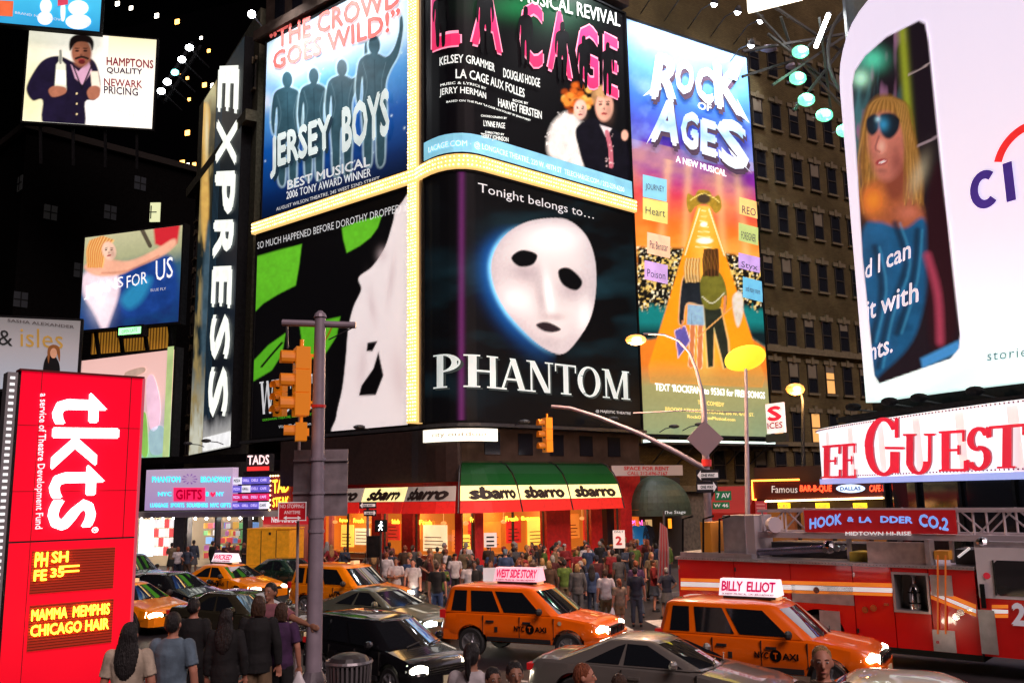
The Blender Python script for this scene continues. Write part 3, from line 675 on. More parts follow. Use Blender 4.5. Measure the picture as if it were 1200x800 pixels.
for gx, gy, ga, gb, gr in ((440, 360, 5, 22, -8), (462, 330, 4, 30, 8), (428, 430, 6, 26, 6), (470, 440, 8, 30, -6), (452, 300, 6, 8, 0)): cv1.glow(gx, gy, ga, gb, (208, 186, 188), .55, gr)
for (pp_, ww) in () and (([(430, 345), (437, 400)], 7), ([(452, 300), (463, 330), (459, 372)], 6), ([(425, 430), (414, 470), (412, 500)], 8), ([(470, 420), (468, 470), (455, 500)], 9)): cv1.line(pp_, ww, (205, 180, 180), .55, 4)
cv1.mix(m1 * .3 * fbm(cv1.x, cv1.y, 70, 8, 2), (225, 205, 208))
cv1.poly([(447, 412), (441, 432), (427, 452), (424, 464), (444, 463), (453, 440)], (8, 6, 8), .8, sm=False); cv1.poly([(434, 402), (446, 400), (440, 412), (433, 412)], (8, 6, 8), .8, sm=False)
cv1.build('print_sheet', g, .72)
tx(P1, g, 'SO MUCH HAPPENED BEFORE DOROTHY DROPPED IN', WHITE_S, 306, 293, 484, 247, 8, w=.25)
tx(P1, g, 'WICKED', WHITE_S, 309, 486, 386, 477, 38, w=.27, serif=True)
tx(P1, g, 'GERSHWIN THEATRE, 222 WEST 51ST STREET', GREEN, 312, 494, 385, 485, 3, w=.25)
tx(P1, g, 'WickedTheMusical.com', WHITE_S, 331, 502, 369, 498, 3.5, w=.25)
# bulb-studded marquee strips
GOLD = mat('gold_marquee_tray', (.8, .45, .1), .35, emit=(1, .6, .2), k=1.0)  # tray glows of itself, standing in for light from the bulbs
def bulbs(P, t, u0, u1, z0, z1, w, d=.165, r=.045):
    nu = max(2, int((u1 - u0) / d)); nz = max(2, int((z1 - z0) / d)); mb = MB()
    for a in range(nu):
        for b in range(nz):
            c = P.pos(u0 + (a + .5 + random.uniform(-.15, .15)) * (u1 - u0) / nu, z0 + (b + .5) * (z1 - z0) / nz, w); mb.ball(c, r * random.uniform(.7, 1.2), 5, 3)
    return tag(mb.build('bulb', BULB, t), kind='stuff')
t = thing('marquee_strip', 'level band of glowing bulbs between the upper and lower posters, wrapping round the corner', 'light strip', tuple(P1.pos(13, 18.5, .2)))
ue = P1.L[-1] + .1
slab(P1, P1.px(301, 270)[0], ue, 19.02, 19.68, -.3, .36, 'tray', GOLD, t); bulbs(P1, t, P1.px(301, 270)[0], ue, 19.05, 19.65, .4)
t = thing('marquee_strip', 'upright band of glowing bulbs down the corner between the green poster and the mask poster', 'light strip', tuple(P1.pos(P1.px(490, 400)[0], 7.3, .2)))
ua0, ub0 = P1.px(483, 400)[0], P1.px(495, 400)[0]
slab(P1, ua0, ub0, 7.3, 19.0, -.3, .34, 'tray', GOLD, t); bulbs(P1, t, ua0, ub0, 7.35, 19.0, .38)
slab(P1, ua0, ub0, 19.7, 31, -.3, .34, 'tray', GOLD, t); bulbs(P1, t, ua0, ub0, 19.7, 31, .38)
slab(P1, ub0 + .02, ub0 + .25, 7.3, 31, -.3, .2, 'edge_trim', mat('grey_trim', (.35, .3, .28), .5), t)
# right upper: black poster with pink capitals
uA, uB = P1.px(502, 300)[0], P1.L[-1] - .1
c = poster('show_poster', 'black LA CAGE show poster with huge pink capitals right of the bulb strip', P1, 620, 20)
board_back(P1, c, uA, uB, 19.8, 30.7); cvc = Canvas(P1, uA, uB, 19.8, 30.7, .07); cvc.fill((6, 5, 8)); cvc.glow(610, 10, 40, 14, (20, 110, 60), .8); cvc.glow(650, 20, 30, 20, (10, 80, 50), .6)
rect(P1, uA, uB, 19.82, 20.75, 'address_band', ink('band_blue', (.25, .62, .8), .72), c, .25)
PINK = ramp_mat('hot_pink', 24.5, 31, [(0, (.95, .03, .12)), (.5, (.75, .05, .22)), (1, (.25, .08, .1))], .7, .2); PINKE = ink('pink_rim', (1, .35, .5), .9); WH = ink('poster_white', (.82, .86, .82), .8)
for s, x0, x1, y0, y1, h in (('L', 509, 541, 65, 58, 86), ('A', 549, 586, 56, 68, 84), ('C', 604, 634, 78, 86, 80), ('A', 637, 668, 84, 98, 78), ('G', 671, 699, 100, 112, 78), ('E', 703, 722, 112, 120, 74)):
    tx(P1, c, s, PINKE, x0, y0, x1, y1, h, w=.22, bold=.05); tx(P1, c, s, PINK, x0 + 1.5, y0 - 2, x1 - 1.5, y1 - 2, h - 4, w=.24, bold=.02)
for cx, tp, bt in ((520, -8, 56), (565, -14, 62), (612, 10, 76), (655, 28, 94), (680, 44, 104), (708, 52, 112)): figure(P1, c, cx, tp, bt, INKBLACK, .26, 0, .9)
tx(P1, c, 'BEST MUSICAL REVIVAL', WH, 566, -6, 723, 34, 18, w=.25, bold=.02)
for s, x0, y0, x1, y1, h in (('KELSEY GRAMMER', 519, 80, 576, 87, 10), ('DOUGLAS HODGE', 586, 93, 629, 105, 11), ('LA CAGE AUX FOLLES', 535, 95, 611, 117, 11), ('MUSIC & LYRICS BY', 520, 104, 566, 108, 3), ('JERRY HERMAN', 519, 117, 566, 121, 10), ('BOOK BY', 597, 121, 615, 125, 3), ('HARVEY FIERSTEIN', 580, 127, 631, 142, 10),
                            ('BASED ON THE PLAY “LA CAGE AUX FOLLES” BY JEAN POIRET', 526, 124, 618, 145, 3), ('CHOREOGRAPHY BY', 560, 139, 590, 142, 2.5), ('LYNNE PAGE', 563, 150, 588, 153, 7), ('DIRECTED BY', 565, 158, 587, 161, 2.5), ('TERRY JOHNSON', 560, 165, 592, 170, 7)):
    tx(P1, c, s, WH, x0, y0, x1, y1, h, w=.25, bold=.02)
tx(P1, c, 'LACAGE.COM · @ LONGACRE THEATRE, 220 W. 48TH ST  TELECHARGE.COM / 212-239-6200', ink('pale_band_text', (.75, .9, .95), .8), 508, 183, 727, 229, 9, w=.3, bold=.01)
SUIT = ink('print_suit', (.02, .018, .03), .3)
cvc.poly([(648, 142), (662, 133), (676, 142), (684, 165), (682, 196), (656, 190), (640, 182), (640, 158)], (232, 228, 220), 3, tex=.25, ts=5)
rr = random.Random(2)
for _ in range(70): a0 = rr.uniform(0, 6.28); r0 = rr.uniform(16, 24); q0, q1 = 662 + r0 * math.cos(a0), 164 + r0 * 1.25 * math.sin(a0); cvc.line([(q0, q1), (q0 + 4 * math.cos(a0 + rr.uniform(-1, 1)), q1 + 4 * math.sin(a0 + rr.uniform(-1, 1)))], .9, rr.choice([(245, 242, 236), (205, 200, 195)]), .8, sm=False)
for _ in range(46):
    a0 = rr.uniform(0, 6.28); r0 = rr.uniform(2, 17); cvc.ell(674 + r0 * math.cos(a0), 116 + r0 * 1.15 * math.sin(a0), 4, 3.4, rr.choice([(200, 95, 25), (230, 140, 50), (150, 60, 12), (245, 185, 90)]), .7, .9)
cvc.face(677, 130, 7.5, 11.5, (236, 190, 170))
cvc.poly([(672, 152), (690, 140), (705, 146), (724, 158), (733, 176), (732, 213), (702, 206), (684, 200), (675, 175)], (14, 12, 22), 1, tex=.5); cvc.poly([(700, 148), (707, 162), (714, 152)], (225, 215, 215), .8, sm=False); cvc.line([(708, 156), (712, 175), (713, 196)], 5, (190, 100, 115), .95); cvc.speck(14, 706, 158, 716, 196, [(235, 200, 200)], .5, .9)
cvc.face(705, 126, 10.5, 17.5, (228, 170, 145)); cvc.ell(703, 109, 11.5, 7, (190, 150, 100), .5); cvc.ell(693, 116, 3, 8, (170, 125, 80), .6, .8); cvc.ell(729, 160, 4, 6, (228, 175, 150), .4)
cvc.build('print_sheet', c, .75)
# right lower: plain white mask on black
p = poster('show_poster', 'black PHANTOM show poster with a large plain white mask above the awning', P1, 620, 8)
board_back(P1, p, uA, uB, 7.25, 18.85)
cv1 = Canvas(P1, uA, uB, 7.25, 18.85, .06); cv1.fill((7, 7, 9)); nn = fbm(cv1.x * .7, cv1.y * 1.6, 60, 5)
cv1.mix(np.clip((nn - .42) * 3, 0, 1) * np.exp(-((cv1.x - 640) / 95) ** 2 - ((cv1.y - 345) / 80) ** 2), (28, 66, 78)); cv1.mix(.5 * np.clip((nn - .5) * 3, 0, 1), (18, 36, 44))
MKP = spline([(640, 257), (664, 260), (684, 278), (694, 306), (695, 340), (689, 372), (674, 398), (656, 415), (634, 408), (610, 388), (588, 362), (575, 334), (573, 306), (586, 280), (610, 263)], 6)
d = cv1.sd(MKP); lf = np.clip((650 - cv1.x) / 60, 0, 1) * np.clip((cv1.y - 262) / 30, 0, 1)
cv1.mix(np.exp(-(np.minimum(d, 0) / 13) ** 2) * lf * .75, (20, 90, 170)); cv1.mix(np.exp(-(np.minimum(d, 0) / 3.5) ** 2) * lf, (120, 210, 255))
m1 = np.clip(d / 1.2 + .5, 0, 1); cv1.mix(m1, (222, 218, 215)); dd = np.clip(d / 26, 0, 1)
cv1.mix(m1 * (1 - dd) * .55, (150, 140, 150)); cv1.mix(m1 * .25 * fbm(cv1.x, cv1.y, 35, 4), (190, 165, 170))
def mg(cx, cy, rx, ry, col, a, rot=0):
    c0 = cv1.c.copy(); cv1.glow(cx, cy, rx, ry, col, a, rot); cv1.c = c0 * (1 - m1[..., None]) + cv1.c * m1[..., None]
mg(612, 320, 26, 16, (165, 150, 155), .8, 10); mg(668, 338, 20, 20, (165, 150, 155), .8, 30); mg(646, 280, 30, 14, (250, 250, 248), .8); mg(600, 352, 18, 14, (245, 240, 240), .7, 30); mg(682, 372, 10, 20, (248, 246, 244), .7); mg(631, 350, 8, 26, (170, 158, 160), .7, -8); mg(640, 346, 5, 26, (252, 250, 248), .9, -8); mg(646, 372, 14, 5, (170, 155, 155), .7); mg(640, 402, 18, 8, (180, 170, 172), .7)
for q_ in ([(596, 303), (608, 294), (626, 299), (621, 311), (605, 313)], [(651, 318), (664, 315), (679, 330), (672, 341), (656, 334)]): cv1.poly(q_, (5, 5, 7), .8)
cv1.poly([(625, 381), (638, 378), (654, 386), (645, 390), (633, 388)], (40, 30, 34), .9)
cv1.mix(.28 * np.exp(-((cv1.x - 541) / 3) ** 2), (150, 60, 150)); cv1.build('print_sheet', p, .78)  # violet upright streak is a neon reflection painted into the print
tx(P1, p, 'Tonight belongs to…', WHITE_S, 557, 230, 692, 261, 14, w=.25)
tx(P1, p, 'PHANTOM', SILV, 513, 456, 734, 469, 39, w=.27, serif=True, cap1=1.04)
tx(P1, p, 'PHANTOM', ink('letter_shadow', (.05, .07, .07), .3), 515, 458, 736, 471, 39, w=.255, serif=True, cap1=1.04)
tx(P1, p, '@ MAJESTIC THEATRE', WHITE_S, 694, 484, 735, 487, 4, w=.25)
sg = thing('company_sign', 'small white lightbox reading city outdoor under the mask poster', 'sign', tuple(P1.pos(P1.px(540, 512)[0], 6.6, .6)))
a_, b_ = P1.px(510, 512), P1.px(572, 511)
slab(P1, a_[0], b_[0], 6.3, 6.85, .52, .7, 'lightbox', ink('lightbox_white', (1, .93, .75), 1.3), sg)
text(P1, sg, 'city outdoor', mat('grey_print', (.25, .22, .18), .6), (a_[0] + .5, 6.46), (b_[0] - .5, 6.46), (a_[0] + .5, 6.7), w=.72, uz=True)
# floodlights over the two upper posters
def floodlight(P, u, z, w, label, power, group, col=(1, 1, 1), on=True, down=5.5, tilt=0, r=.24):
    q = P.pos(u, z, w); t = thing('floodlight', label, 'floodlight', tuple(q), group=group)
    b = P.pos(u, z - .6, -.2)
    MB().tube([b, P.pos(u, z + .1, w * .5), q], .035, 5).build('bracket', DARK, t)
    aim = P.pos(u + tilt, z - down, .2); d = (aim - q).normalized()
    MB().tube([q - d * .28, q - d * .1, q + d * .12], [r * .4, r * .8, r], 10).build('housing', DARK, t)
    MB().disc(q + d * .125, d, r * .9, 12).build('glass', LAMPGLOW if on else DARK, t)
    MB().ball(q + d * .12, r * .75, 8, 5).build('reflector', LAMPGLOW if on else DARK, t)
    if on: spot('lamp', q + d * .45, aim, power, R(95), col, .8, .2, t)
    return t
# posters further along are lit the same way: see the tower building
q = at(295, 17, 47)
t = thing('floodlight', 'single bright floodlight on the stone wall above the left end of the blue poster', 'floodlight', tuple(q))
MB().tube([q + Vector((.1, 1.6, .2)), q], .05, 5).build('bracket', DARK, t); MB().ball(q, .22, 10, 6).build('glass', LAMPGLOW, t)
spot('lamp', q + Vector((.3, -.3, -.2)), P1.pos(6, 25, 0), 1500, R(90), (.95, .98, 1), .9, .2, t)
FLG = 'floodlights above the corner posters'
for i, (x, lb) in enumerate(((345, 'first'), (395, 'second'), (445, 'third'))):
    u = P1.px(x, 300)[0]; floodlight(P1, u, 33.2, 2.6, lb + ' floodlight from the left above the blue poster', 1500, FLG, (.95, .98, 1))
for i, (x, lb) in enumerate(((560, 'first'), (630, 'second'), (705, 'third'))):
    u = P1.px(x, 300)[0]; floodlight(P1, u, 33.2, 2.3, lb + ' floodlight from the left above the black pink lettered poster', (900, 1100, 2600)[i], FLG, (.95, .98, 1))
# little unlit arm lamps at the posters' feet
def foot_lamp(P, x, y, label, ln=1.1):
    u, z = P.px(x, y); t = thing('arm_lamp', label, 'lamp', tuple(P.pos(u, z, .3)), group='small arm lamps at the feet of the posters')
    MB().tube([P.pos(u, z - .2, .1), P.pos(u, z, ln * .5), P.pos(u, z + .05, ln)], .03, 5).build('arm', DARK, t)
    MB().ball(P.pos(u, z + .07, ln), (.3, .2, .12), 8, 5).build('lamp_head', DARK, t)
foot_lamp(P1, 441, 503, 'small dark arm lamp under the white shape of the green poster'); foot_lamp(P1, 372, 511, 'small dark arm lamp under the dark half of the green poster')
foot_lamp(P1, 596, 498, 'small dark arm lamp under the mask poster, left one'); foot_lamp(P1, 700, 494, 'small dark arm lamp under the mask poster, right one')
# ================================================================== PALE BRICK BUILDING RIGHT OF THE CORNER, WITH THE TALL POSTER
P2 = Panel([(6.9, 49.15), (24.8, 60.2)])
d2 = (P2.p[1] - P2.p[0]).normalized(); RZ2 = math.atan2(d2.y, d2.x)
def brick_mat(name, c1, c2, mortar, sx=.22, sy=.075, rz=0):
    mt = bpy.data.materials.new(name); mt.use_nodes = True; t = mt.node_tree; b = t.nodes['Principled BSDF']; b.inputs['Roughness'].default_value = .9; b.inputs['Specular IOR Level'].default_value = .08
    g = t.nodes.new('ShaderNodeNewGeometry'); mp = t.nodes.new('ShaderNodeVectorRotate'); mp.rotation_type = 'Z_AXIS'; mp.inputs['Angle'].default_value = -rz
    t.links.new(g.outputs['Position'], mp.inputs['Vector']); sp = t.nodes.new('ShaderNodeSeparateXYZ'); t.links.new(mp.outputs[0], sp.inputs[0]); cb = t.nodes.new('ShaderNodeCombineXYZ')
    t.links.new(sp.outputs['X'], cb.inputs['X']); t.links.new(sp.outputs['Z'], cb.inputs['Y'])
    br = t.nodes.new('ShaderNodeTexBrick'); br.inputs['Scale'].default_value = 1; br.inputs['Brick Width'].default_value = sx; br.inputs['Row Height'].default_value = sy; br.inputs['Mortar Size'].default_value = .008
    br.inputs['Color1'].default_value = (*c1, 1); br.inputs['Color2'].default_value = (*c2, 1); br.inputs['Mortar'].default_value = (*mortar, 1); t.links.new(cb.outputs[0], br.inputs['Vector'])
    nz = t.nodes.new('ShaderNodeTexNoise'); nz.inputs['Scale'].default_value = .35; nz.inputs['Detail'].default_value = 7; t.links.new(g.outputs['Position'], nz.inputs['Vector'])
    mr = t.nodes.new('ShaderNodeMapRange'); mr.inputs[1].default_value = .3; mr.inputs[2].default_value = .7; mr.inputs[3].default_value = .6; mr.inputs[4].default_value = 1.3; t.links.new(nz.outputs[0], mr.inputs[0])
    vm = t.nodes.new('ShaderNodeVectorMath'); vm.operation = 'SCALE'; t.links.new(br.outputs[0], vm.inputs[0]); t.links.new(mr.outputs[0], vm.inputs['Scale']); t.links.new(vm.outputs[0], b.inputs['Base Color'])
    return mt
BRK = brick_mat('olive_buff_brick', (.125, .095, .042), (.095, .07, .033), (.04, .031, .02), rz=RZ2)
LIME = mat('limestone_trim', (.13, .10, .055), .8, noise=.25)
bb = thing('brick_building', 'tall buff brick building with rows of dark windows behind the tall orange poster', 'building', (15, 58, 0))
slab(P2, -.3, P2.L[-1], 3.9, 46, -9, -.25, 'wall', BRK, bb)
slab(P2, -.3, P2.L[-1], .1, 3.9, -9, -.3, 'base_wall', mat('grimy_base_stone', (.13, .11, .09), .85, noise=.35), bb)
wn = MB().box((0, .0, 0), (1.0, .06, 1.9)).mesh('window', [mat('window_pane_dark', (.012, .013, .018), .08)])
fr = MB(); 
for z in (-.97, 0, .97): fr.box((0, -.03, z), (1.08, .1, .07))
for x in (-.52, .52): fr.box((x, -.03, 0), (.07, .098, 1.9))
fr = fr.mesh('frame', [mat('window_frame_brown', (.03, .022, .016), .6)])
lt = MB().box((0, -.05, 1.15), (1.5, .16, .28)).box((0, -.09, 1.2), (.3, .18, .5)).mesh('lintel', [LIME])
si = MB().box((0, -.06, -1.07), (1.3, .22, .14)).mesh('sill', [LIME])
cv = MB().box((0, .0, 0), (1.0, .06, 1.9)).mesh('window', [mat('window_lit_amber', (.9, .5, .15), .5, emit=(1, .5, .15), k=.6)])
bl = MB().box((0, -.035, .45), (.94, .02, .95)).mesh('blind', [mat('window_blind', (.16, .13, .09), .8)])
bl2 = MB().box((0, -.035, .7), (.94, .02, .45)).mesh('blind', [MATS['window_blind']])
def building_window(par, P, u, z, lit=False, w=-.25, sc=(1, 1), lint=True):
    q = P.pos(u, z, w); a, b = P.pos(u, 0), P.pos(u + .1, 0); rz = math.atan2((b - a).y, (b - a).x)
    o = link('window', cv if lit else wn, par); o.location = q - wloc(par); o.rotation_euler = (0, 0, rz); o.scale = (sc[0], 1, sc[1])
    for nm, me in (('frame', fr), ('lintel', lt), ('sill', si)):
        if nm == 'frame' or lint: link(nm, me, o)
    r_ = random.random()
    if r_ < .45: link('blind', bl if r_ < .2 else bl2, o)
    return o
u1_, z1_ = P2.px(903, 315); u2_ = P2.px(986, 315)[0]; du = (u2_ - u1_) / 4
zr = [P2.px(903, y)[1] for y in (72, 133, 193, 252, 315, 385, 439, 499)]
print('cols', u1_, du, 'rows', zr)
random.seed(3)
for r_, z in enumerate(zr):
    for k in range(-9, 7):
        u = u1_ + k * du
        if k < -.5 and 8.2 < z: continue
        if u < 1 or u > P2.L[-1] - .6: continue
        building_window(bb, P2, u, z, lit=(r_, k) in {(7, 2), (6, 3), (7, 0)}, sc=(.82, .95))
for k in range(-8, 6):
    u = u1_ + k * du
    if u > 4.5: building_window(bb, P2, u, 5.4, lit=False, sc=(.9, .85))
zc = P2.px(903, 408)[1]
slab(P2, 0, P2.L[-1], zc - .18, zc + .18, -.25, .12, 'cornice', LIME, bb)
slab(P2, 0, P2.L[-1], 3.92, 4.25, -.25, .1, 'ledge', LIME, bb); slab(P2, 0, P2.L[-1], 6.55, 6.8, -.25, .1, 'ledge', LIME, bb)
# tall poster
uK0, uK1 = P2.px(740, 300)[0], P2.px(887, 300)[0]
k0, k1 = P2.px(820, 510)[1], 31.5
rk = poster('show_poster', 'tall orange and violet ROCK OF AGES show poster on the buff brick building', P2, 820, 8)
def z2(y): return (P2.px(815, y)[1] - k0) / (k1 - k0)
board_back(P2, rk, uK0, uK1, k0, k1); YL = ink('print_yellow', (1, .8, .25), .8)
cr2 = Canvas(P2, uK0, uK1, k0, k1, .075); X_, Y_ = cr2.x, cr2.y; yk = Y_ - .3 * (X_ - 815) * np.clip(1 - Y_ / 500, 0, 1)
cr2.grad(yk, [(30, (200, 230, 255)), (75, (110, 180, 240)), (130, (60, 110, 210)), (175, (75, 50, 165)), (208, (130, 40, 140)), (235, (205, 60, 80)), (265, (235, 110, 40)), (300, (240, 140, 40)), (360, (235, 130, 25)), (430, (215, 120, 40)), (455, (150, 150, 100)), (515, (130, 150, 115))])
cr2.mix(.35 * np.clip((fbm(X_ * .5, Y_, 30, 2) - .4) * 3, 0, 1) * (yk > 180) * (yk < 300), (250, 190, 90)); cr2.mix(.4 * np.clip((fbm(X_, Y_, 26, 6) - .45) * 3, 0, 1) * (yk < 190), (160, 200, 255))
for bx_, tl in ((770, -.10), (800, -.04), (845, .06), (872, .12)): cr2.mix(.35 * np.exp(-((X_ - bx_ - tl * (Y_ - 300)) / 5) ** 2) * (yk > 195) * (yk < 300), (255, 210, 140))
for q_ in ([(744, 290), (808, 292), (798, 350), (776, 395), (742, 400)], [(840, 296), (892, 304), (896, 408), (872, 392), (846, 345)]):
    m1 = cr2.poly(q_, (22, 18, 16), 2, sm=False); nn = fbm(X_, Y_, 3, 4, 2); cr2.mix(m1 * np.clip((nn - .55) * 6, 0, 1), (235, 200, 110)); cr2.mix(m1 * np.clip((vnoise(X_, Y_, 2.2, 9) - .75) * 6, 0, 1), (255, 245, 210))
    cr2.mix(m1 * np.clip((Y_ - 352 - 10 * vnoise(X_, Y_ * .2, 3, 3)) / 8, 0, 1), (20, 120, 120)); cr2.mix(m1 * np.clip((Y_ - 378) / 14, 0, 1), (16, 30, 34))
m1 = cr2.poly([(815, 242), (829, 243), (893, 442), (890, 454), (760, 448), (757, 430)], (245, 150, 25), 1, sm=False, tex=.12, ts=20)
cr2.mix(m1 * np.clip(1 - abs(X_ - 823) / 20, 0, 1) * .6, (255, 205, 90)); cr2.mix(m1 * np.clip((Y_ - 420) / 30, 0, .8), (170, 140, 80))
for y in range(248, 292, 6): cr2.line([(822 - (y - 235) * .17, y), (822 + (y - 235) * .17, y + 1)], 1.1, (255, 240, 170), .8, sm=False)
for (xa, ya, xb, yb) in ((817, 246, 800, 300), (828, 246, 846, 300)): cr2.line([(xa, ya), (xb, yb)], 1.2, (255, 250, 200), .9, sm=False)
cr2.ell(822, 264, 4, 2.5, (255, 255, 230), .5); cr2.ell(823, 283, 9, 3.5, (255, 255, 230), .5)
cr2.poly([(802, 242), (803, 228), (811, 231), (816, 224), (828, 225), (833, 232), (840, 230), (843, 244), (836, 251), (830, 244), (822, 240), (812, 244), (806, 251)], (165, 130, 40), .8, tex=.4, ts=4); cr2.ell(822, 234, 8, 6, (70, 55, 40), .4); cr2.line([(806, 236), (812, 232), (822, 228), (834, 233), (840, 238)], 1, (245, 220, 120), .9)
SUITC = (30, 34, 40)
for a_ in ([(797, 330), (806, 322), (818, 328), (824, 345), (821, 358), (802, 356), (798, 378), (793, 376)],): cr2.poly(a_, (240, 230, 200), 1.6); cr2.poly(a_, SUITC, .8, tex=.5)
for q0, q1 in (((809, 382), (807, 428)), ((818, 382), (817, 430))): cr2.line([q0, q1], 7, (250, 225, 190), .9, sm=False); cr2.line([q0, q1], 5.5, (205, 120, 70), 1, sm=False)
cr2.poly([(803, 357), (822, 359), (824, 382), (802, 381)], (140, 175, 200), .8, sm=False, tex=.25, ts=4); cr2.line([(807, 368), (808, 380)], .8, (90, 120, 150), .8, sm=False)
cr2.poly([(788, 388), (800, 382), (806, 400), (792, 420)], (95, 85, 165), .8, sm=False, tex=.2); cr2.line([(788, 388), (800, 382), (806, 400), (792, 420), (788, 388)], .9, (220, 210, 240), .8, sm=False); cr2.line([(797, 376), (796, 386)], 1.4, (205, 130, 90), 1, sm=False)
for _k in range(16): cr2.line([(801 + _k * 1.1, 304), (799 + _k * 1.2, 318), (801 + _k * 1.1, 331)], 1.3, ((200, 150, 80), (240, 205, 140), (150, 100, 45))[_k % 3], .9)
cr2.poly([(822, 360), (842, 362), (851, 400), (853, 430), (845, 432), (834, 390), (833, 430), (826, 431)], (240, 220, 150), 1.8, sm=False); cr2.poly([(822, 360), (842, 362), (850, 400), (852, 430), (846, 432), (834, 385), (833, 430), (827, 431)], (40, 44, 34), .8, sm=False, tex=.4)
cr2.poly([(818, 330), (828, 316), (842, 322), (849, 342), (848, 362), (844, 348), (840, 362), (822, 360)], (110, 105, 38), .8, tex=.35, ts=5); cr2.line([(847, 348), (846, 366)], 3, (205, 130, 90), 1, sm=False); cr2.line([(820, 348), (832, 356), (846, 344)], 1.2, (225, 220, 190), .8)
for _k in range(14): cr2.line([(823 + _k * 1.2, 293), (821 + _k * 1.4, 308), (822 + _k * 1.3, 324)], 1.5, ((60, 32, 20), (95, 52, 30), (40, 20, 14))[_k % 3], .95)
cr2.line([(812, 398), (858, 358)], 1.6, (215, 160, 90), 1, sm=False); cr2.poly([(856, 348), (866, 343), (868, 366), (862, 384), (857, 368)], (215, 205, 190), 1, tex=.3, ts=4)
cr2.build('print_sheet', rk, .72)
ROCKW = ramp_mat('chrome_white', 22, 31, [(0, (.55, .8, .85)), (.25, (.85, .9, .95)), (.4, (.3, .5, .75)), (.55, (.85, .92, 1)), (1, (.6, .75, .95))], .7, .1, nscale=.8); ROCKB = ink('letter_underside', (.1, .06, .1), .3)
def chunky(s, x0, y0, x1, y1, h, sl=0, lay=.3):
    text(P2, rk, s, ROCKB, (x0 + 2, y0 + 6), (x1 + 2, y1 + 7), (x0 + 2 + sl, y0 + 4 - h), w=lay - .02, bold=.06)
    text(P2, rk, s, ROCKW, (x0, y0), (x1, y1), (x0 + sl, y0 - h), w=lay, bold=.06)
chunky('R', 757, 118, 788, 122, 54, 8); chunky('O', 786, 110, 808, 116, 40, 3); chunky('C', 810, 119, 832, 126, 42, 2); chunky('K', 834, 128, 868, 140, 56, -3)
chunky('A', 756, 168, 790, 174, 54, 8, .36); chunky('G', 792, 174, 813, 180, 44, 2, .36); chunky('E', 816, 182, 836, 188, 42, 0, .36); chunky('S', 838, 194, 874, 206, 58, -4, .36)
for q_ in [[(748, 116), (768, 98), (770, 108)], [(752, 172), (776, 122), (782, 130)], [(848, 176), (876, 206), (852, 184)], [(845, 92), (868, 70), (858, 98)], [(858, 118), (873, 147), (864, 140)]]: art(P2, rk, 'letter_spike', ROCKW, q_, .4)
tx(P2, rk, 'OF', ROCKW, 812, 131, 828, 134, 9, w=.42, bold=.04)
tx(P2, rk, 'A NEW MUSICAL', WHITE, 788, 192, 847, 209, 8, w=.3, bold=.03)
for s, x0, y0, x1, y1, cc in (('JOURNEY', 750, 206, 778, 238, (.25, .6, .75)), ('Pat Benatar', 755, 273, 782, 304, (.9, .55, .35)), ('Heart', 750, 233, 779, 264, (.85, .75, .2)), ('Poison', 752, 306, 779, 334, (.65, .4, .8)), ('FOREIGNER', 862, 262, 885, 289, (.5, .6, .2)), ('REO', 863, 232, 885, 258, (.95, .6, .2)), ('Styx', 862, 297, 887, 321, (.55, .35, .75)), ('and many more', 867, 325, 890, 355, (.15, .5, .75))):
    art(P2, rk, 'printed_sign', ink('sign_' + s[:4], cc, .7), [(x0, y0), (x1, y0 + 6), (x1, y1), (x0, y1 - 6)], .25)
    tx(P2, rk, s, ink('sign_text', (.1, .08, .12), .3), x0 + 3, y0 + 19, x1 - 3, y0 + 23, 9, w=.27)
tx(P2, rk, 'TEXT ‘ROCKFAN’ to 95363 for FREE SONGS', WHITE, 764, 458, 893, 468, 9, w=.25, bold=.04)
for s, x0, y0, x1, y1, h in (('THE COMEDY', 814, 474, 845, 477, 5), ('BROOKS ATKINSON THEATRE, 256 W. 47TH ST.', 776, 482, 880, 489, 5), ('RockOfAgesMusical.com', 802, 491, 858, 495, 5)): tx(P2, rk, s, YL, x0, y0, x1, y1, h, w=.25, bold=.02)
lg = thing('lit_ledge', 'white glowing ledge along the foot of the tall orange poster', 'light', tuple(P2.pos(5, k0 - .5, .3)))
slab(P2, uK0 + .2, uK1, k0 - .48, k0 - .32, -.2, .5, 'tray', ink('ledge_glow', (.75, 1, .92), 1.2), lg); slab(P2, uK0, uK1 + .2, k0 - .62, k0 - .5, -.2, 1.3, 'catwalk', DARK, lg)
for k in range(5): MB().bar(P2.pos(uK0 + 1 + k * 1.9, k0 - .62, -.2), P2.pos(uK0 + 1 + k * 1.9, k0 - .6, 1.3), .06).bar(P2.pos(uK0 + 1 + k * 1.9, k0 - 1.6, -.2), P2.pos(uK0 + 1 + k * 1.9, k0 - .65, 1.2), .06).build('bracket', DARK, lg)
g_ = 'floodlights over the tall orange poster'
for i, x in enumerate((766, 795, 823, 851, 878)):
    u = P2.px(x, 300)[0]; z = P2.px(x + 4, (8, 17, 27, 36, 46)[i])[1] - .1
    floodlight(P2, u, z, 2.2, ('first', 'second', 'third', 'fourth', 'fifth')[i] + ' from the left of the floodlights over the tall orange poster', 1500, g_, (.93, .97, 1), down=5)
for x, y, lb in ((852, 50, 'floodlight hanging just below the others over the tall orange poster'),):
    u, z = P2.px(x, y); floodlight(P2, u, z - 1, 2.0, lb, 300, None)
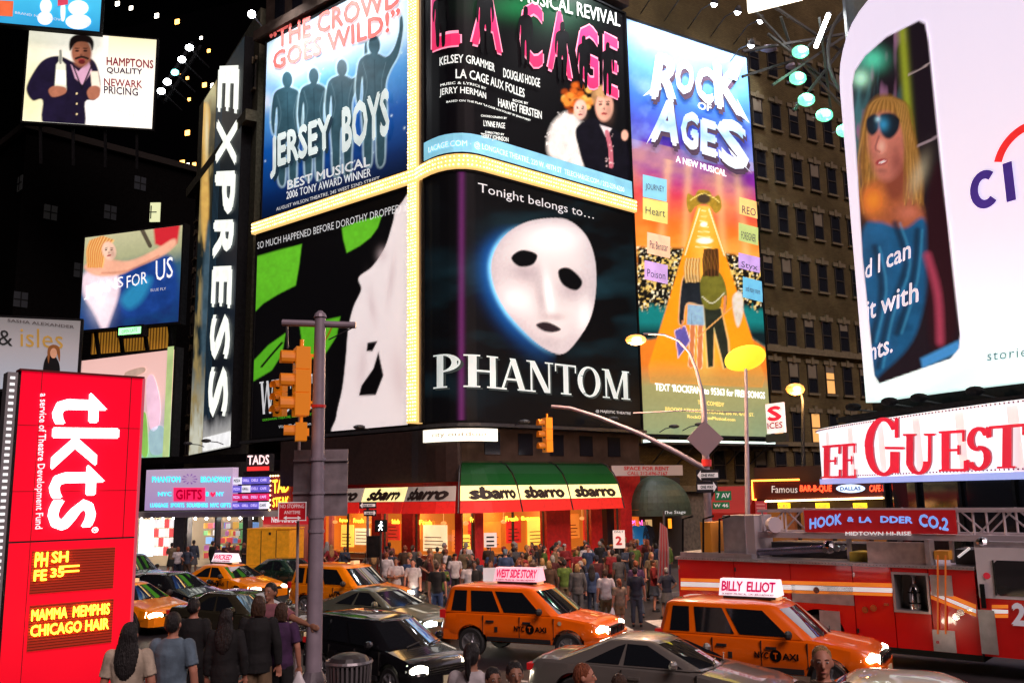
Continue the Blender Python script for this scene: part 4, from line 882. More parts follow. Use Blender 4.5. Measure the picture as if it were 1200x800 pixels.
for x, y, lb in ((876, 71, 'unlit dull grey floodlight beside the top right corner of the tall orange poster'), (905, 91, 'unlit grey floodlight head hanging in front of the brick wall')):
    u, z = P2.px(x, y); q = P2.pos(u, z, 1.8); t = thing('floodlight', lb, 'floodlight', tuple(q)); MB().tube([P2.pos(u, z + .6, -.2), q], .04, 5).build('bracket', DARK, t); MB().ball(q, (.55, .4, .2), 10, 5).build('housing', GREY, t)
foot_lamp(P2, 770, 503, 'small arm lamp with dark head at the foot of the tall poster, left one', 1.4); foot_lamp(P2, 797, 501, 'small arm lamp with dark head at the foot of the tall poster, right one', 1.6)
# space for rent board, arched awning, doorway with hoodies
PB = Panel([(5.4, 46.9), (10.3, 49.5)])
t = thing('rent_sign', 'white board with red SPACE FOR RENT lettering above the arched awning', 'sign', tuple(PB.pos(2, 5, 0)))
a0, a1 = PB.px(717, 550)[0], PB.px(799, 550)[0]; zz0 = PB.px(758, 557)[1]
PRS = from_px((717, 45.4), (800, 46.9), y=550); zr0, zr1 = PRS.px(758, 557)[1], PRS.px(758, 545)[1]; t.location = PRS.pos(1, zr0)
slab(PRS, 0, PRS.L[-1], zr0, zr1, -.1, .0, 'board', mat('grubby_white_board', (.5, .42, .4), .6, k=.08), t)
REDP = mat('red_print', (.5, .02, .02), .5, k=.15)
tx(PRS, t, 'SPACE FOR RENT', REDP, 731, 550.6, 784, 551, 4.6, w=.015, bold=.03); tx(PRS, t, 'CALL 212-696-7167', REDP, 735, 556.2, 782, 556.6, 4.2, w=.015, bold=.02)
slab(PB, a0 - .4, PB.px(802, 580)[0], .1, zz0 - .05, -1.2, -.35, 'entrance_wall', mat('dark_entrance', (.025, .02, .02), .6), t) if False else None
ew = thing('entrance_front', 'dark recessed shop entrance under the arched awning', 'shop front', tuple(PB.pos(2, .15, -.4)))
slab(PB, a0, a1 + .3, .15, zz0 - .1, -1.4, -.6, 'wall', mat('dark_entrance', (.03, .025, .025), .6), ew)
slab(PB, PB.px(765, 640)[0], PB.px(772, 640)[0], .15, 2.5, -.58, -.5, 'door', mat('door_amber', (.8, .5, .2), .4, k=.7), ew)
slab(PB, PB.px(729, 620)[0], PB.px(765, 620)[0], .9, 2.4, -.58, -.5, 'display_window', mat('display_dim', (.5, .28, .15), .4, k=.35), ew)
text(PB, ew, 'OPEN', ink('neon_magenta', (1, .08, .35), 4), (PB.px(736, 618)[0], 2.2), (PB.px(757, 618)[0], 2.2), (PB.px(736, 618)[0], 2.5), uz=True, w=-.3, bold=.03, name='neon_word')
aw = thing('arched_awning', 'rounded dark green canvas awning under the space for rent board', 'awning', tuple(PB.pos(2.5, 2.9, .4)))
c0, c1 = PB.px(736, 590)[0], PB.px(800, 590)[0]; cw = (c1 - c0) / 2; cm = (c0 + c1) / 2
AGR = mat('bottle_green_canvas', (.06, .09, .065), .5, noise=.2)
n_ = 9
for i in range(n_):
    mb = MB(); rings = []
    for j in range(9):
        t_ = math.pi / 2 * j / 8
        rings.append([PB.pos(cm - cw * math.cos(math.pi * (i + e) / n_) * math.cos(t_), 3.05 + 1.75 * math.sin(t_), .0 + 1.5 * math.sin(math.pi * (i + e) / n_) ** .6 * math.cos(t_)) for e in (.0, .5, .99)])
    mb.loft(rings, closed=False, cap=False).build('panel', AGR, aw)
mb = MB(); mb.loft([[PB.pos(cm - cw * math.cos(math.pi * i / 16), z, 1.5 * math.sin(math.pi * i / 16) ** .6 + .01) for i in range(17)] for z in (3.04, 2.72)], closed=False, cap=False).build('valance', AGR, aw)
text(PB, aw, 'The Stage', WHITE_S, (cm - .7, 2.78), (cm + .7, 2.78), (cm - .7, 2.98), w=1.56, uz=True)
wl = thing('wall_lamp', 'small orange wall lamp to the right of the arched awning', 'lamp', tuple(PB.pos(c1 + .4, 2.9, 0)))
q = at(785, 613, 48.5); wl.location = q; MB().box(q, (.16, .16, .5)).build('shade', LAMPORANGE, wl); MB().bar(q, q + Vector((0, .9, .1)), .06).build('arm', DARK, wl)
for i, (x, cn, cc) in enumerate(((737, 'white', (.6, .6, .65)), (746, 'blue', (.03, .3, .7)), (754, 'blue', (.05, .35, .75)), (761, 'black', (.02, .02, .03)))):
    t = thing('hooded_top', '%s hooded top hanging in the shop entrance, %s from the left' % (cn, ('first', 'second', 'third', 'fourth')[i]), 'clothing', tuple(PB.pos(PB.px(x, 640)[0], 1.2, -.2)))
    u = PB.px(x, 640)[0]; pf = spline([(0, 2.25), (.12, 2.2), (.28, 2.1), (.4, 1.6), (.3, 1.55), (.22, 1.75), (.22, 1.15), (-.22, 1.15), (-.22, 1.75), (-.3, 1.55), (-.4, 1.6), (-.28, 2.1), (-.12, 2.2)], 2)
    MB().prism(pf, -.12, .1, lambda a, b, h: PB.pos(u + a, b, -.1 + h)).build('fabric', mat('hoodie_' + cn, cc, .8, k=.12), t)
    MB().tube([PB.pos(u, 2.24, -.1), PB.pos(u, 2.4, -.1)], .02, 5).build('hook', DARK, t)

# ================================================================== BARBECUE RESTAURANT FRONT
PQ = from_px((884, 43), (1066, 38.5))
t = thing('restaurant_front', 'low barbecue restaurant front outlined in orange neon with yellow lit signs', 'restaurant', tuple(PQ.pos(3, 0.15)))
LQ = PQ.L[-1]
def zq(x, y): return PQ.px(x, y)[1]
slab(PQ, -.1, LQ, .15, 5.0, -1.5, -.3, 'wall', mat('restaurant_dark_wall', (.05, .025, .02), .6), t)
slab(PQ, 0, LQ, zq(960, 584), zq(960, 564), -.28, .3, 'fascia', mat('maroon_fascia', (.09, .015, .012), .4), t)
NEON = mat('neon_orange_tube', (1, .4, .1), .4, emit=(1, .22, .02), k=9); NEONW = mat('neon_pale_tube', (1, .8, .5), .4, emit=(1, .62, .25), k=9)
q0 = PQ.px(885, 563); q1 = PQ.px(885, 585)
MB().tube([PQ.pos(q0[0] + 2.3, q0[1], .36), PQ.pos(q0[0], q0[1], .36), PQ.pos(q0[0], q1[1], .36), PQ.pos(q0[0] + .15, q1[1], .36)], .045, 6).build('neon_tube', NEON, t)
MB().tube([PQ.pos(q0[0] + .6, zq(895, 587), .36), PQ.pos(LQ, zq(1060, 582), .36)], .045, 6).build('neon_tube', NEONW, t)
tx(PQ, t, 'Famous', ink('pale_script', (.7, .65, .6), .8), 908, 577, 938, 577, 8, w=.34)
RN = mat('neon_red_letter', (1, .1, .05), .4, emit=(1, .07, .02), k=3)
tx(PQ, t, 'BAR-B-QUE', RN, 941, 577, 978, 577, 9, w=.34, bold=.05); tx(PQ, t, 'CAFE & GRILL', RN, 1022, 576, 1056, 575, 8, w=.34, bold=.04)
art(PQ, t, 'logo_plate', ink('plate_blue_white', (.6, .75, 1), 1.4), ell(1000, 572, 17, 5), .34); tx(PQ, t, 'DALLAS', ink('navy', (.02, .03, .2), .3), 988, 574.5, 1012, 574, 4.5, w=.36, bold=.04)
for s, x in (('RIBS', 914), ('CHICKEN', 958), ('STEAKS', 1002)):
    a = PQ.px(x, 596)[0]; b = PQ.px(x + (13 if s == 'RIBS' else 15), 596)[0]
    slab(PQ, a, b, zq(x, 595.5), zq(x, 589), .05, .2, 'menu_sign', ink('menu_sign_yellow', (1, .75, .02), 1.6), t); text(PQ, t, s, RN, (a + .04, zq(x, 594.6)), (b - .04, zq(x, 594.6)), (a + .04, zq(x, 590.2)), uz=True, w=.22, bold=.03)
for k in range(5):
    a = .5 + k * 1.6
    slab(PQ, a, a + 1.1, .9, 3.0, -.28, -.2, 'window', mat('bbq_window', (.3, .12, .03), .3, k=.3), t); slab(PQ, a + 1.12, a + 1.38, .15, 3.1, -.28, .05, 'pier', mat('copper_pier', (.35, .12, .05), .4, k=.15), t)
t = thing('red_canopy', 'plain red canvas canopy right of the green street signs', 'awning', tuple(at(862, 600, 44)))
PC = from_px((838, 45), (886, 43.5)); a, b = 0, PC.L[-1]
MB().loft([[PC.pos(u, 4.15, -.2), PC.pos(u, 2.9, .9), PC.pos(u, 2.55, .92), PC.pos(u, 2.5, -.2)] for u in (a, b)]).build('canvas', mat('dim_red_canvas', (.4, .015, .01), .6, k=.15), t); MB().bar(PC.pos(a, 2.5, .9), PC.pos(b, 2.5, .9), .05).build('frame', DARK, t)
t = thing('notice_board', 'small pinkish red notice on the wall beside the barbecue restaurant', 'sign', tuple(PQ.pos(.6, 3, .3)))
a = PQ.px(889, 593); slab(PQ, a[0], a[0] + .55, a[1] - .35, a[1] + .25, .31, .36, 'plate', mat('pink_notice', (.5, .05, .07), .5, k=.3), t)
for r__ in range(3): slab(PQ, a[0] + .06, a[0] + .49, a[1] - .25 + r__ * .16, a[1] - .19 + r__ * .16, .362, .37, 'text_line', mat('pale_pink_print', (.7, .3, .3), .5, k=.2), t)

# ================================================================== CURVED BANK BILLBOARD AND MUSIC SHOP SIGN ON THE RIGHT
CI = [(14.9, 39.0), (14.82, 38.4), (14.9, 37.5), (15.1, 36.5), (15.45, 35.3), (15.95, 34), (16.6, 32.6), (17.4, 31.1), (18.6, 29.1), (20.2, 26.8), (22.3, 24.1), (25, 21)]
P6 = Panel(CI)
cb = thing('bank_tower', 'dark round fronted building behind the white curved billboard', 'building', (24, 36, 0))
slab(P6, 0, P6.L[-1], .15, 27, -2.5, -.9, 'wall', DARK, cb)
slab(P6, 0.3, P6.L[-1], .15, 4.2, -.85, -.75, 'shop_window', mat('shop_window_black', (.012, .012, .015), .08), cb)
for k in range(9): slab(P6, 1 + k * 2.2, 1.12 + k * 2.2, .15, 4.2, -.74, -.6, 'mullion', BLACK, cb)
slab(P6, 0.3, P6.L[-1], 4.2, 7.6, -.85, -.6, 'fascia', BLACK, cb)
bbd = thing('bank_billboard', 'huge curved white billboard reading citi with a photo of a woman in sunglasses', 'billboard', (17, 34, 7.6))
zt6 = 24.5
def z6(x, y): return P6.px(x, y)[1]
ur = P6.px(1135, 300)[0]
def sheet(P, u0, u1, ztop, zbot, name, mt, par, w0, w1, rad=3.0, n=8):
    ol = [(u1, zbot), (u1, ztop)] + [(u0 + rad - rad * math.sin(math.pi / 2 * i / n), ztop - rad + rad * math.cos(math.pi / 2 * i / n)) for i in range(n + 1)] + [(u0, zbot)]
    return art(P, par, name, mt, ol, w1, uz=True, thick=w1 - w0)
LAV = ramp_mat('citi_sheet', 7.5, 23.5, [(0, (.72, .95, .9)), (.12, (.8, .8, .88)), (.35, (.78, .7, .82)), (1, (.76, .68, .84))], 1.0)
print('U6', [(x, y, round(P6.px(x, y)[0], 2)) for x, y in ((998, 200), (1003, 200), (1008, 300), (1012, 300), (1018, 400), (1026, 440), (1003, 110))])
sheet(P6, max(.25, P6.px(1012, 300)[0] - .75), P6.L[-1], zt6, 7.5, 'sheet', LAV, bbd, -.6, 0)
ph = [(1000, 100), (1003, 84), (1015, 66), (1040, 44), (1078, 25), (1085, 29), (1089, 50), (1102, 180), (1126, 392), (1125, 408), (1115, 420), (1032, 449), (1026, 440), (1012, 300)]
PX0, PX1 = P6.px(1000, 300)[0], P6.px(1128, 400)[0]; zz_ = [P6.px(1080, 22)[1] + .6, P6.px(1030, 452)[1] - .3]
ccv = Canvas(P6, max(.3, PX0 - .1), PX1 + .15, zz_[1], 23.9, .055); X_, Y_ = ccv.x, ccv.y; ccv.grad((ccv.zs[:, None] + 0 * X_ - 7.5) / 16, [(0, (222, 250, 246)), (.12, (230, 230, 240)), (.35, (228, 216, 232)), (1, (226, 214, 234))]); base = ccv.c.copy()
msk = np.clip(ccv.sd(ph) / 1.4 + .5, 0, 1)
ccv.fill((26, 18, 26)); nn = fbm(X_ * 2.2 + Y_ * .3, Y_ * .35, 26, 2)
ccv.mix(np.clip((nn - .45) * 3, 0, 1) * np.clip((230 - Y_) / 80, 0, 1) * np.clip((1064 - X_) / 20, 0, 1), (60, 105, 110)); ccv.mix(np.clip((vnoise(X_ * 2, Y_ * .5, 11, 4) - .6) * 3, 0, 1) * (Y_ < 210) * np.clip((1070 - X_) / 20, 0, 1), (130, 90, 120))
ccv.mix(np.exp(-((X_ - 1060 - (Y_ - 60) * .07) / 5) ** 2) * (Y_ < 200), (135, 145, 40)); ccv.glow(1024, 70, 14, 12, (90, 220, 180), .8); ccv.glow(1010, 92, 9, 9, (190, 255, 220), .9)
ccv.line([(1066, 88), (1082, 80), (1096, 70)], 2, (190, 170, 170), .6); ccv.line([(1076, 172), (1090, 165), (1104, 158)], 3, (170, 150, 160), .6)
ccv.poly([(1008, 195), (1012, 140), (1026, 115), (1044, 112), (1062, 128), (1074, 165), (1082, 205), (1080, 244), (1066, 240), (1058, 200), (1040, 214), (1018, 222)], (135, 92, 42), 3, tex=.5, ts=7)
for _k in range(46):
    t_ = _k / 45; wv = 4 * math.sin(_k * 1.7); ccv.line([(1034 + 14 * t_, 115), (1020 + 46 * t_, 124), (1010 + 62 * t_ + wv * .4, 155), (1009 + 68 * t_ - wv, 196), (1008 + 74 * t_ + wv, 238 + 3 * wv)], 1.7, ((120, 80, 32), (165, 118, 52), (195, 150, 78), (98, 62, 28), (150, 104, 56))[(_k * 7) % 5], .5, 1.6)
ccv.poly([(1014, 222), (1036, 206), (1058, 200), (1072, 232), (1086, 262), (1050, 270), (1026, 264), (1012, 245)], (150, 80, 50), 4, tex=.2); ccv.glow(1024, 235, 13, 16, (230, 130, 40), .9); ccv.glow(1066, 250, 14, 9, (190, 110, 90), .7); ccv.poly([(1038, 198), (1058, 190), (1060, 226), (1044, 232)], (125, 62, 44), 4)
ccv.poly([(1021, 150), (1030, 134), (1046, 134), (1058, 152), (1061, 180), (1054, 202), (1042, 212), (1030, 208), (1024, 192), (1019, 172)], (182, 108, 92), 4, tex=.2, ts=14)
ccv.glow(1052, 190, 8, 18, (130, 66, 60), .8); ccv.glow(1034, 172, 5, 8, (240, 180, 160), .7); ccv.line([(1031, 160), (1027, 174), (1032, 178)], 2.4, (150, 80, 72), .8); ccv.ell(1034, 190, 7, 3.5, (150, 45, 50), .4, 1, -15); ccv.ell(1035, 190, 4.5, 1.4, (235, 215, 215), .5, .9, -15); ccv.glow(1034, 200, 6, 2.5, (140, 80, 70), .7)
ccv.poly([(1020, 136), (1034, 130), (1050, 136), (1050, 152), (1038, 165), (1024, 160)], (16, 32, 44), 1.4) if False else None
for q_ in ([(1017, 140), (1025, 134), (1030, 138), (1030, 152), (1023, 159), (1017, 152)], [(1032, 136), (1046, 133), (1055, 140), (1053, 154), (1043, 163), (1034, 156)]): ccv.poly(q_, (20, 30, 40), 1.4)
ccv.line([(1028, 142), (1034, 141)], 2, (25, 25, 30), 1)
ccv.glow(1036, 146, 6, 7, (50, 140, 185), .9); ccv.glow(1030, 140, 3, 3, (170, 220, 240), .8); ccv.line([(1050, 138), (1064, 146)], 2, (20, 20, 26), .9)
for _k in range(16): ccv.line([(1050 + _k * .8, 122), (1060 + _k * 1.0, 158 + _k), (1061 + _k * 1.3 + 3 * math.sin(_k * 2), 205), (1060 + _k * 1.5, 236 + 5 * math.sin(_k))], 1.6, ((140, 98, 44), (190, 145, 76), (108, 70, 32))[_k % 3], .6, 1.5)
m1 = ccv.poly([(1012, 272), (1030, 260), (1060, 268), (1084, 256), (1094, 300), (1086, 350), (1070, 400), (1040, 432), (1020, 440), (1008, 360)], (22, 78, 120), 3, tex=.5, ts=24)
for q0 in ([(1050, 262), (1062, 310), (1042, 370), (1030, 430)], [(1076, 270), (1070, 330), (1052, 390)], [(1026, 290), (1034, 340), (1022, 400)]): ccv.line(q0, 7, (14, 36, 58), .8, 5); ccv.line([(a + 6, b_) for a, b_ in q0], 2.5, (60, 140, 180), .5, 3)
ccv.poly([(1090, 215), (1106, 200), (1122, 360), (1114, 404), (1092, 402), (1086, 300)], (38, 14, 22), 4); ccv.line([(1088, 300), (1100, 345), (1103, 400)], 9, (160, 60, 85), .8, 7); ccv.glow(1078, 205, 8, 22, (190, 180, 150), .5, 20); ccv.poly([(1080, 420), (1126, 398), (1126, 412), (1082, 432)], (60, 130, 190), 2, sm=False)
ccv.c = base * (1 - msk[..., None]) + ccv.c * msk[..., None]; ccv.build('photo_print', bbd, .85, .05, keep=msk > .02)
WR = ink('citi_print_white', (.8, .74, .85), .8)
for s, a in (('d I can', (1018, 328, 1071, 303, 22)), ('it with', (1020, 376, 1080, 354, 24)), ('nts.', (1024, 424, 1050, 413, 18))): tx(P6, bbd, s, WR, *a, w=.16, bold=.02)
NAVY = ink('citi_navy', (.06, .03, .24), .7)
def z6p(x, y): return P6.px(x, y)
o_ = z6p(1141, 250); e_ = z6p(1177, 245)
cwid = e_[0] - o_[0]; h_ = z6p(1141, 205)[1] - o_[1]
def ring(u, z, rx, rz_, a0, a1, th, n=20):
    pts = [(u + rx * math.cos(R(a0 + (a1 - a0) * i / n)), z + rz_ * math.sin(R(a0 + (a1 - a0) * i / n))) for i in range(n + 1)]
    inn = [(u + (rx - th) * math.cos(R(a0 + (a1 - a0) * i / n)), z + (rz_ - th) * math.sin(R(a0 + (a1 - a0) * i / n))) for i in range(n + 1)]
    return pts + inn[::-1]
art(P6, bbd, 'letter', NAVY, ring(o_[0] + cwid * .52, o_[1] + h_ / 2, cwid * .5, h_ / 2, 48, 312, .32), .12, uz=True)
ui = z6p(1184, 220)[0]; 
art(P6, bbd, 'letter', NAVY, [(ui - .12, o_[1]), (ui + .22, o_[1]), (ui + .22, o_[1] + h_), (ui - .12, o_[1] + h_)], .12, uz=True)
ut = ui + .75
art(P6, bbd, 'letter', NAVY, [(ut + .3, o_[1]), (ut + .64, o_[1]), (ut + .64, o_[1] + h_ - .3), (ut + 1.05, o_[1] + h_ - .3), (ut + 1.05, o_[1] + h_), (ut - .1, o_[1] + h_), (ut - .1, o_[1] + h_ - .3), (ut + .3, o_[1] + h_ - .3)], .12, uz=True)
art(P6, bbd, 'letter', NAVY, [(ut + 1.5, o_[1]), (ut + 1.84, o_[1]), (ut + 1.84, o_[1] + h_), (ut + 1.5, o_[1] + h_)], .12, uz=True)
art(P6, bbd, 'logo_arc', ink('citi_red', (.85, .03, .03), .8), ring(ui + 1.0, o_[1] + h_ * .75, 1.5, 1.55, 20, 160, .3), .12, uz=True)
tx(P6, bbd, 'stories', ink('teal_grey', (.08, .25, .25), .5), 1159, 423, 1214, 417, 11, w=.1, space=1.15)
for i, x in enumerate((1025, 1066, 1100, 1165)):
    u = P6.px(x, 470)[0]; t = thing('sign_lamp', 'dark hooded lamp on the rail under the white billboard, %s from the left' % ('first', 'second', 'third', 'fourth')[i], 'lamp', tuple(P6.pos(u, 7.2, 1)), group='hooded lamps under the white billboard')
    MB().tube([P6.pos(u, 7.0, -.5), P6.pos(u, 7.15, .9)], .04, 5).build('arm', DARK, t); MB().ball(P6.pos(u, 7.25, 1.0), (.34, .3, .17), 10, 6).build('hood', BLACK, t)
t = thing('catwalk', 'dark maintenance catwalk between the white billboard and the music shop sign', 'catwalk', (16, 34, 7))
slab(P6, .3, P6.L[-1], 6.75, 6.95, -.5, .9, 'deck', BLACK, t)
# music shop sign
GU = [(13.55, 40.0), (13.4, 39.2), (13.35, 38.2), (13.4, 37), (13.55, 35.6), (13.85, 33.6), (14.3, 31), (14.95, 28), (16, 24.8), (17.8, 20.5)]
P7 = Panel(GU)
gs = thing('curved_shop_sign', 'curved white studded sign with big red GUEST lettering on the right', 'sign', (14, 34, 5))
zg0, zg1 = P7.px(1100, 560)[1], P7.px(1150, 474)[1]
print('guest z', zg0, zg1)
us = [.1 + k * .45 for k in range(int((P7.L[-1] - .1) / .45))]
GW = mat('sign_white_rib', (.85, .85, .88), .5, emit=(.9, .93, 1), k=.95); GP = mat('sign_pinkish_rib', (.8, .6, .6), .5, emit=(.9, .74, .75), k=.85)
for i, u in enumerate(us):
    slab(P7, u, u + .43, zg0 + .12, zg1 - .12, -.3, 0, 'panel', GP if i % 5 == 3 else GW, gs)
slab(P7, .05, P7.L[-1], zg1 - .12, zg1, -.35, .1, 'rim', GW, gs); slab(P7, .05, P7.L[-1], zg0 - .1, zg0 + .12, -.35, .1, 'rim', mat('rim_blue', (.2, .25, .6), .4, emit=(.4, .5, 1), k=.8), gs)
bulb_u = MB()
for k in range(130): bulb_u.ball(P7.pos(.2 + k * .17, zg1 - .06, .14), .035, 5, 3); bulb_u.ball(P7.pos(.2 + k * .17, zg0 + .2, .06), .035, 5, 3)
tag(bulb_u.build('bulb', mat('dull_bulb', (.4, .15, .2), .3), gs), kind='stuff')
RG = mat('red_channel_letter', (.7, .02, .05), .4, emit=(.75, .015, .05), k=.7); RGS = mat('letter_return_grey', (.5, .45, .5), .5, k=.25)
for s, x0, y0, x1, y1, h in (('E', 969, 560, 990, 560, 38), ('E', 991, 560, 1008, 560, 40), ('G', 1019, 555, 1064, 558, 64), ('U', 1064, 554, 1101, 556, 46), ('E', 1106, 552, 1138, 552, 47), ('S', 1139, 551, 1167, 550, 49), ('T', 1165, 549, 1206, 548, 50), ('S', 1208, 547, 1250, 545, 52)):
    tx(P7, gs, s, RG, x0, y0, x1, y1, h, w=.2, serif=True, name='letter'); tx(P7, gs, s, RG, x0 + 1.8, y0 - .4, x1 + 1.8, y1 - .4, h - 1.2, w=.225, serif=True, name='letter_face'); tx(P7, gs, s, RGS, x0 + .8, y0, x1 + .8, y1, h, w=.13, serif=True, name='letter_return')
# steel lattice and green lit floodlights above, far right of the tall poster
tr = thing('lattice_truss', 'dark steel lattice holding the green lit floodlights above the curved billboard', 'truss', (14, 40, 20))
def tp(x, y, Y=41): return at(x, y, Y)
for a, b in (((880, 8), (1010, 150)), ((895, 0), (1000, 70)), ((870, 60), (1050, 30)), ((905, 100), (1045, 5)), ((930, 130), (1000, 40)), ((900, 40), (1000, 120)), ((870, 90), (945, 66)), ((915, 20), (940, 95)), ((960, 20), (975, 140)), ((940, 60), (1000, 10))):
    MB().bar(tp(*a), tp(*b, 44), .12).build('beam', mat('truss_steel', (.08, .08, .08), .5, .3), tr)
MB().tube([tp(1015 + 45 * math.cos(R(a)), 62 + 60 * math.sin(R(a)), 42) for a in range(90, 280, 15)], .1, 6).build('hoop', MATS['truss_steel'], tr)
for i, (x, y) in enumerate(((938, 61), (935, 92), (945, 117), (966, 135), (990, 153))):
    q = at(x, y, 40.5); t = thing('floodlight', 'green tinted floodlight on the lattice, %s from the top' % ('first', 'second', 'third', 'fourth', 'fifth')[i], 'floodlight', tuple(q), group='green tinted floodlights on the lattice')
    MB().tube([q + Vector((0, 1.5, .5)), q], .05, 5).build('bracket', DARK, t); MB().ball(q, (.42, .3, .32), 12, 7).build('glass', mat('green_flood_halo', (.5, 1, .8), .3, emit=(.12, .9, .45), k=1.6), t); MB().ball(q + Vector((0, -.3, 0)), (.17, .05, .13), 10, 6).build('lamp_core', LAMPGLOW, t)  # oversized green shell round a white core imitates the lamp's halo
    spot('lamp', q + Vector((.1, -.2, -.3)), q + Vector((1.5, 8 - i, -8)), 250, R(140), (.4, 1, .65), 1, .2, t)
t = thing('tube_light', 'slanting white tube light up in the lattice', 'light', tuple(at(962, 40, 40.5)))
MB().tube([at(956, 55, 40.5), at(971, 17, 40.5)], .11, 6).build('tube', LAMPGLOW, t); MB().bar(at(955, 57, 40.7), at(972, 15, 40.7), .16).build('batten', DARK, t)
t = thing('bright_sign_corner', 'bottom corner of a bright cream sign cut off by the top of the picture', 'sign', tuple(at(905, 0, 40)))
PT = from_px((876, 41), (946, 40)); a = PT.px(876, 13); b = PT.px(940, -3)
art(PT, t, 'face', ink('cream_blaze', (1, .9, .7), 2.2), [(a[0], a[1]), (b[0], b[1]), (b[0], b[1] + 3), (a[0], a[1] + 3)], 0, uz=True, thick=.3)
t = thing('hanging_sign', 'white projecting sign with red letters beside the tall poster', 'sign', tuple(at(907, 490, 50)))
PH = from_px((899, 51), (917, 50)); aq, bq = PH.px(899, 508), PH.px(917, 471)
slab(PH, aq[0], bq[0], aq[1], bq[1], -.15, 0, 'face', ink('hanging_white', (.9, .8, .8), .9), t); text(PH, t, 'S', REDP if False else ink('sign_red', (.7, .02, .05), .8), (aq[0] + .12, bq[1] - 1.0), (bq[0] - .1, bq[1] - 1.0), (aq[0] + .12, bq[1] - .15), uz=True, w=.02, bold=.06); text(PH, t, 'ICES', REDP, (aq[0] + .08, aq[1] + .25), (bq[0] - .08, aq[1] + .25), (aq[0] + .08, aq[1] + .6), uz=True, w=.02, bold=.03)
slab(PH, aq[0] - .1, bq[0] + .1, aq[1] - .5, aq[1] - .05, -.2, .02, 'base_box', DARK, t)
# ================================================================== LEFT SIDE: FASHION SIGN BUILDING
P3 = Panel([(-23.5, 64.0), (-15.6, 51.2)])
PALE = mat('pale_stone_facade', (.1, .095, .065), .85, spec=.08, noise=.3)
t = thing('stone_building', 'narrow pale stone building carrying the tall vertical EXPRESS sign', 'building', (-22, 62, 0))
slab(P3, -1.5, P3.L[-1], .15, 34, -8, -.4, 'wall', PALE, t)
slab(P3, -1.5, P3.L[-1], 26.5, 27.2, -.4, .3, 'cornice', PALE, t)
for r_ in range(7):
    for k in range(2):
        building_window(t, P3, -.6 + k * 1.5, 8 + 2.9 * r_, w=-.4, sc=(.7, .9))
for k in range(5): building_window(t, P3, 6 + k * 2, 29.8, w=-.4, sc=(.9, .9))
e = thing('vertical_sign', 'tall black and white EXPRESS sign with letters turned on their side', 'sign', tuple(P3.pos(8, 7.5, .5)))
uE0, uE1 = P3.px(236, 300)[0], P3.px(283, 300)[0]; zE0, zE1 = P3.px(262, 526)[1], P3.px(262, 90)[1]
umid = P3.px(251, 300)[0]
slab(P3, uE0, uE1, zE0, zE1, -.35, .25, 'box', BLACK, e)
rect(P3, umid, uE1, zE0, zE1, 'black_face', ramp_mat('express_black', zE0, zE1, [(0, (.9, .9, .85)), (.05, (.5, .5, .5)), (.09, (.01, .012, .02)), (.5, (.01, .02, .03)), (1, (.02, .02, .02))], .5, .06), e, .27)
cvx = Canvas(P3, uE0, umid, zE0, zE1, .07); X_, Y_ = cvx.x, cvx.y; cvx.grad(Y_, [(100, (235, 225, 170)), (135, (90, 80, 50)), (200, (60, 55, 40)), (300, (25, 35, 38)), (420, (30, 45, 52)), (510, (220, 220, 200))])
cvx.mix(np.clip((fbm(X_ * 1.5, Y_ * .3, 8, 3) - .45) * 4, 0, 1), (160, 140, 90))
cvx.poly([(238, 130), (247, 122), (251, 140), (248, 175), (250, 240), (245, 295), (240, 240), (242, 180)], (240, 190, 100), 1.5, tex=.2); cvx.glow(247, 160, 2, 30, (255, 240, 190), .9); cvx.poly([(245, 290), (250, 260), (252, 320), (247, 400), (242, 440), (241, 360)], (70, 95, 110), 2, tex=.4)
cvx.build('photo_face', e, .75, .28)
for k in range(5): slab(P3, umid + .2 + .35 * k, umid + .26 + .35 * k, zE0 + 2, zE1 - 2, .27, .28, 'streak', ink('streak_blue', (.03, .08, .13), .5), e)
WHE = ink('express_white', (.92, .95, .86), 1.1)
L_ = 'EXPRESS'
ys = [74, 136, 197, 254, 308, 364, 425, 492]
for i, ch in enumerate(L_):
    y0, y1 = ys[i], ys[i + 1]
    bx = 262 - (y0 - 80) * .030; bx1 = 262 - (y1 - 80) * .030; tx_ = 287 - (y0 - 80) * .034
    text(P3, e, ch, WHE, (bx, y0 + 5), (bx1, y1 - 4), (tx_, y0 + 4), w=.34, bold=.05, name='letter')
rect(P3, umid + .2, uE1, zE0 + .1, zE0 + .9, 'white_foot', WHITE, e, .3)
foot_lamp(P3, 245, 521, 'small arm lamp under the vertical EXPRESS sign, left one', 1.3); foot_lamp(P3, 268, 518, 'small arm lamp under the vertical EXPRESS sign, right one', 1.3)

# ================================================================== FAR DARK BUILDINGS ON THE LEFT
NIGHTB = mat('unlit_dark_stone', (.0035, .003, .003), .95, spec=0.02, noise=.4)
P5 = Panel([tuple(at(-40, 300, 84).to_2d()), tuple(at(20, 300, 74).to_2d()), tuple(at(232, 300, 86).to_2d())])
t = thing('dark_building', 'large unlit dark building filling the left behind the billboards', 'building', (-40, 80, 0))
zt5 = P5.px(22, 152)[1]
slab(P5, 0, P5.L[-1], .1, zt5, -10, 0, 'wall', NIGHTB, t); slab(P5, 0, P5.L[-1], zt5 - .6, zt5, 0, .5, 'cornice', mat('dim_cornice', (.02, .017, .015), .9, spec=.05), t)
dimw = MB().box((0, 0, 0), (1.1, .1, 1.3)).mesh('window', [mat('window_dim_blue', (.02, .022, .03), .2, emit=(.012, .011, .010), k=.6)]); litw = MB().box((0, 0, 0), (1.7, .1, 1.9)).mesh('window', [mat('window_lit_green', (.5, .5, .3), .4, emit=(.75, .8, .45), k=.9)])
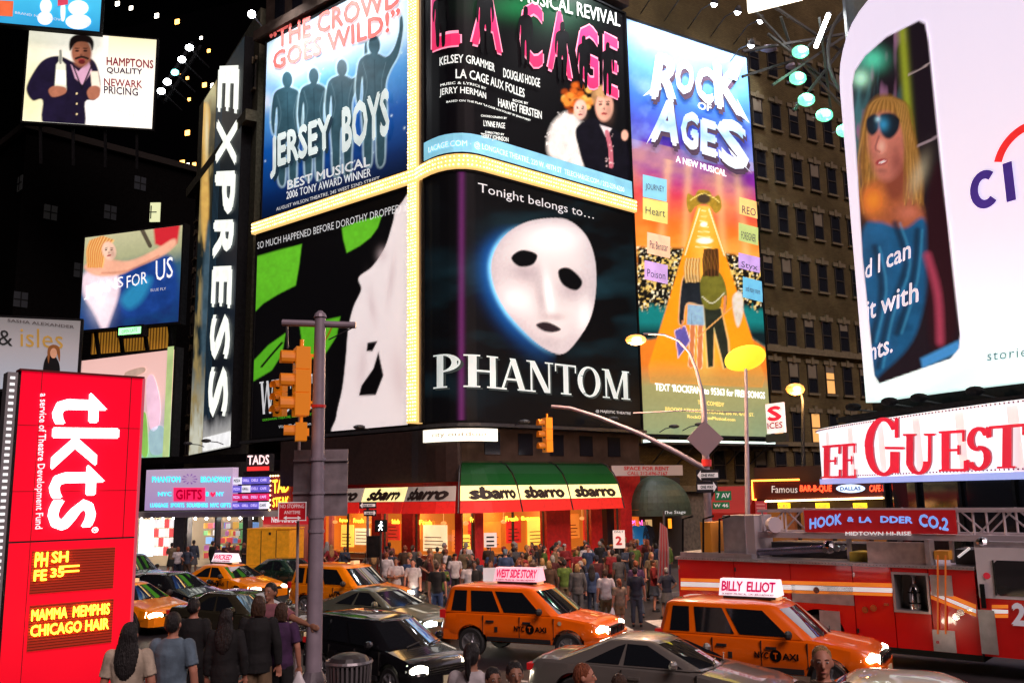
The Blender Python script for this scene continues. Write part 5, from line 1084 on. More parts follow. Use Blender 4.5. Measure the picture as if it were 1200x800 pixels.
mul = MB(); mul.box((0, -.08, 0), (.08, .06, 1.28)); mul.box((0, -.08, 0), (1.08, .058, .08)); mul = mul.mesh('glazing_bar', [BLACK])
random.seed(11)
for r_ in range(9):
    for k in range(12):
        if random.random() < .3 or k % 2 or (r_, k // 2) not in {(0, 0), (1, 1), (1, 0), (1, 3), (2, 0), (2, 1), (2, 4), (3, 2), (5, 1), (0, 4), (4, 0)}: continue
        x = 24 + k * 17.5; y = 215 + r_ * 34
        if x > 215: continue
        if 40 < r_ * 33: pass
        u, z = P5.px(x, y); q = P5.pos(u, z, .03); a, b = P5.pos(u, 0), P5.pos(u + .1, 0)
        lit = False; o = link('window', dimw, t); o.location = q - t.location; o.rotation_euler.z = math.atan2(b.y - a.y, b.x - a.x); link('glazing_bar', mul, o)
u, z = P5.px(177, 249); o = link('window', litw, t); o.location = P5.pos(u, z, .05) - t.location; link('glazing_bar', mul, o)
PT5 = Panel([tuple(at(176, 100, 125).to_2d()), tuple(at(320, 100, 118).to_2d())])
t = thing('far_tower', 'distant black tower with scattered tiny orange and white window lights', 'building', tuple(PT5.pos(8, 0)))
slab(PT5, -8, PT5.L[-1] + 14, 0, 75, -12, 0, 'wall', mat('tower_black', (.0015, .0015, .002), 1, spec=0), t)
for x, y, cc in ((208, 26, 'o'), (184, 19, 'w'), (212, 89, 'o'), (220, 92, 'o'), (240, 100, 'o'), (250, 101, 'w'), (222, 117, 'o'), (220, 156, 'o'), (214, 191, 'o'), (220, 194, 'w'), (228, 193, 'o'), (231, 199, 'o'), (234, 197, 'w'), (217, 214, 'w'), (222, 196, 'o'), (198, 252, 'o'), (226, 202, 'o'), (138, 5, 'w'), (154, 10, 'w'), (245, 60, 'o'), (236, 45, 'w')):
    u, z = PT5.px(x, y); s_ = random.uniform(.35, .75)
    slab(PT5, u - s_ / 2, u + s_ / 2, z - s_ / 2, z + s_ / 2, .01, .15, 'lit_window', mat('far_light_' + cc, (1, .6, .2), .5, emit=(1, .42, .08) if cc == 'o' else (1, .9, .75), k=7), t)
for i, (x, y) in enumerate(((222, 56), (213, 70), (205, 85), (196, 96), (189, 107))):
    q = at(x, y, 80); o = thing('floodlight', 'bright white floodlight in a slanting row against the black sky, %s from the top' % ('first', 'second', 'third', 'fourth', 'fifth')[i], 'floodlight', tuple(q), group='slanting row of floodlights in the dark')
    MB().ball(q, (.38, .3, .3), 10, 6).build('glass', LAMPGLOW if i != 2 else mat('teal_lamp', (.4, 1, .9), .3, emit=(.2, .9, .8), k=4), o); MB().bar(q + Vector((0, .2, 0)), q + Vector((1.2, 2.2, -1)), .12).build('bracket', BLACK, o)
tr = thing('roof_truss', 'barely visible dark truss carrying the slanting row of floodlights', 'truss', tuple(at(205, 80, 82)))
MB().bar(at(226, 50, 82.4), at(184, 115, 82.4), .3).bar(at(236, 54, 84), at(194, 119, 84), .3).build('chord', BLACK, tr)
for k in range(5): MB().bar(at(226 - k * 10, 50 + k * 15, 82.4), at(232 - k * 10, 62 + k * 15, 84), .15).build('strut', BLACK, tr)

# ================================================================== LEFT BILLBOARDS
def board(name, label, ps, box, mt, z=None, cat='billboard', legs=True, base=None, k=None):
    P = from_px(*ps, y=sum(box) / 4); u0 = 0; u1 = P.L[-1]; xm = (ps[0][0] + ps[1][0]) / 2
    a = P.px(ps[0][0], box[0])[1]; b_ = P.px(ps[1][0], box[1])[1]; z1 = (a + b_) / 2
    c = P.px(ps[0][0], box[2])[1]; d = P.px(ps[1][0], box[3])[1]; z0 = (c + d) / 2
    t = thing(name, label, cat, tuple(P.pos(u1 / 2, z0)))
    slab(P, u0 - .15, u1 + .15, z0 - .15, z1 + .15, -.6, -.02, 'frame', BLACK, t)
    rect(P, u0, u1, z0, z1, 'print_sheet', mt(z0, z1) if callable(mt) else mt, t, 0)
    if legs:
        for k_ in range(4): MB().bar(P.pos(u1 * (k_ + .5) / 4, z0 - .1, -.4), P.pos(u1 * (k_ + .5) / 4, z0 - 3, -1.2), .2).build('prop', BLACK, t)
    return P, t
P, t = board('billboard', 'white rooftop billboard of a man in a dark jacket holding a bottle', ((30, 66), (181, 68)), (34, 47, 141, 152), lambda a, b: ramp_mat('cream_board', a, b, [(0, (1, .98, .85)), (.6, (.95, .93, .8)), (1, (.75, .72, .45))], .95, .15, nscale=.2))
t_u = (0, P.L[-1]); z1_ = (P.px(30, 34)[1] + P.px(181, 47)[1]) / 2; z0_ = (P.px(30, 141)[1] + P.px(181, 152)[1]) / 2
cvh = Canvas(P, 0, P.px(124, 95)[0], z0_ + .01, z1_ - .01, .06); X_, Y_ = cvh.x, cvh.y
cvh.fill((250, 247, 232)); cvh.glow(36, 110, 30, 60, (225, 222, 160), .8); cvh.glow(110, 130, 30, 40, (255, 255, 255), .8)
JK = (20, 14, 40)
cvh.poly([(52, 146), (50, 118), (38, 118), (31, 104), (40, 84), (52, 70), (70, 66), (90, 74), (103, 68), (113, 76), (118, 100), (112, 117), (100, 120), (97, 150)], JK, .9, tex=.5, ts=10)
cvh.poly([(83, 76), (92, 84), (104, 72), (108, 84), (97, 100), (88, 92)], (205, 160, 185), .7, sm=False); cvh.line([(86, 78), (96, 104), (108, 76)], 2, (10, 8, 20), .9, sm=False)
for y in (110, 122, 134): cvh.ell(90, y, 1.2, 1.2, (220, 200, 150), .4)
cvh.face(95.5, 62, 12, 17, (150, 92, 68)); cvh.poly([(82, 60), (82, 47), (90, 41), (104, 42), (110, 50), (108, 60), (104, 51), (90, 50)], (24, 16, 16), .8); cvh.line([(89, 69), (96, 67), (103, 69)], 2.6, (25, 14, 12), .95); cvh.ell(96, 73, 4, 2.6, (90, 25, 25), .4)
cvh.poly([(66, 76), (69, 72), (69, 60), (73, 60), (73, 72), (77, 76), (78, 106), (64, 104)], (225, 228, 205), .7, sm=False, tex=.1); cvh.line([(71, 60), (71, 74)], 3, (90, 95, 90), .8, sm=False); cvh.poly([(66, 82), (77, 83), (77, 100), (65, 98)], (250, 248, 240), .6, sm=False)
cvh.poly([(106, 84), (115, 84), (118, 104), (108, 106)], (240, 228, 205), .8, sm=False)
for q_ in ([(57, 106), (64, 101), (77, 103), (76, 110), (62, 114)], [(102, 108), (108, 101), (117, 103), (116, 114), (106, 117)]): cvh.poly(q_, (165, 105, 80), .8, tex=.15)
cvh.build('print_photo', t, .9, .02)
MR = ink('maroon_print', (.3, .02, .05), .4); DK = ink('dark_purple_print', (.05, .01, .07), .3)
tx(P, t, 'HAMPTONS', MR, 125, 77, 180, 81, 10, w=.05, bold=.03); tx(P, t, 'QUALITY', DK, 125, 87, 167, 89, 8, w=.05, bold=.03)
tx(P, t, 'NEWARK', MR, 122, 101, 167, 104, 9, w=.05, bold=.02); tx(P, t, 'PRICING', DK, 122, 110, 162, 113, 9, w=.05, bold=.02); tx(P, t, 'DAFFY’S', ink('faint_gold', (.85, .75, .6), .9), 138, 137, 172, 141, 8, w=.05)
P, t = board('billboard', 'glowing blue billboard cut off by the top left corner', ((-25, 64), (119, 66)), (-45, -30, 28, 34), lambda a, b: ramp_mat('blue_board', a, b, [(0, (.02, .3, .6)), (.5, (.05, .5, .8)), (1, (.1, .5, .8))], .8, .3, nscale=.3), legs=False)
art(P, t, 'printed_shape', ink('orange_print', (.8, .15, .05), .7), [(-20, 0), (16, 2), (15, 20), (-20, 18)], .05)
for cx, cy, rx, ry in ((54, 8, 7, 9), (53, 22, 9, 8), (92, 10, 12, 9), (92, 26, 15, 9), (74, 14, 3, 12)): art(P, t, 'printed_figure', ink('milky_print', (.75, .85, .95), .9), ell(cx, cy, rx, ry), .06)
art(P, t, 'printed_scarf', ink('scarf_red', (.6, .05, .1), .8), [(68, -10), (80, -10), (80, 6), (68, 8)], .08); tx(P, t, 'BRAND NEW SHOW', WHITE_S, 18, 17, 74, 26, 3, w=.08)
P, t = board('billboard', 'colourful billboard of a fair haired woman with the words jeans for us', ((97, 60), (211, 57.5)), (283, 260, 390, 373), lambda a, b: ramp_mat('jeans_board', a, b, [(0, (.03, .05, .22)), (.3, (.02, .06, .25)), (.5, (.05, .2, .3)), (.75, (.25, .3, .2)), (1, (.45, .4, .25))], .75, .22, nscale=.4))
z1_ = (P.px(97, 283)[1] + P.px(211, 260)[1]) / 2; z0_ = (P.px(97, 390)[1] + P.px(211, 373)[1]) / 2
cvj = Canvas(P, 0, P.L[-1], z0_ + .01, z1_ - .01, .06); X_, Y_ = cvj.x, cvj.y; cvj.grad(Y_ + .2 * (X_ - 150), [(270, (190, 190, 150)), (300, (165, 170, 130)), (320, (50, 90, 110)), (360, (25, 45, 110)), (395, (20, 20, 60))])
cvj.mix(.5 * fbm(X_, Y_, 14, 3) * (Y_ > 310), (20, 90, 150)); cvj.poly([(180, 266), (212, 258), (208, 285), (196, 292), (182, 286)], (200, 40, 50), 1.5, sm=False); cvj.line([(166, 268), (176, 288)], 5, (60, 45, 40), .9, sm=False)
cvj.poly([(140, 322), (170, 308), (200, 300), (208, 340), (190, 362), (150, 372), (136, 350)], (25, 60, 130), 3, tex=.4, ts=12); cvj.poly([(142, 350), (160, 330), (178, 326), (168, 350), (152, 362)], (40, 130, 175), 4)
cvj.poly([(98, 322), (118, 312), (136, 318), (140, 340), (131, 370), (122, 388), (110, 366), (98, 345)], (240, 215, 225), 2.5, tex=.15, ts=8); cvj.glow(118, 350, 12, 22, (255, 250, 255), .8)
cvj.poly([(99, 312), (120, 303), (150, 306), (180, 294), (203, 280), (206, 287), (190, 300), (160, 313), (140, 322), (112, 323)], (235, 175, 145), 1.5, tex=.15, ts=10); cvj.line([(120, 320), (150, 317), (186, 300)], 2, (180, 110, 85), .6, 2)
for _k in range(26): cvj.line([(106 + _k * 1.1, 277 + abs(_k - 13) * .4), (102 + _k * .9, 294), (103 + _k * .7, 313)], 1.7, ((225, 150, 70), (245, 195, 120), (190, 105, 40))[_k % 3], .85)
cvj.face(128, 294, 8, 11, (245, 200, 175), -15); cvj.build('print_photo', t, .85, .02)
for s_, a_ in (('JEANS', (100, 352, 146, 340, 16)), ('FOR', (150, 338, 174, 332, 14)), ('US', (184, 330, 204, 325, 24))): tx(P, t, s_, WHITE, *a_, w=.12)
tx(P, t, 'BLUE FLY', WHITE_S, 178, 342, 196, 340, 3, w=.12)
P, t = board('wall_panel', 'ribbed orange lit wall panel under the jeans billboard', ((108, 61), (197, 59)), (391, 379, 419, 404), mat('orange_ribbed', (.6, .28, .03), .5, k=.45), cat='panel', legs=False)
for k in range(26): slab(P, k * P.L[-1] / 26, k * P.L[-1] / 26 + .08, t.location.z + .02, t.location.z + 1.6, .01, .06, 'rib', mat('rib_brown', (.3, .13, .02), .5, k=.2), t)
P, t = board('small_sign', 'tiny green neon sign on the orange ribbed panel', ((139, 58.5), (165, 58)), (385, 382, 393, 390), mat('neon_green_sheet', (.3, 1, .3), .4, emit=(.25, 1, .3), k=2.5), cat='sign', legs=False); tx(P, t, 'OPEN LATE', INKBLACK, 143, 391, 161, 388, 4, w=.03)
P, t = board('billboard', 'dim grey billboard reading & isles with a small figure of a woman in black', ((-30, 54), (92, 56)), (365, 381, 450, 462), lambda a, b: ramp_mat('grey_board', a, b, [(0, (.3, .34, .4)), (.6, (.28, .26, .27)), (1, (.18, .17, .17))], .7, .1, nscale=.2))
tx(P, t, '&', ink('board_black', (.02, .02, .02), .2), -2, 404, 15, 406, 18, w=.05); tx(P, t, 'isles', ink('board_gold', (.35, .2, .04), .6), 24, 406, 74, 409, 22, w=.05); tx(P, t, 'SASHA ALEXANDER', ink('board_black2', (.08, .06, .06), .2), 9, 377, 87, 385, 3.5, w=.05, bold=.02)
art(P, t, 'printed_person', INKBLACK, sp((52, 424), (58, 414), (64, 416), (70, 428), (68, 440), (52, 438)), .08); art(P, t, 'printed_face', ink('isles_skin', (.5, .25, .15), .6), ell(63, 414, 4, 6), .1); art(P, t, 'printed_hair', ink('isles_hair', (.2, .07, .02), .5), sp((57, 426), (56, 410), (62, 404), (70, 408), (70, 424), (66, 412), (60, 412)), .09)
for k in range(3): slab(P, 2 + k * 1.1, 2.5 + k * 1.1, t.location.z - .5, t.location.z + .9, .02, .05, 'printed_column', ink('column_grey', (.5, .5, .52), .6), t)
P, t = board('billboard', 'pale pink and green billboard behind the red ticket sign', ((88, 57), (201, 53)), (428, 405, 545, 533), lambda a, b: ramp_mat('pink_board', a, b, [(0, (.3, .6, .4)), (.25, (.5, .45, .5)), (.6, (.85, .55, .5)), (1, (.8, .5, .45))], .8, .2, nscale=.3))
for (nm, col, pts) in (('printed_streak', (.9, .6, .75), [(172, 450), (180, 440), (188, 470), (186, 500), (176, 500)]), ('printed_glass', (.35, .55, .6), [(176, 505), (192, 500), (193, 528), (178, 531)]), ('printed_shade', (.55, .38, .3), [(148, 436), (168, 430), (170, 436), (150, 444)]), ('printed_green', (.25, .55, .1), [(165, 490), (172, 486), (174, 530), (167, 531)])): art(P, t, nm, ink('pk_' + nm, col, .75), sp(*pts), .05)
slab(P, P.L[-1] - .5, P.L[-1], t.location.z, P.px(201, 406)[1], .03, .06, 'edge_strip', ink('green_edge', (.45, .6, .25), .8), t)

# ================================================================== SHOPS AT STREET LEVEL ON THE LEFT
P4 = from_px((165, 51), (345, 47.5))
t = thing('gift_shop', 'bright gift shop front under the lilac sign, its window full of souvenirs', 'shop front', tuple(P4.pos(4, .15)))
slab(P4, -12, P4.L[-1], 6.0, 6.35, -1.5, -.2, 'upper_wall', NIGHTB, t)
slab(P4, -12, P4.L[-1], .15, 3.3, -3.2, -3.0, 'back_wall', mat('shop_back_warm', (.5, .38, .25), .7, k=.25), t); slab(P4, -12, P4.L[-1], 3.0, 3.3, -3, -.1, 'shop_ceiling', mat('ceiling_grey', (.4, .38, .36), .7), t)
for x0, x1 in ((202, 214), (283, 289), (216, 218), (250, 252)): slab(P4, P4.px(x0, 620)[0], P4.px(x1, 620)[0], .15, 3.0, -.5, -.1, 'pier', DARK, t)
random.seed(5)
for k in range(70):
    u = random.uniform(P4.px(215, 620)[0], P4.px(283, 620)[0]); z = random.choice((.9, 1.3, 1.7, 2.1, 2.5)); s_ = random.uniform(.18, .34)
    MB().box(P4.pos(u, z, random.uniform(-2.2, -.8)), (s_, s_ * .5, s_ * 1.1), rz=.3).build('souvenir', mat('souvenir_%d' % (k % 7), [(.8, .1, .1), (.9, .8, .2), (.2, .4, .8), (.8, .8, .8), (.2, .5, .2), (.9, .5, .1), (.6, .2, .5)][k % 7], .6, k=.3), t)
for z in (.75, 1.15, 1.55, 1.95, 2.35): slab(P4, P4.px(215, 620)[0], P4.px(283, 620)[0], z - .03, z, -2.3, -1.9, 'shelf', GREY, t)
for k in range(14):
    u = -2 + k * .75; MB().ball(P4.pos(u, 2.92, -.7), .07, 6, 4).build('ceiling_bulb', LAMPGLOW, t)
l = bpy.data.lights.new('shop_light', 'POINT'); l.energy = 260; l.color = (1, .85, .7); lo = link('shop_light', l, t); lo.location = P4.pos(4, 2.6, -1.2) - t.location
l = bpy.data.lights.new('shop_light', 'POINT'); l.energy = 260; l.color = (1, .85, .7); lo = link('shop_light', l, t); lo.location = P4.pos(-1, 2.6, -1.2) - t.location
slab(P4, P4.px(160, 620)[0], P4.px(176, 620)[0], .9, 2.9, -.3, -.2, 'lit_window', ink('cold_window', (.7, .9, 1), 1.2), t)
for k in range(4):
    for j in range(4): slab(P4, P4.px(177 + 6 * k, 620)[0], P4.px(182 + 6 * k, 620)[0], .95 + .5 * j, 1.4 + .5 * j, -.3, -.22, 'price_card', ink('price_card_%d' % ((k + j) % 3), [(.95, .9, .9), (.9, .85, .8), (.8, .1, .1)][(k + j) % 3], .9), t)
s4 = thing('gift_sign', 'lilac GIFTS sign with turquoise words and a red panel, above the souvenir shop', 'sign', tuple(P4.pos(3, 3.4, .3)))
g0, g1 = P4.px(175, 575)[0], P4.px(276, 575)[0]; h0, h1 = P4.px(225, 597)[1], P4.px(225, 549)[1]
slab(P4, g0, g1, h0, h1, -.2, .3, 'lightbox', ramp_mat('lilac_box', h0, h1, [(0, (.35, .25, .5)), (1, (.45, .35, .5))], .75, .1), s4)
TQ = ink('turquoise', (.05, .8, .85), 1.2)
for s_, a_ in (('PHANTOM', (183, 565, 216, 565, 7)), ('BROADWAY', (240, 565, 275, 565, 7)), ('NYC', (190, 581, 206, 581, 5)), ('LUGGAGE  SPORTS  SOUVENIRS  NYC GIFTS', (181, 594, 275, 594, 5))): tx(P4, s4, s_, TQ, *a_, w=.33, bold=.04)
art(P4, s4, 'red_panel', ink('gift_red', (.9, .02, .12), .9), [(208, 571), (245, 571), (245, 587), (208, 587)], .32); tx(P4, s4, 'GIFTS', ink('gift_red_dark', (.45, .0, .03), .7), 211, 585, 242, 585, 12, w=.34, bold=.05)
tx(P4, s4, 'I', TQ, 246, 581, 249, 581, 5, w=.33, bold=.03); art(P4, s4, 'heart', ink('heart_red', (.9, .02, .1), 1), sp((251, 578), (253, 576), (254, 578), (256, 576), (257, 578), (254, 582), n=3), .33); tx(P4, s4, 'NY', TQ, 258, 581, 267, 581, 5, w=.33, bold=.03)
for k in range(10): art(P4, s4, 'sunburst_ray', ink('ray_purple', (.25, .1, .4), .6), [(227 + 3 * math.cos(k * .628), 561 + 3 * math.sin(k * .628)), (227 + 9 * math.cos(k * .628 - .12), 561 + 6 * math.sin(k * .628 - .12)), (227 + 9 * math.cos(k * .628 + .12), 561 + 6 * math.sin(k * .628 + .12))], .33)
s5 = thing('panel_sign', 'violet and red sign of many small lettered panels beside the lilac gift sign', 'sign', tuple(P4.pos(8, 3.4, .3)))
for j in range(4):
    for k in range(4):
        a = P4.px(277 + k * 10.3, 575)[0]; b_ = P4.px(286.6 + k * 10.3, 575)[0]; z = P4.px(290, 596 - j * 9.7)[1]; zz = P4.px(290, 588 - j * 9.7)[1]
        wh = (j, k) in ((3, 0), (2, 1), (0, 3)); slab(P4, a, b_, z, zz, .1, .3, 'panel', ink('pnl_w' if wh else ('pnl_r' if j == 1 else 'pnl_v'), (.8, .8, .95) if wh else ((.6, .02, .12) if j == 1 else (.12, .1, .5)), .8), s5)
        text(P4, s5, ('PIZZA', 'GRILL', 'DELI', 'CAFE')[k], ink('pnl_text', (.6, .5, .9), .9) if not wh else INKBLACK, (a + .06, z + .12), (b_ - .06, z + .12), (a + .06, zz - .1), uz=True, w=.32, bold=.03)
s6 = thing('steakhouse_sign', 'small red and white TADS sign on the dark wall', 'sign', tuple(P4.pos(8, 6, .3)))
a, b_ = P4.px(291, 545)[0], P4.px(320, 545)[0]; z, zz = P4.px(305, 552)[1], P4.px(305, 532)[1]
slab(P4, a, b_, z, zz, -.1, .2, 'box', DARK, s6); text(P4, s6, 'TADS', ink('tads_white', (1, .7, .7), 1.1), (a + .1, z + .35), (b_ - .1, z + .35), (a + .1, zz - .05), uz=True, w=.22, bold=.03); slab(P4, a + .1, b_ - .1, z + .03, z + .25, .2, .24, 'red_bar', ink('tads_red', (.8, .03, .03), .9), s6)
P8 = from_px((319, 49), (343, 48)); z, zz = P8.px(330, 597)[1], P8.px(330, 557)[1]
s7 = thing('neon_sign', 'yellow on red TAD neon sign beside the grey sign back', 'sign', tuple(P8.pos(.5, z)))
slab(P8, 0, P8.L[-1], z, zz, -.15, .1, 'box', mat('dark_red_box', (.25, .01, .01), .5, k=.3), s7); NY_ = mat('neon_yellow_tube', (1, .8, .1), .4, emit=(1, .62, .03), k=3)
tx(P8, s7, 'TAD', NY_, 322, 578, 341, 576, 16, w=.14, bold=.03); tx(P8, s7, 'STEAK', NY_, 322, 594, 341, 592, 11, w=.14, bold=.02)
for k in range(9): MB().ball(P8.pos(P8.L[-1] * k / 8, zz, .14), .05, 6, 4).build('bulb', BULB, s7)
for k in range(7): MB().ball(P8.pos(0, z + (zz - z) * k / 7, .14), .05, 6, 4).build('bulb', BULB, s7)
s8 = thing('shop_banner', 'low red banner reading New York behind the no stopping sign', 'sign', tuple(P8.pos(.2, 2.6)))
P9 = from_px((311, 48.5), (372, 47)); slab(P9, 0, P9.L[-1], P9.px(330, 614)[1], P9.px(330, 601)[1], -.1, .1, 'cloth', mat('banner_red', (.6, .02, .03), .6, k=.5), s8); tx(P9, s8, 'New York Deli', WHITE_S, 320, 612, 352, 612, 7, w=.12, bold=.02)
s9 = thing('dark_facade', 'dark facade between the gift shop and the corner building', 'building', tuple(P9.pos(1, 0)))
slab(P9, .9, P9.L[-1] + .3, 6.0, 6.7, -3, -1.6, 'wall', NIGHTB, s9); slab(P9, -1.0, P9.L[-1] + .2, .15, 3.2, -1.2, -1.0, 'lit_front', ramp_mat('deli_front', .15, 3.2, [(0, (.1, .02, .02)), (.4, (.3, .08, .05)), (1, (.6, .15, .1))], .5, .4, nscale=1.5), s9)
# ================================================================== VEHICLES
TYRE = mat('tyre_rubber', (.02, .02, .02), .8); RIM = mat('wheel_rim', (.45, .45, .47), .3, .8); CHROME = mat('chrome', (.6, .6, .62), .15, 1)
CGL = mat('car_glass', (.012, .014, .018), .05, 0, spec=1, coat=1); CGL.node_tree.nodes['Principled BSDF'].inputs['Coat IOR'].default_value = 2.1; GAP = mat('panel_gap', (.01, .008, .006), .8); TRIM = mat('black_car_trim', (.02, .02, .022), .5)
UNDER = mat('car_underside', (.012, .012, .012), .9)
HEAD = mat('headlight_on', (1, 1, 1), .2, emit=(1, .9, .68), k=22); HEADC = mat('headlight_cool', (1, 1, 1), .2, emit=(.8, .93, 1), k=28); HEADOFF = mat('headlight_lens', (.5, .5, .52), .1, .3)
TAILM = mat('tail_light_red', (.3, .008, .01), .2, emit=(1, .02, .02), k=.18); AMB = mat('amber_lens', (1, .4, .02), .3, emit=(1, .4, .02), k=2.5); PLATE = mat('number_plate', (.6, .55, .35), .5)
def paint(n, c, metal=0, rough=.3): return mat('paint_' + n, c, rough, metal, coat=1, noise=.06, nscale=1.5)
TAXI = paint('taxi_orange', (.98, .15, .001))
TAXIY = paint('taxi_yellow', (.95, .26, .002))
SPEC = {
 'suv': dict(L=4.44, w=.9, zb=.42, ax=(-1.3, 1.32), r=.36, belt=[(-2.22, .62), (-2.19, 1.02), (-2.1, 1.1), (.9, 1.1), (1.15, 1.08), (1.9, .97), (2.1, .88), (2.22, .62)], cab=(-2.13, 1.05, -1.98, .28, .845, .70, 1.08, 1.70), wins=[(.03, .16, 'q'), (.2, .42, ''), (.45, .72, '')], dark=1),
 'sedan': dict(L=4.8, w=.92, zb=.3, ax=(-1.4, 1.45), r=.33, belt=[(-2.4, .55), (-2.36, .88), (-2.2, .97), (-1.5, .99), (.9, .95), (1.1, .93), (2.0, .78), (2.28, .68), (2.4, .5)], cab=(-1.75, 1.05, -1.0, .1, .86, .60, .94, 1.40), wins=[(.16, .42, ''), (.45, .73, '')], dark=0),
 'coupe': dict(L=4.75, w=.92, zb=.28, ax=(-1.38, 1.42), r=.34, belt=[(-2.37, .5), (-2.34, .84), (-2.2, .96), (-1.6, .97), (.7, .93), (.95, .91), (1.9, .76), (2.22, .66), (2.37, .48)], cab=(-1.85, .98, -.75, .0, .86, .58, .93, 1.35), wins=[(.2, .38, 'q'), (.41, .76, '')], dark=0),
 'wagon': dict(L=4.3, w=.89, zb=.32, ax=(-1.25, 1.3), r=.33, belt=[(-2.15, .55), (-2.12, .95), (-2.03, 1.0), (.9, .98), (1.1, .96), (1.75, .84), (2.02, .74), (2.15, .52)], cab=(-2.05, 1.15, -1.75, .25, .84, .64, .96, 1.52), wins=[(.06, .22, 'q'), (.25, .46, ''), (.49, .74, '')], dark=0)}
def interp(tb, x):
    for (a, p), (b, q) in zip(tb, tb[1:]):
        if x <= b: return p + (q - p) * max(0, (x - a)) / (b - a)
    return tb[-1][1]
def make_car(name, label, kind, col, loc, deg, cat='car', group=None, taxi=None, head='off', mirrors=True, plate=True):
    S = SPEC[kind]; L = S['L']; w = S['w']; zb = S['zb']; r = S['r']; h = L / 2
    t = thing(name, label, cat, (loc[0], loc[1], 0), R(deg), group)
    def B(mb, nm, mt, par=t, smooth=False): return mb.build(nm, mt, par, smooth, world=False)
    # lower body: many sections so the wheel arches are really cut
    xs = sorted(set([round(-h + L * i / 44, 3) for i in range(45)] + [round(a + (r + .07) * math.cos(math.pi * k / 12), 3) for a in S['ax'] for k in range(13)]))
    rings = []
    for x in xs:
        zt_ = interp(S['belt'], x); e = abs(x) / h; ww = w * (1 - .10 * max(0, (e - .72) / .28) ** 2.2) * (1 - .05 * max(0, (e - .94) / .06))
        b_ = zb + (.12 * max(0, (e - .9) / .1) ** 1.5)
        for a in S['ax']:
            d = abs(x - a)
            if d < r + .07: b_ = max(b_, r + math.sqrt(max(0, (r + .07) ** 2 - d * d)))
        b_ = min(b_, zt_ - .08); zt2 = zt_; mid = max(b_ + .02, zt_ - .22)
        sec = [(ww * .93, b_), (ww * .99, max(b_ + .01, min(zb + .16, zt_ - .25))), (ww, max(b_ + .015, (zb + zt_) / 2 - .05)), (ww * .985, mid), (ww * .955, zt_ - .06), (ww * .90, zt_ - .01), (ww * .6, zt_ + .025), (0, zt_ + .035)]
        rings.append([(x, -y, z) for y, z in sec] + [(x, y, z) for y, z in sec[-2::-1]])
    B(MB().loft(rings, closed=False, cap=False).add(rings[0], [list(range(len(rings[0])))]).add(rings[-1], [list(range(len(rings[0])))[::-1]]), 'body', col, smooth='auto')
    B(MB().bbox((-h + .15, -w + .14, zb - .02), (h - .15, w - .14, zb + .22)), 'underbody', UNDER)
    # cabin
    xr, xf, tr_, tf, wb, wr, z0, z1 = S['cab']
    def outline(k):
        a = xr + (tr_ - xr) * k; b_ = xf + (tf - xf) * k; ww = wb + (wr - wb) * k; z = z0 + (z1 - z0) * k
        half = [(a - .05, 0), (a - .04, .5 * ww), (a, .9 * ww), (a + .1, ww), (b_ - .18, ww), (b_, .88 * ww), (b_ + .1, .5 * ww), (b_ + .13, 0)]
        return half, z
    rg = []
    for k in (0, .3, .6, .86, .95, 1.0):
        hf, z = outline(k); sc_ = 1 if k < .9 else (.985 if k < 1 else .93); cx = (tr_ + tf) / 2
        rg.append([(cx + (x - cx) * sc_, -y * sc_, z) for x, y in hf] + [(cx + (x - cx) * sc_, y * sc_, z) for x, y in hf[-2:0:-1]])
    hf, z = outline(1); cx = (tr_ + tf) / 2
    rg.append([(cx + (x - cx) * .6, y * .6, z1 + .035) for x, y, _ in rg[-1]])
    B(MB().loft(rg), 'cabin', col, smooth='auto')
    def side(s, k, sg, off=.012):
        a0, b0 = xr + .1, xf - .18; a1, b1 = tr_ + .1, tf - .18
        x = (a0 + (b0 - a0) * s) * (1 - k) + (a1 + (b1 - a1) * s) * k; y = wb + (wr - wb) * k; z = z0 + (z1 - z0) * k
        return Vector((x, sg * (y + off), z + off * .3))
    for sg in (-1, 1):
        for i, (s0, s1, q) in enumerate(S['wins']):
            wf = 1.28; a, b_ = s0 * wf, min(s1 * wf, .985); k0, k1 = .06, .84
            last = i == len(S['wins']) - 1; first = i == 0
            pts = [(a + (.0 if not first else .015), k0), (b_, k0), (b_ - (.0), k1 if not last else k1 - .02), (a + (.05 if first and kind != 'suv' else 0), k1)]
            if kind in ('coupe', 'sedan') and first: pts = [(a - .04, k0), (b_, k0), (b_, k1), (a + .1, k1 - .12)]
            pts = [(min(max(p, .0), 1), k) for p, k in pts]
            B(MB().add([side(p, k, sg) for p, k in pts], [(0, 1, 2, 3)]), 'side_window', CGL)
        hx = [.1, 1.02] if kind == 'coupe' else [-1.0, -.02, .92]
        for x in ([-.95, .05, .95] if kind != 'coupe' else [-.45, .92]):
            B(MB().bbox((x - .008, sg * (w + .001), zb + .14), (x + .008, sg * (w - .05), z0 - .05)), 'door_gap', GAP)
        for x in ((-.75, .25) if kind != 'coupe' else (-.2,)): B(MB().bbox((x - .1, sg * (w + .03), z0 - .2), (x + .1, sg * (w - .03), z0 - .155)), 'door_handle', TRIM if taxi else col)
        B(MB().bbox((-h + .75, sg * (w + .012), zb + .02), (h - .85, sg * (w - .06), zb + .1)) if False else MB().bbox((S['ax'][0] + r + .1, sg * (w * .99 + .012), zb + .02), (S['ax'][1] - r - .1, sg * (w - .08), zb + .12)), 'side_trim', TRIM)
        if mirrors: B(MB().ball((xf - .42, sg * (w + .1), z0 + .1), (.08, .12, .09), 8, 5), 'wing_mirror', col if not taxi else TRIM)
        # lamps
        hz = interp(S['belt'], h - .2) - .1; hm = {'off': HEADOFF, 'warm': HEAD, 'cool': HEADC}[head]
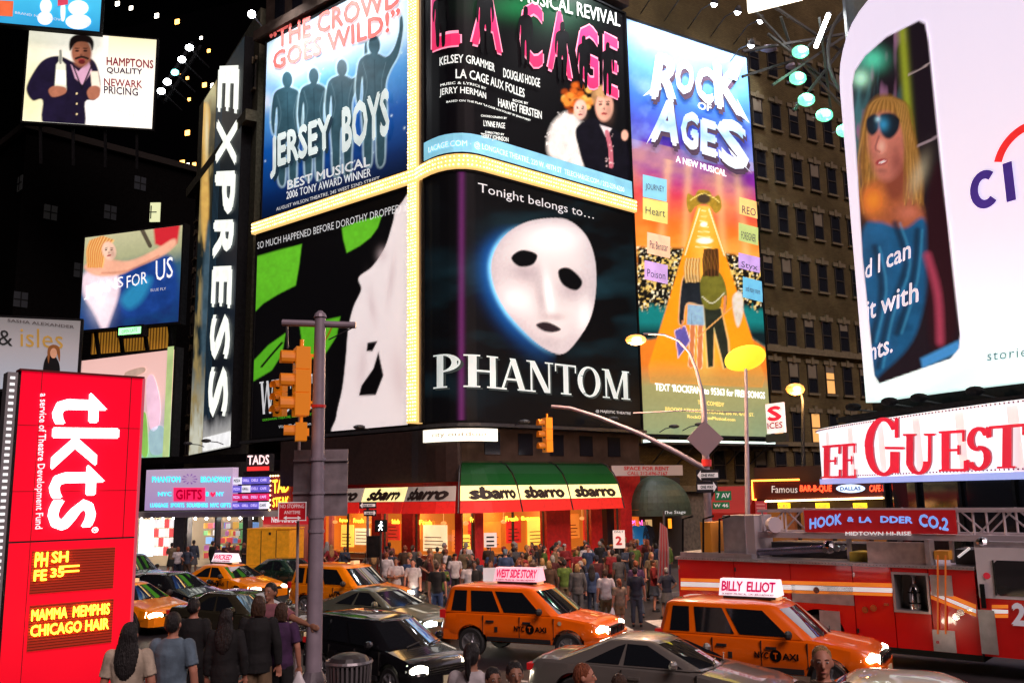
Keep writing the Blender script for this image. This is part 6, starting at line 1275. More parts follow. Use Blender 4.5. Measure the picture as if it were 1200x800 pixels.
        B(MB().add([(h - .02, sg * .5, hz - .12), (h - .02, sg * .5, hz + .05), (h - .30, sg * w * .93, hz + .09), (h - .30, sg * w * .96, hz - .06), (h - .1, sg * w * .8, hz - .11)], [(0, 1, 2, 3, 4) if sg < 0 else (4, 3, 2, 1, 0)]).ball((h - .16, sg * w * .70, hz - .02), (.12, .24, .1), 12, 7), 'headlight', hm)
        B(MB().ball((h - .13, sg * w * .80, zb + .17), (.08, .09, .05), 8, 4), 'indicator', AMB if head != 'off' else HEADOFF)
        tz = interp(S['belt'], -h + .1) - .06
        B(MB().bbox((-h + .005, sg * w * .70, tz - .1), (-h + .16, sg * w * (.93 if kind == 'suv' else .9), tz + (.1 if kind == 'suv' else .02))), 'tail_light', TAILM)
    def quad(k0, k1, f, front):
        hs = []
        for k in (k0, k1):
            hf, z = outline(k); o_ = .014 if front else -.014
            if front: hs.append([(x + o_, y * f, z) for x, y in ((hf[5][0], hf[5][1]), (hf[6][0], hf[6][1]), (hf[7][0], 0), (hf[6][0], -hf[6][1]), (hf[5][0], -hf[5][1]))])
            else: hs.append([(x + o_, y * f, z) for x, y in ((hf[2][0], hf[2][1]), (hf[1][0], hf[1][1]), (hf[0][0], 0), (hf[1][0], -hf[1][1]), (hf[2][0], -hf[2][1]))])
        return MB().loft(hs, closed=False, cap=False)
    B(quad(.06, .88, .97, True), 'windscreen', CGL, smooth=True); B(quad(.08, .84, .95, False), 'rear_window', CGL, smooth=True)
    for s_ in (-.35, .25): B(MB().bar((xf + .1, s_, z0 + .035), (xf - .0, s_ + .42, z0 + .09), .02), 'wiper', TRIM)
    # nose
    nz = interp(S['belt'], h - .15); 
    g = B(MB().bbox((h - .12, -.5, nz - .26), (h + .012, .5, nz - .06)), 'grille', BLACK)
    for k in range(4): B(MB().bbox((h - .02, -.5 + k * .27, nz - .25), (h + .03, -.32 + k * .27, nz - .07)) if taxi else MB().bbox((h - .02, -.48, nz - .25 + k * .05), (h + .02, .48, nz - .235 + k * .05)), 'grille_bar', CHROME, g)
    B(MB().loft([[(h - .3 + .36 * math.cos(a) ** .5, y, z) for z in (zb - .02, zb + .24)] + [(h - .5, y, zb + .24), (h - .5, y, zb - .02)] for y, a in [(-w * .97, 1.35), (-w * .85, .8), (-w * .45, .25), (0, 0), (w * .45, .25), (w * .85, .8), (w * .97, 1.35)]]), 'bumper', col, smooth='auto')
    B(MB().loft([[(-h + .3 - .36 * math.cos(a) ** .5, y, z) for z in (zb, zb + .24)] + [(-h + .5, y, zb + .24), (-h + .5, y, zb)] for y, a in [(-w * .97, 1.35), (-w * .85, .8), (-w * .45, .25), (0, 0), (w * .45, .25), (w * .85, .8), (w * .97, 1.35)]]), 'bumper', col if not taxi else col, smooth='auto')
    B(MB().bbox((h + .055, -.16, zb + .03), (h + .08, .16, zb + .19)), 'number_plate', PLATE)
    for a in S['ax']:
        for sg in (-1, 1):
            y = sg * (w - .115); o = link('wheel', None, t); o.location = (a, y, r)
            n_ = 28; prof = [(r - .11, -.1), (r - .03, -.11), (r, -.07), (r, .07), (r - .03, .11), (r - .11, .1)]
            B(MB().loft([[((p) * math.cos(2 * math.pi * k / n_), q, p * math.sin(2 * math.pi * k / n_)) for k in range(n_)] for p, q in prof], cap=False), 'tyre', TYRE, o, smooth='auto')
            rm = MB(); rr = r - .11
            rm.loft([[(p * math.cos(2 * math.pi * k / n_), sg * q, p * math.sin(2 * math.pi * k / n_)) for k in range(n_)] for p, q in ((rr + .005, .1), (rr - .03, .085), (rr - .03, .02), (.001, .02))], cap=False)
            for k in range(5):
                a_ = 2 * math.pi * k / 5; rm.bar((.03 * math.cos(a_), sg * .07, .03 * math.sin(a_)), ((rr - .02) * math.cos(a_), sg * .085, (rr - .02) * math.sin(a_)), .07, .03)
            rm.ball((0, sg * .08, 0), (.06, .03, .06), 8, 5); B(rm, 'rim', RIM, o)
    if head in ('warm', 'cool'):
        for sg in (-1, 1):
            l = bpy.data.lights.new('headlamp_beam', 'SPOT'); l.energy = 160; l.spot_size = R(70); l.spot_blend = 1; l.color = (1, .9, .7); l.shadow_soft_size = .08
            o = link('headlamp_beam', l, t); o.location = (h + .1, sg * w * .7, hz); o.rotation_euler = (0, R(-80), 0)
    if taxi:
        # lettering on the doors
        def word(s, x0, x1, za, zc, side_, mt=BLACK, b=.05):
            V, F = text2d(s, b); y = -(w + .012)
            B(MB().add([(x0 + (x1 - x0) * p, y - q, za + (zc - za) * k) for p, k, q in V], F), 'lettering', mt)
        word('NYC', -.08, .2, .70, .83, -1); B(MB().disc((.34, -(w + .012), .765), (0, -1, 0), .115, 24), 'roundel', BLACK)
        V, F = text2d('T', .05); B(MB().add([(.295 + .09 * p, -(w + .022) - q, .705 + .12 * k) for p, k, q in V], F), 'lettering', col)
        word('AXI', .47, .78, .70, .83, -1)
        if kind == 'suv': B(MB().bbox((-.62, -(w + .012), .66), (-.54, -w + .05, .78)), 'permit_sticker', TRIM); B(MB().disc((1.12, -(w + .008), .93), (0, -1, 0), .05, 10), 'medallion', PLATE)
        if taxi is not True:
            s1_, mc, colr = taxi
            ad = link('roof_sign', None, t); ad.location = (-.35, 0, z1 + .07)
            B(MB().bbox((-.55, -.18, -.03), (.55, .18, .02)), 'base', TRIM, ad)
            pr = [(-.25, .03), (.25, .03), (.1, .36), (-.1, .36)]
            B(MB().prism(pr, -.62, .62, lambda a_, b_, h_: (h_, a_, b_)), 'lit_box', mc, ad)
            V, F = text2d(s1_, .04, .9)
            B(MB().add([(-.57 + 1.14 * p, -.25 + .15 * (.25 + .62 * k) - .012 - q, .03 + .33 * (.27 + .62 * k)) for p, k, q in V], F), 'lettering', colr, ad)
            V, F = text2d('A NEW MUSICAL ON BROADWAY', .02)
            B(MB().add([(-.55 + 1.1 * p, -.25 + .15 * (.06 + .12 * k) - .012 - q, .03 + .33 * (.06 + .12 * k)) for p, k, q in V], F), 'lettering', mat('sign_small_print', (.3, .05, .12), .5, k=.3), ad)
        B(MB().bbox((.1, -.14, z1 + .03), (.26, .14, z1 + .14)), 'roof_light', mat('taxi_roof_light', (.9, .7, .4), .4, emit=(1, .6, .25), k=.35))
    return t
PKS = ink('taxi_ad_pink', (.9, .45, .52), .95); PKL = mat('taxi_ad_crimson', (.6, .0, .1), .5, k=.6); WHS = ink('taxi_ad_white', (.88, .78, .84), .95)
make_car('taxi', 'orange taxi SUV in the middle with a pink WEST SIDE STORY roof sign', 'suv', TAXI, (.4, 23.4), -26, 'taxi', 'orange taxis', ('WEST SIDE STORY', PKS, PKL), 'warm')
t2 = make_car('taxi', 'nearest orange taxi SUV with a white BILLY ELLIOT roof sign beside the fire engine', 'suv', TAXI, (5.25, 19.35), -31, 'taxi', 'orange taxis', ('BILLY  ELLIOT', WHS, PKL), 'warm')
make_car('car', 'grey two door coupe driving in front of both orange taxis', 'coupe', paint('warm_grey', (.24, .22, .2), .5, .28), (2.65, 17.25), -28, head='off')
make_car('car', 'glossy black hatchback with one bright headlight behind the litter bin', 'wagon', paint('black', (.008, .008, .01), 0, .2), (-2.85, 20.1), -45, head='warm').scale = (.95,) * 3
make_car('car', 'grey green coupe with a cool white headlight behind the black hatchback', 'coupe', paint('grey_green', (.2, .21, .16), .6, .3), (-3.8, 26.8), -35, head='cool')
make_car('taxi', 'yellow taxi partly hidden behind the grey green coupe and the grey pole', 'suv', TAXIY, (-5.6, 31.3), -35, 'taxi', 'orange taxis', True, 'warm')
make_car('taxi', 'yellow taxi sedan with a small white roof sign in front of the gift shop', 'sedan', TAXIY, (-11.3, 36.6), -35, 'taxi', 'orange taxis', ('WICKED', WHS, PKL), 'warm')
make_car('taxi', 'yellow taxi nosing out from behind the red ticket sign', 'sedan', TAXIY, (-12.3, 29.4), -33, 'taxi', 'orange taxis', True, 'warm')
make_car('car', 'black sedan between the two yellow taxis on the left', 'sedan', paint('black', (0, 0, 0)), (-12.2, 32.9), -35)
make_car('car', 'dark olive sedan beside the grey pole behind the people on the plaza', 'sedan', paint('olive_black', (.045, .04, .025), .3, .25), (-7.6, 26.0), -33)
make_car('car', 'black SUV at the far left by the lit shop window', 'suv', paint('black', (0, 0, 0)), (-16.6, 39.3), -35)
make_car('car', 'dark green sedan with a reddish roof behind the yellow box trailer', 'sedan', paint('dark_green', (.02, .05, .035), .3, .25), (-9.6, 39.5), -38)
make_car('car', 'pale cream car whose roof just shows at the bottom right edge', 'sedan', paint('pale_cream', (.6, .56, .42), 0, .3), (5.75, 12.9), -20)
make_car('car', 'dark red car far left between black SUV and red ticket sign', 'sedan', paint('dark_red', (.1, .01, .012), .2, .3), (-19.5, 43), -35)

# ------------------------------------------------------------------ fire engine
PF = Panel([(4.3, 24.45), (9.9, 19.75), (13.7, 16.56)])
FR = paint('fire_red', (.8, .008, .008), 0, .25); ALU = mat('aluminium', (.5, .47, .5), .35, .7, noise=.15); STO = ink('stripe_orange', (1, .26, .03), .45); STW = ink('stripe_white', (.9, .85, .85), .5)  # stripes glow of themselves to look brightly lit
ft = thing('fire_engine', 'long red ladder fire engine with orange and white stripes and a HOOK & LADDER banner', 'fire engine', tuple(PF.pos(4, 0, -1.2)))
def fp(x, y): return PF.px(x, y)
uF0, uF1 = fp(796, 700)[0], fp(1145, 700)[0]; uC = uF1 + .05; uEnd = PF.L[-1]
ux = [fp(x, 700)[0] for x in (796, 862, 928, 1001, 1047, 1090, 1145)]
for i, (a, b_) in enumerate(zip(ux, ux[1:])):
    if i == 2:      # wheel bay
        cu, cz = fp(961, 745); rr = .62; bay = MB()
        n_ = 14; arc = [(cu + rr * math.cos(math.pi * k / n_), .55 + rr * math.sin(math.pi * k / n_)) for k in range(n_ + 1)]
        pol = [(b_ - .01, .45), (b_ - .01, 2.2), (a + .01, 2.2), (a + .01, .45)] + [(max(a + .012, min(b_ - .012, p)), q) for p, q in arc[::-1]]
        art(PF, ft, 'wheel_bay_panel', FR, pol, 0, uz=True, thick=.12)
        slab(PF, a + .01, b_ - .01, 1.3, 1.72, .0, .012, 'fender_plate', ALU, ft)
        slab(PF, a + .01, b_ - .01, .5, 2.2, -2.3, -.6, 'bay_box', UNDER, ft)
        for w_, s_ in ((-.3, 1), (-2.1, -1)):
            o = link('wheel', None, ft); o.location = PF.pos(cu, .52, w_) - ft.location; o.rotation_euler.z = math.atan2(-4.7, 5.6)
            n2 = 26; B_ = lambda mb, nm, mt: mb.build(nm, mt, o, 'auto', world=False)
            B_(MB().loft([[(p * math.cos(2 * math.pi * k / n2), q, p * math.sin(2 * math.pi * k / n2)) for k in range(n2)] for p, q in ((.3, -.14), (.5, -.15), (.53, -.1), (.53, .1), (.5, .15), (.3, .14))], cap=False), 'tyre', TYRE)
            B_(MB().loft([[(p * math.cos(2 * math.pi * k / n2), q, p * math.sin(2 * math.pi * k / n2)) for k in range(n2)] for p, q in ((.3, -.13), (.22, -.05), (.1, -.12), (.01, -.12))], cap=False), 'rim', RIM)
        continue
    if i == 4:      # open locker
        z0, z1 = fp(1067, 716)[1], fp(1067, 672)[1]
        slab(PF, a + .01, b_ - .01, .45, z0, -2.3, 0, 'locker_door', FR, ft); slab(PF, a + .01, b_ - .01, z1, 2.2, -2.3, 0, 'side_panel', FR, ft)
        slab(PF, a + .01, b_ - .01, z0, z1, -.55, -.5, 'locker_back', mat('locker_grey', (.12, .12, .13), .5), ft)
        for q, (aa, bb_) in enumerate(((a, a + .05), (b_ - .05, b_))): slab(PF, aa, bb_, z0, z1, -.5, .02, 'locker_frame', ALU, ft)
        slab(PF, a, b_, z0 - .03, z0 + .02, -.5, .03, 'locker_frame', ALU, ft); slab(PF, a, b_, z1 - .02, z1 + .03, -.5, .03, 'locker_frame', ALU, ft)
        cu2 = (a + b_) / 2; q = PF.pos(cu2, z0, -.25)
        MB().tube([q, q + Vector((0, 0, .02)), q + Vector((0, 0, .42)), q + Vector((0, 0, .55)), q + Vector((0, 0, .58)), q + Vector((0, 0, .72))], [.09, .13, .13, .08, .04, .03], 12).build('air_cylinder', CHROME, ft, 'auto')
        MB().ball(q + Vector((0, 0, .76)), .06, 8, 6).build('valve', CHROME, ft)
        for dz in (.15, .38): MB().tube([q + Vector((0, 0, dz)), q + Vector((0, 0, dz + .03))], .14, 12).build('strap', BLACK, ft)
        continue
    slab(PF, a + .01, b_ - .01, .45, 2.2, -2.3, 0, 'locker_door', FR, ft)
slab(PF, uF0 - .05, uF1, .3, .44, -2.2, -.1, 'chassis', UNDER, ft)
slab(PF, uF0 - .06, uF1, 2.2, 2.27, -2.35, .04, 'deck_edge', ALU, ft)
def stripe(x0, x1, ya0, yb0, ya1, yb1, mt, w_=.012): art(PF, ft, 'stripe', mt, [(x0, ya0), (x1, ya1), (x1, yb1), (x0, yb0)], w_)
for a, b_, c_, d_, mt in ((677, 680.4, 683, 688, STO), (681, 686.5, 688.6, 694, STW), (687, 690.5, 694.6, 698, STO)):
    stripe(798, 1046, a, b_, c_, d_, mt)
for a, b_, c_, d_, mt in ((687, 691, 708, 713, STO), (692, 696, 713.5, 718, STW), (697, 701, 718.5, 722, STO)): stripe(1091, 1144, a, b_, c_, d_, mt)
for x, y in ((1014, 714), (1024, 712), (1121, 722), (1126, 717), (957, 691)): q = fp(x, y); MB().disc(PF.pos(q[0], q[1], .03), PF.pos(0, 0, 1) - PF.pos(0, 0, 0), .06, 12).disc(PF.pos(q[0], q[1], .02), PF.pos(0, 0, 1) - PF.pos(0, 0, 0), .075, 12).build('latch', CHROME, ft)
for x0, y0, x1, y1 in ((1092, 674, 1115, 697), (1095, 739, 1119, 762), (962, 716, 984, 738)): a, b_ = fp(x0, y1), fp(x1, y0); slab(PF, a[0], b_[0], a[1], b_[1], .0, .03, 'steel_plate', ALU, ft)
for x in (1100, 1109): a, b_ = fp(x, 742), fp(x, 652); MB().bar(PF.pos(a[0], a[1], .06), PF.pos(b_[0], 2.5, .06), .03).build('strap', mat('orange_strap', (.8, .2, .03), .6, k=.15), ft)
for k in range(3): a = fp(1128 + k * 6, 690)
for i, (a, b_) in enumerate(zip(ux, ux[1:])):
    if i in (2, 4): continue
    um = b_ - .16
    slab(PF, um - .05, um + .05, 1.35, 1.4, .0, .04, 'door_handle', CHROME, ft); slab(PF, a + .05, a + .11, .62, .68, 0, .03, 'marker_light', TAILM, ft)
    for z in (.7, 1.95): slab(PF, a + .02, a + .06, z, z + .1, 0, .02, 'hinge', CHROME, ft)
rv = MB()
for k in range(90): rv.ball(PF.pos(uF0 + .05 + k * (uF1 - uF0 - .1) / 90, 2.235, .045), .012, 5, 3)
tag(rv.build('rivet', CHROME, ft), kind='stuff')
# cab
uW = uC + 5; 
zc1 = fp(1147, 641)[1]; zm = fp(1147, 700)[1]
slab(PF, uC, uEnd, .45, zm, -2.35, .03, 'cab_lower', FR, ft); slab(PF, uC, uEnd, zm + .005, zc1, -2.35, .03, 'cab_upper', paint('cab_white', (.85, .78, .84), 0, .3), ft); slab(PF, uC - .03, uEnd, zc1, zc1 + .12, -2.2, -.1, 'cab_roof', ALU, ft)
a, b_ = fp(1169, 697), fp(1169, 656)
art(PF, ft, 'cab_window', CGL, [(a[0] + .06, a[1]), (a[0] + 1.6, a[1]), (a[0] + 1.66, a[1] + .06), (a[0] + 1.66, b_[1] - .06), (a[0] + 1.6, b_[1]), (a[0] + .06, b_[1]), (a[0], b_[1] - .06), (a[0], a[1] + .06)], .04, uz=True)
for aa in (a[0] - .03, a[0] + 1.66): slab(PF, aa, aa + .03, a[1], b_[1], .035, .05, 'window_seal', TRIM, ft)
a = fp(1152, 770)[0]; slab(PF, a, a + .32, .5, fp(1155, 714)[1], .03, .06, 'steel_plate', ALU, ft); slab(PF, a + .1, a + .18, fp(1160, 712)[1], fp(1160, 684)[1], .05, .12, 'grab_rail', BLACK, ft)
for a_, b_, c_, d_, mt in ((708, 712, 708, 712, STO), (713, 718, 714, 718, STW), (719, 723, 719, 723, STO)): art(PF, ft, 'stripe', mt, [(1163, a_), (1182, c_), (1182, d_), (1163, b_)], .05)
for k in range(2): q = fp(1186 + k * 22, 732); tx(PF, ft, '2', ink('decal_silver', (.6, .55, .62), .25), 1186 + k * 22, 732, 1203 + k * 22, 733, 27, w=.05, bold=.06)
MB().disc(PF.pos(*fp(1157, 674), .05), PF.pos(0, 0, 1) - PF.pos(0, 0, 0), .07, 12).build('badge', ink('badge_red', (.6, .03, .05), .3), ft)
# deck load
def deck(x0, x1, y0, y1, w0, w1, nm, mt): a, b_ = fp(x0, y1), fp(x1, y0); return slab(PF, a[0], b_[0], max(2.27, a[1]), b_[1], w0, w1, nm, mt, ft)
deck(1017, 1083, 636, 667, -.3, -.05, 'deck_box', mat('brushed_panel', (.45, .36, .33), .3, .6, noise=.2)); deck(1086, 1088, 632, 668, -.4, 0, 'post', ALU); deck(845, 868, 604, 654, -1.2, -.2, 'rear_cabinet', ALU); deck(869, 878, 604, 654, -1.3, -.25, 'rear_cabinet', mat('cabinet_light', (.55, .48, .5), .4, .4))
deck(818, 828, 612, 654, -1.2, -.2, 'side_locker', mat('worn_orange', (.6, .22, .02), .5, k=.1)); deck(797, 880, 649, 654, -2.2, -.02, 'rear_floor', ALU)
for x in (798, 822, 841): a = fp(x, 652); b_ = fp(x, 608); MB().tube([PF.pos(a[0], 2.3, -.1), PF.pos(b_[0], b_[1], -.1), PF.pos(b_[0] + .3, b_[1] + .08, -.1)], .03, 6).build('rail', BLACK, ft)
a, b_ = fp(882, 653), fp(958, 641); MB().tube([PF.pos(a[0], 2.42, -.35), PF.pos(b_[0], b_[1] - .05, -.35)], .09, 10).build('hydraulic_ram', mat('ram_steel', (.3, .28, .38), .25, .8), ft, 'auto'); MB().ball(PF.pos(b_[0] + .15, b_[1], -.35), .16, 10, 6).build('ram_joint', CHROME, ft)
for k in range(4): q = fp(963 + k * 7, 650 - k); MB().tube([PF.pos(q[0], q[1] + .1, -.3), PF.pos(q[0], q[1] + .1, -.2)], .07, 10).build('hose_coupling', CHROME, ft)
deck(990, 1015, 648, 665, -1.2, -.35, 'hose_bed', mat('hose_yellow', (.5, .38, .05), .7, noise=.3)); deck(1092, 1108, 646, 656, -.6, -.2, 'orange_bag', mat('orange_bag', (.7, .3, .03), .6)); deck(1112, 1143, 646, 668, -1.6, -.6, 'deck_gear', mat('dark_gear', (.04, .04, .045), .5)); deck(885, 1015, 640, 655, -2.0, -1.0, 'turntable', mat('turntable_dark', (.05, .05, .06), .5, .4))
q = fp(1120, 653); MB().tube([PF.pos(q[0], q[1], -.2), PF.pos(q[0] + .25, q[1] + .2, -.2)], .03, 6).build('torch', STW, ft)
q = fp(1149, 635); MB().ball(PF.pos(q[0], q[1] - .0, -.15), (.14, .12, .1), 10, 6).build('beacon', CHROME, ft); MB().bar(PF.pos(q[0], q[1] - .25, -.15), PF.pos(q[0], q[1], -.15), .06).build('beacon_stem', ALU, ft)
# ladder
lu0 = fp(878, 606)[0]; lz0, lz1 = 2.86, 3.48; LS = mat('ladder_alloy', (.6, .52, .56), .45, .2)
for w_ in (-.55, -1.75):
    slab(PF, lu0, uEnd, lz1 - .07, lz1, w_ - .05, w_ + .05, 'ladder_rail', LS, ft); slab(PF, lu0, uEnd, lz0 - .08, lz0 + .06, w_ - .07, w_ + .07, 'ladder_rail', LS, ft)
    k = 0; u = lu0 + .1
    while u < uEnd - .7:
        MB().bar(PF.pos(u, lz0, w_), PF.pos(u, lz1, w_), .04).build('ladder_post', LS, ft); MB().bar(PF.pos(u, (lz1 if k % 2 else lz0), w_), PF.pos(u + .62, (lz0 if k % 2 else lz1), w_), .035).build('ladder_brace', LS, ft); u += .62; k += 1
u = lu0 + .1
while u < uEnd: MB().bar(PF.pos(u, lz0, -.5), PF.pos(u, lz0, -1.8), .04).build('rung', LS, ft); u += .36
for x in (985, 1046, 1107): a = fp(x, 640); slab(PF, a[0] - .04, a[0] + .04, 2.3, lz0, -.62, -.5, 'ladder_cradle', ALU, ft)
LPn = offset(PF, -.45)
a, b_ = LPn.px(943, 615)[0], LPn.px(1121, 615)[0]
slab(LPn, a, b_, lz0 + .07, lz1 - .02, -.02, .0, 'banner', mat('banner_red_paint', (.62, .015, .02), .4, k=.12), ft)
BL = ink('banner_blue', (.2, .4, .9), .75)
for s_, x0, y0, x1, y1, h_ in (('HOOK', 949, 620, 987, 614, 13), ('&', 993, 611, 1001, 611, 6), ('LA', 1007, 612, 1022, 612, 7), ('DDER', 1032, 612, 1070, 613, 8), ('CO.2', 1077, 616, 1112, 622, 15)): tx(LPn, ft, s_, BL, x0, y0, x1, y1, h_, w=.02, bold=.05)
tx(LPn, ft, 'MIDTOWN HI-RISE', STW, 991, 627, 1068, 627, 4.5, w=.02, bold=.03)
q = PF.pos(lu0 + .35, 3.1, -.5); MB().tube([q, q + Vector((.05, -.2, 0))], [.18, .2], 12).build('basket_drum', LS, ft)
deck(1017, 1018, 636, 637, -.2, -.1, 'rivet', ALU)

# yellow box trailer behind the grey pole
q = at(325, 655, 43); yt = thing('box_trailer', 'boxy orange yellow trailer standing in the road by the gift shop', 'trailer', (q.x, q.y, 0)); yt.rotation_euler.z = R(-12)
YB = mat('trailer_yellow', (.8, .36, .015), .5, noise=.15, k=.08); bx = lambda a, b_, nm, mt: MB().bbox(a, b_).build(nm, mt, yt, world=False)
bx((-1.15, -.8, .95), (.3, .8, 2.55), 'box', YB); bx((.32, -.78, .95), (.95, .78, 2.5), 'side_door', YB); bx((-1.2, -.85, .78), (1.0, .85, .93), 'skirt', YB); bx((-.9, -.7, .5), (.8, .7, .78), 'chassis', UNDER); bx((-1.16, -.82, 2.55), (.96, .82, 2.6), 'lid', YB)
for x in (-.45, .31): bx((x, -.815, .97), (x + .03, -.8, 2.5), 'seam', GAP)
bx((-.05, -.83, 2.3), (.05, -.8, 2.42), 'latch', TRIM)
for x in (-.6, .5):
    for y in (-.7, .7): MB().tube([(x, y - .1, .36), (x, y + .1, .36)], .36, 16).build('wheel', TYRE, yt, world=False)
# ================================================================== STREET FURNITURE
# red ticket booth sign, close to the camera on the plaza
PK = Panel([tuple(at(16, 560, 10.5).to_2d()), tuple(at(161, 560, 11.4).to_2d())])
tk = thing('ticket_sign', 'tall glowing red tkts sign with white sideways lettering at the far left', 'sign', tuple(PK.pos(.8, .9, -.1)))
RT_ = ramp_mat('tkts_red', .9, 5.6, [(0, (.55, .0, .01)), (.35, (.85, .005, .02)), (1, (.78, .0, .02))], .75, .1, nscale=.8)
Lk = PK.L[-1]; zk1 = (PK.px(17, 434)[1] + PK.px(162, 443)[1]) / 2; zs = PK.px(90, 632)[1]
slab(PK, 0, Lk, .9, zk1, -.2, -.01, 'cabinet', DARK, tk)
rect(PK, 0, Lk, zs + .01, zk1, 'red_panel', RT_, tk, 0); rect(PK, 0, Lk, .95, zs - .01, 'red_panel', RT_, tk, 0)
slab(PK, -.02, Lk + .02, zk1, zk1 + .025, -.2, .02, 'cap', mat('dark_red_frame', (.15, .01, .01), .4), tk); slab(PK, Lk - .0, Lk + .03, .9, zk1, -.2, .02, 'edge', mat('bright_edge', (.6, .1, .15), .4, k=.4), tk)
for u in (.33, .62): pass
slab(PK, 1.25, 1.258, zs, zk1, .0, .006, 'seam', MATS['dark_red_frame'], tk); slab(PK, .22, .226, .95, zk1, .0, .006, 'seam', MATS['dark_red_frame'], tk)
for y in (500, 575): q = PK.px(90, y); slab(PK, 0, Lk, q[1], q[1] + .006, .0, .005, 'seam', MATS['dark_red_frame'], tk)
SIDE = mat('perforated_side_steel', (.5, .5, .52), .35, .7); q = PK.pos(0, 0, 0)
slab(PK, -.14, -.03, .9, zk1 - .02, -.25, -.02, 'side_rail', SIDE, tk)
for k in range(60): slab(PK, -.11, -.06, 1.0 + k * .075, 1.03 + k * .075, -.02, -.012, 'slot', WHITE, tk)
TW = ink('tkts_white', (1, .97, 1), 2.2)
text(PK, tk, 'tkts', TW, (61, 459), (54, 622), (140, 462), w=.03, bold=.018, space=1.0)
text(PK, tk, 'a service of Theatre Development Fund', ink('tkts_small_white', (.95, .75, .8), 1), (44, 461), (38, 620), (55, 461), w=.02, bold=.01)
text(PK, tk, '®', TW, (107, 617), (106, 624), (115, 617), w=.03)
LEDB = mat('led_board_dark', (.3, .02, .015), .5, emit=(1, .05, .0), k=.22); LED = mat('led_amber_lit', (1, .6, .05), .4, emit=(1, .5, .03), k=5)
for (xa, ya, xb, yb) in ((36, 643, 133, 692), (33, 705, 131, 757)):
    o0 = PK.px(xa, (ya + yb) / 2)[0]; o1 = PK.px(xb, (ya + yb) / 2)[0]; z0 = PK.px(85, yb)[1]; z1 = PK.px(85, ya)[1]
    bd = slab(PK, o0, o1, z0, z1, .0, .02, 'led_board', LEDB, tk); n_ = 16
    for k in range(n_): slab(PK, o0, o1, z0 + (z1 - z0) * (k + .4) / n_, z0 + (z1 - z0) * (k + .55) / n_, .02, .026, 'louvre', mat('louvre_black', (.02, .005, .005), .6), bd)
    rows = ((('PH', .03, .18, .62, .97), ('SH', .22, .42, .7, .97), ('FE', .03, .18, .3, .56), ('35', .22, .38, .36, .58)), (('MAMMA  MEMPHIS', .02, .95, .66, .92), ('CHICAGO HAIR', .02, .95, .32, .58)))[0 if ya < 700 else 1]
    for s_, a, b_, c_, d_ in rows: text(PK, bd, s_, LED, (o0 + (o1 - o0) * a, z0 + (z1 - z0) * c_), (o0 + (o1 - o0) * b_, z0 + (z1 - z0) * c_), (o0 + (o1 - o0) * a, z0 + (z1 - z0) * d_), uz=True, w=.04, bold=.035, name='led_text')
    if ya < 700:
        for k in range(2): slab(PK, o0 + (o1 - o0) * .32, o0 + (o1 - o0) * .56, z0 + (z1 - z0) * (.46 + .12 * k), z0 + (z1 - z0) * (.5 + .12 * k), .035, .045, 'led_bar', LED, bd)

# grey pole with signals
X0, Y0 = at(371, 600, 13).x, 13
pz = at(371, 372, 13).z
gp = thing('signal_pole', 'thick grey lilac pole with a short top crossbar in the left foreground', 'pole', (X0, Y0, .9))
MB().tube([(X0, Y0, 1.2), (X0, Y0, 3.5), (X0, Y0, pz)], [.115, .105, .08], 20).build('shaft', GREY, gp, 'auto')
MB().tube([(X0, Y0, pz), (X0, Y0, pz + .05), (X0, Y0, pz + .1)], [.1, .08, .03], 12).build('cap', GREY, gp)
MB().tube([at(331, 378, 13), at(417, 381, 13)], .05, 10).build('crossbar', GREY, gp, 'auto')
MB().box((X0, Y0, 1.2), (.4, .4, .6)).tube([(X0, Y0, 1.48), (X0, Y0, 1.62)], [.2, .12], 16).build('base', mat('dark_pole_base', (.12, .1, .12), .5, noise=.3), gp)
for y in (476, 538, 577, 605, 622): q = at(371, y, 13); MB().tube([(X0, Y0, q.z - .02), (X0, Y0, q.z + .02)], .118 if y > 500 else .104, 18).build('band', GREY if y != 476 else mat('red_band', (.7, .03, .03), .5), gp)
MB().tube([at(336, 379, 13), at(337, 408, 13)], .02, 6).build('hanger', DARK, gp); MB().tube([at(413, 384, 13), at(385, 398, 13)], .01, 4).build('wire', DARK, gp)
SIG = mat('signal_yellow_housing', (.85, .26, .008), .4, k=.25); VIS = mat('signal_visor', (.85, .26, .01), .5, k=.12)  # housings and visors given a slight glow to look more brightly lit
def signal(name, label, loc, rz, sc=1, n_=3, parent=None):
    t = thing(name, label, 'traffic light', loc, rz, 'traffic lights'); t.scale = (sc, sc, sc)
    for k in range(n_):
        z = .17 + .335 * k
        s_ = MB().bbox((-.165, -.1, z - .16), (.165, .1, z + .16)).build('section', SIG, t, world=False)
        MB().loft([[(.12 * math.cos(a), y, z + .12 * math.sin(a)) for a in [math.pi * (-.15 + 1.3 * j / 10) for j in range(11)]] + [] for y in (-.1, -.3)], closed=False, cap=False).build('visor', VIS, s_, world=False)
        MB().disc((0, -.105, z), (0, -1, 0), .1, 14).build('lens', mat('signal_lens_off', (.06, .03, .02), .2), s_, world=False)
    MB().bbox((-.02, .1, .1), (.02, .14, .335 * n_ - .1)).tube([(0, 0, .335 * n_), (0, 0, .335 * n_ + .12)], .03, 6).build('mount', SIG, t, world=False)
    return t
q = at(352, 488, 12.9); signal('traffic_light', 'largest orange traffic light, hung on the left of the grey lilac pole', (q.x, q.y, q.z), R(-68), 1.0)
q = at(328, 488, 13.6); signal('traffic_light', 'slimmer orange traffic light left of and below the largest one', (q.x, q.y, q.z), R(-30), .56)
q = at(353, 494, 12.8); signal('traffic_light', 'short orange signal box tucked against the pole under the largest traffic light', (q.x, q.y, q.z - .28), R(-75), .8, 1)
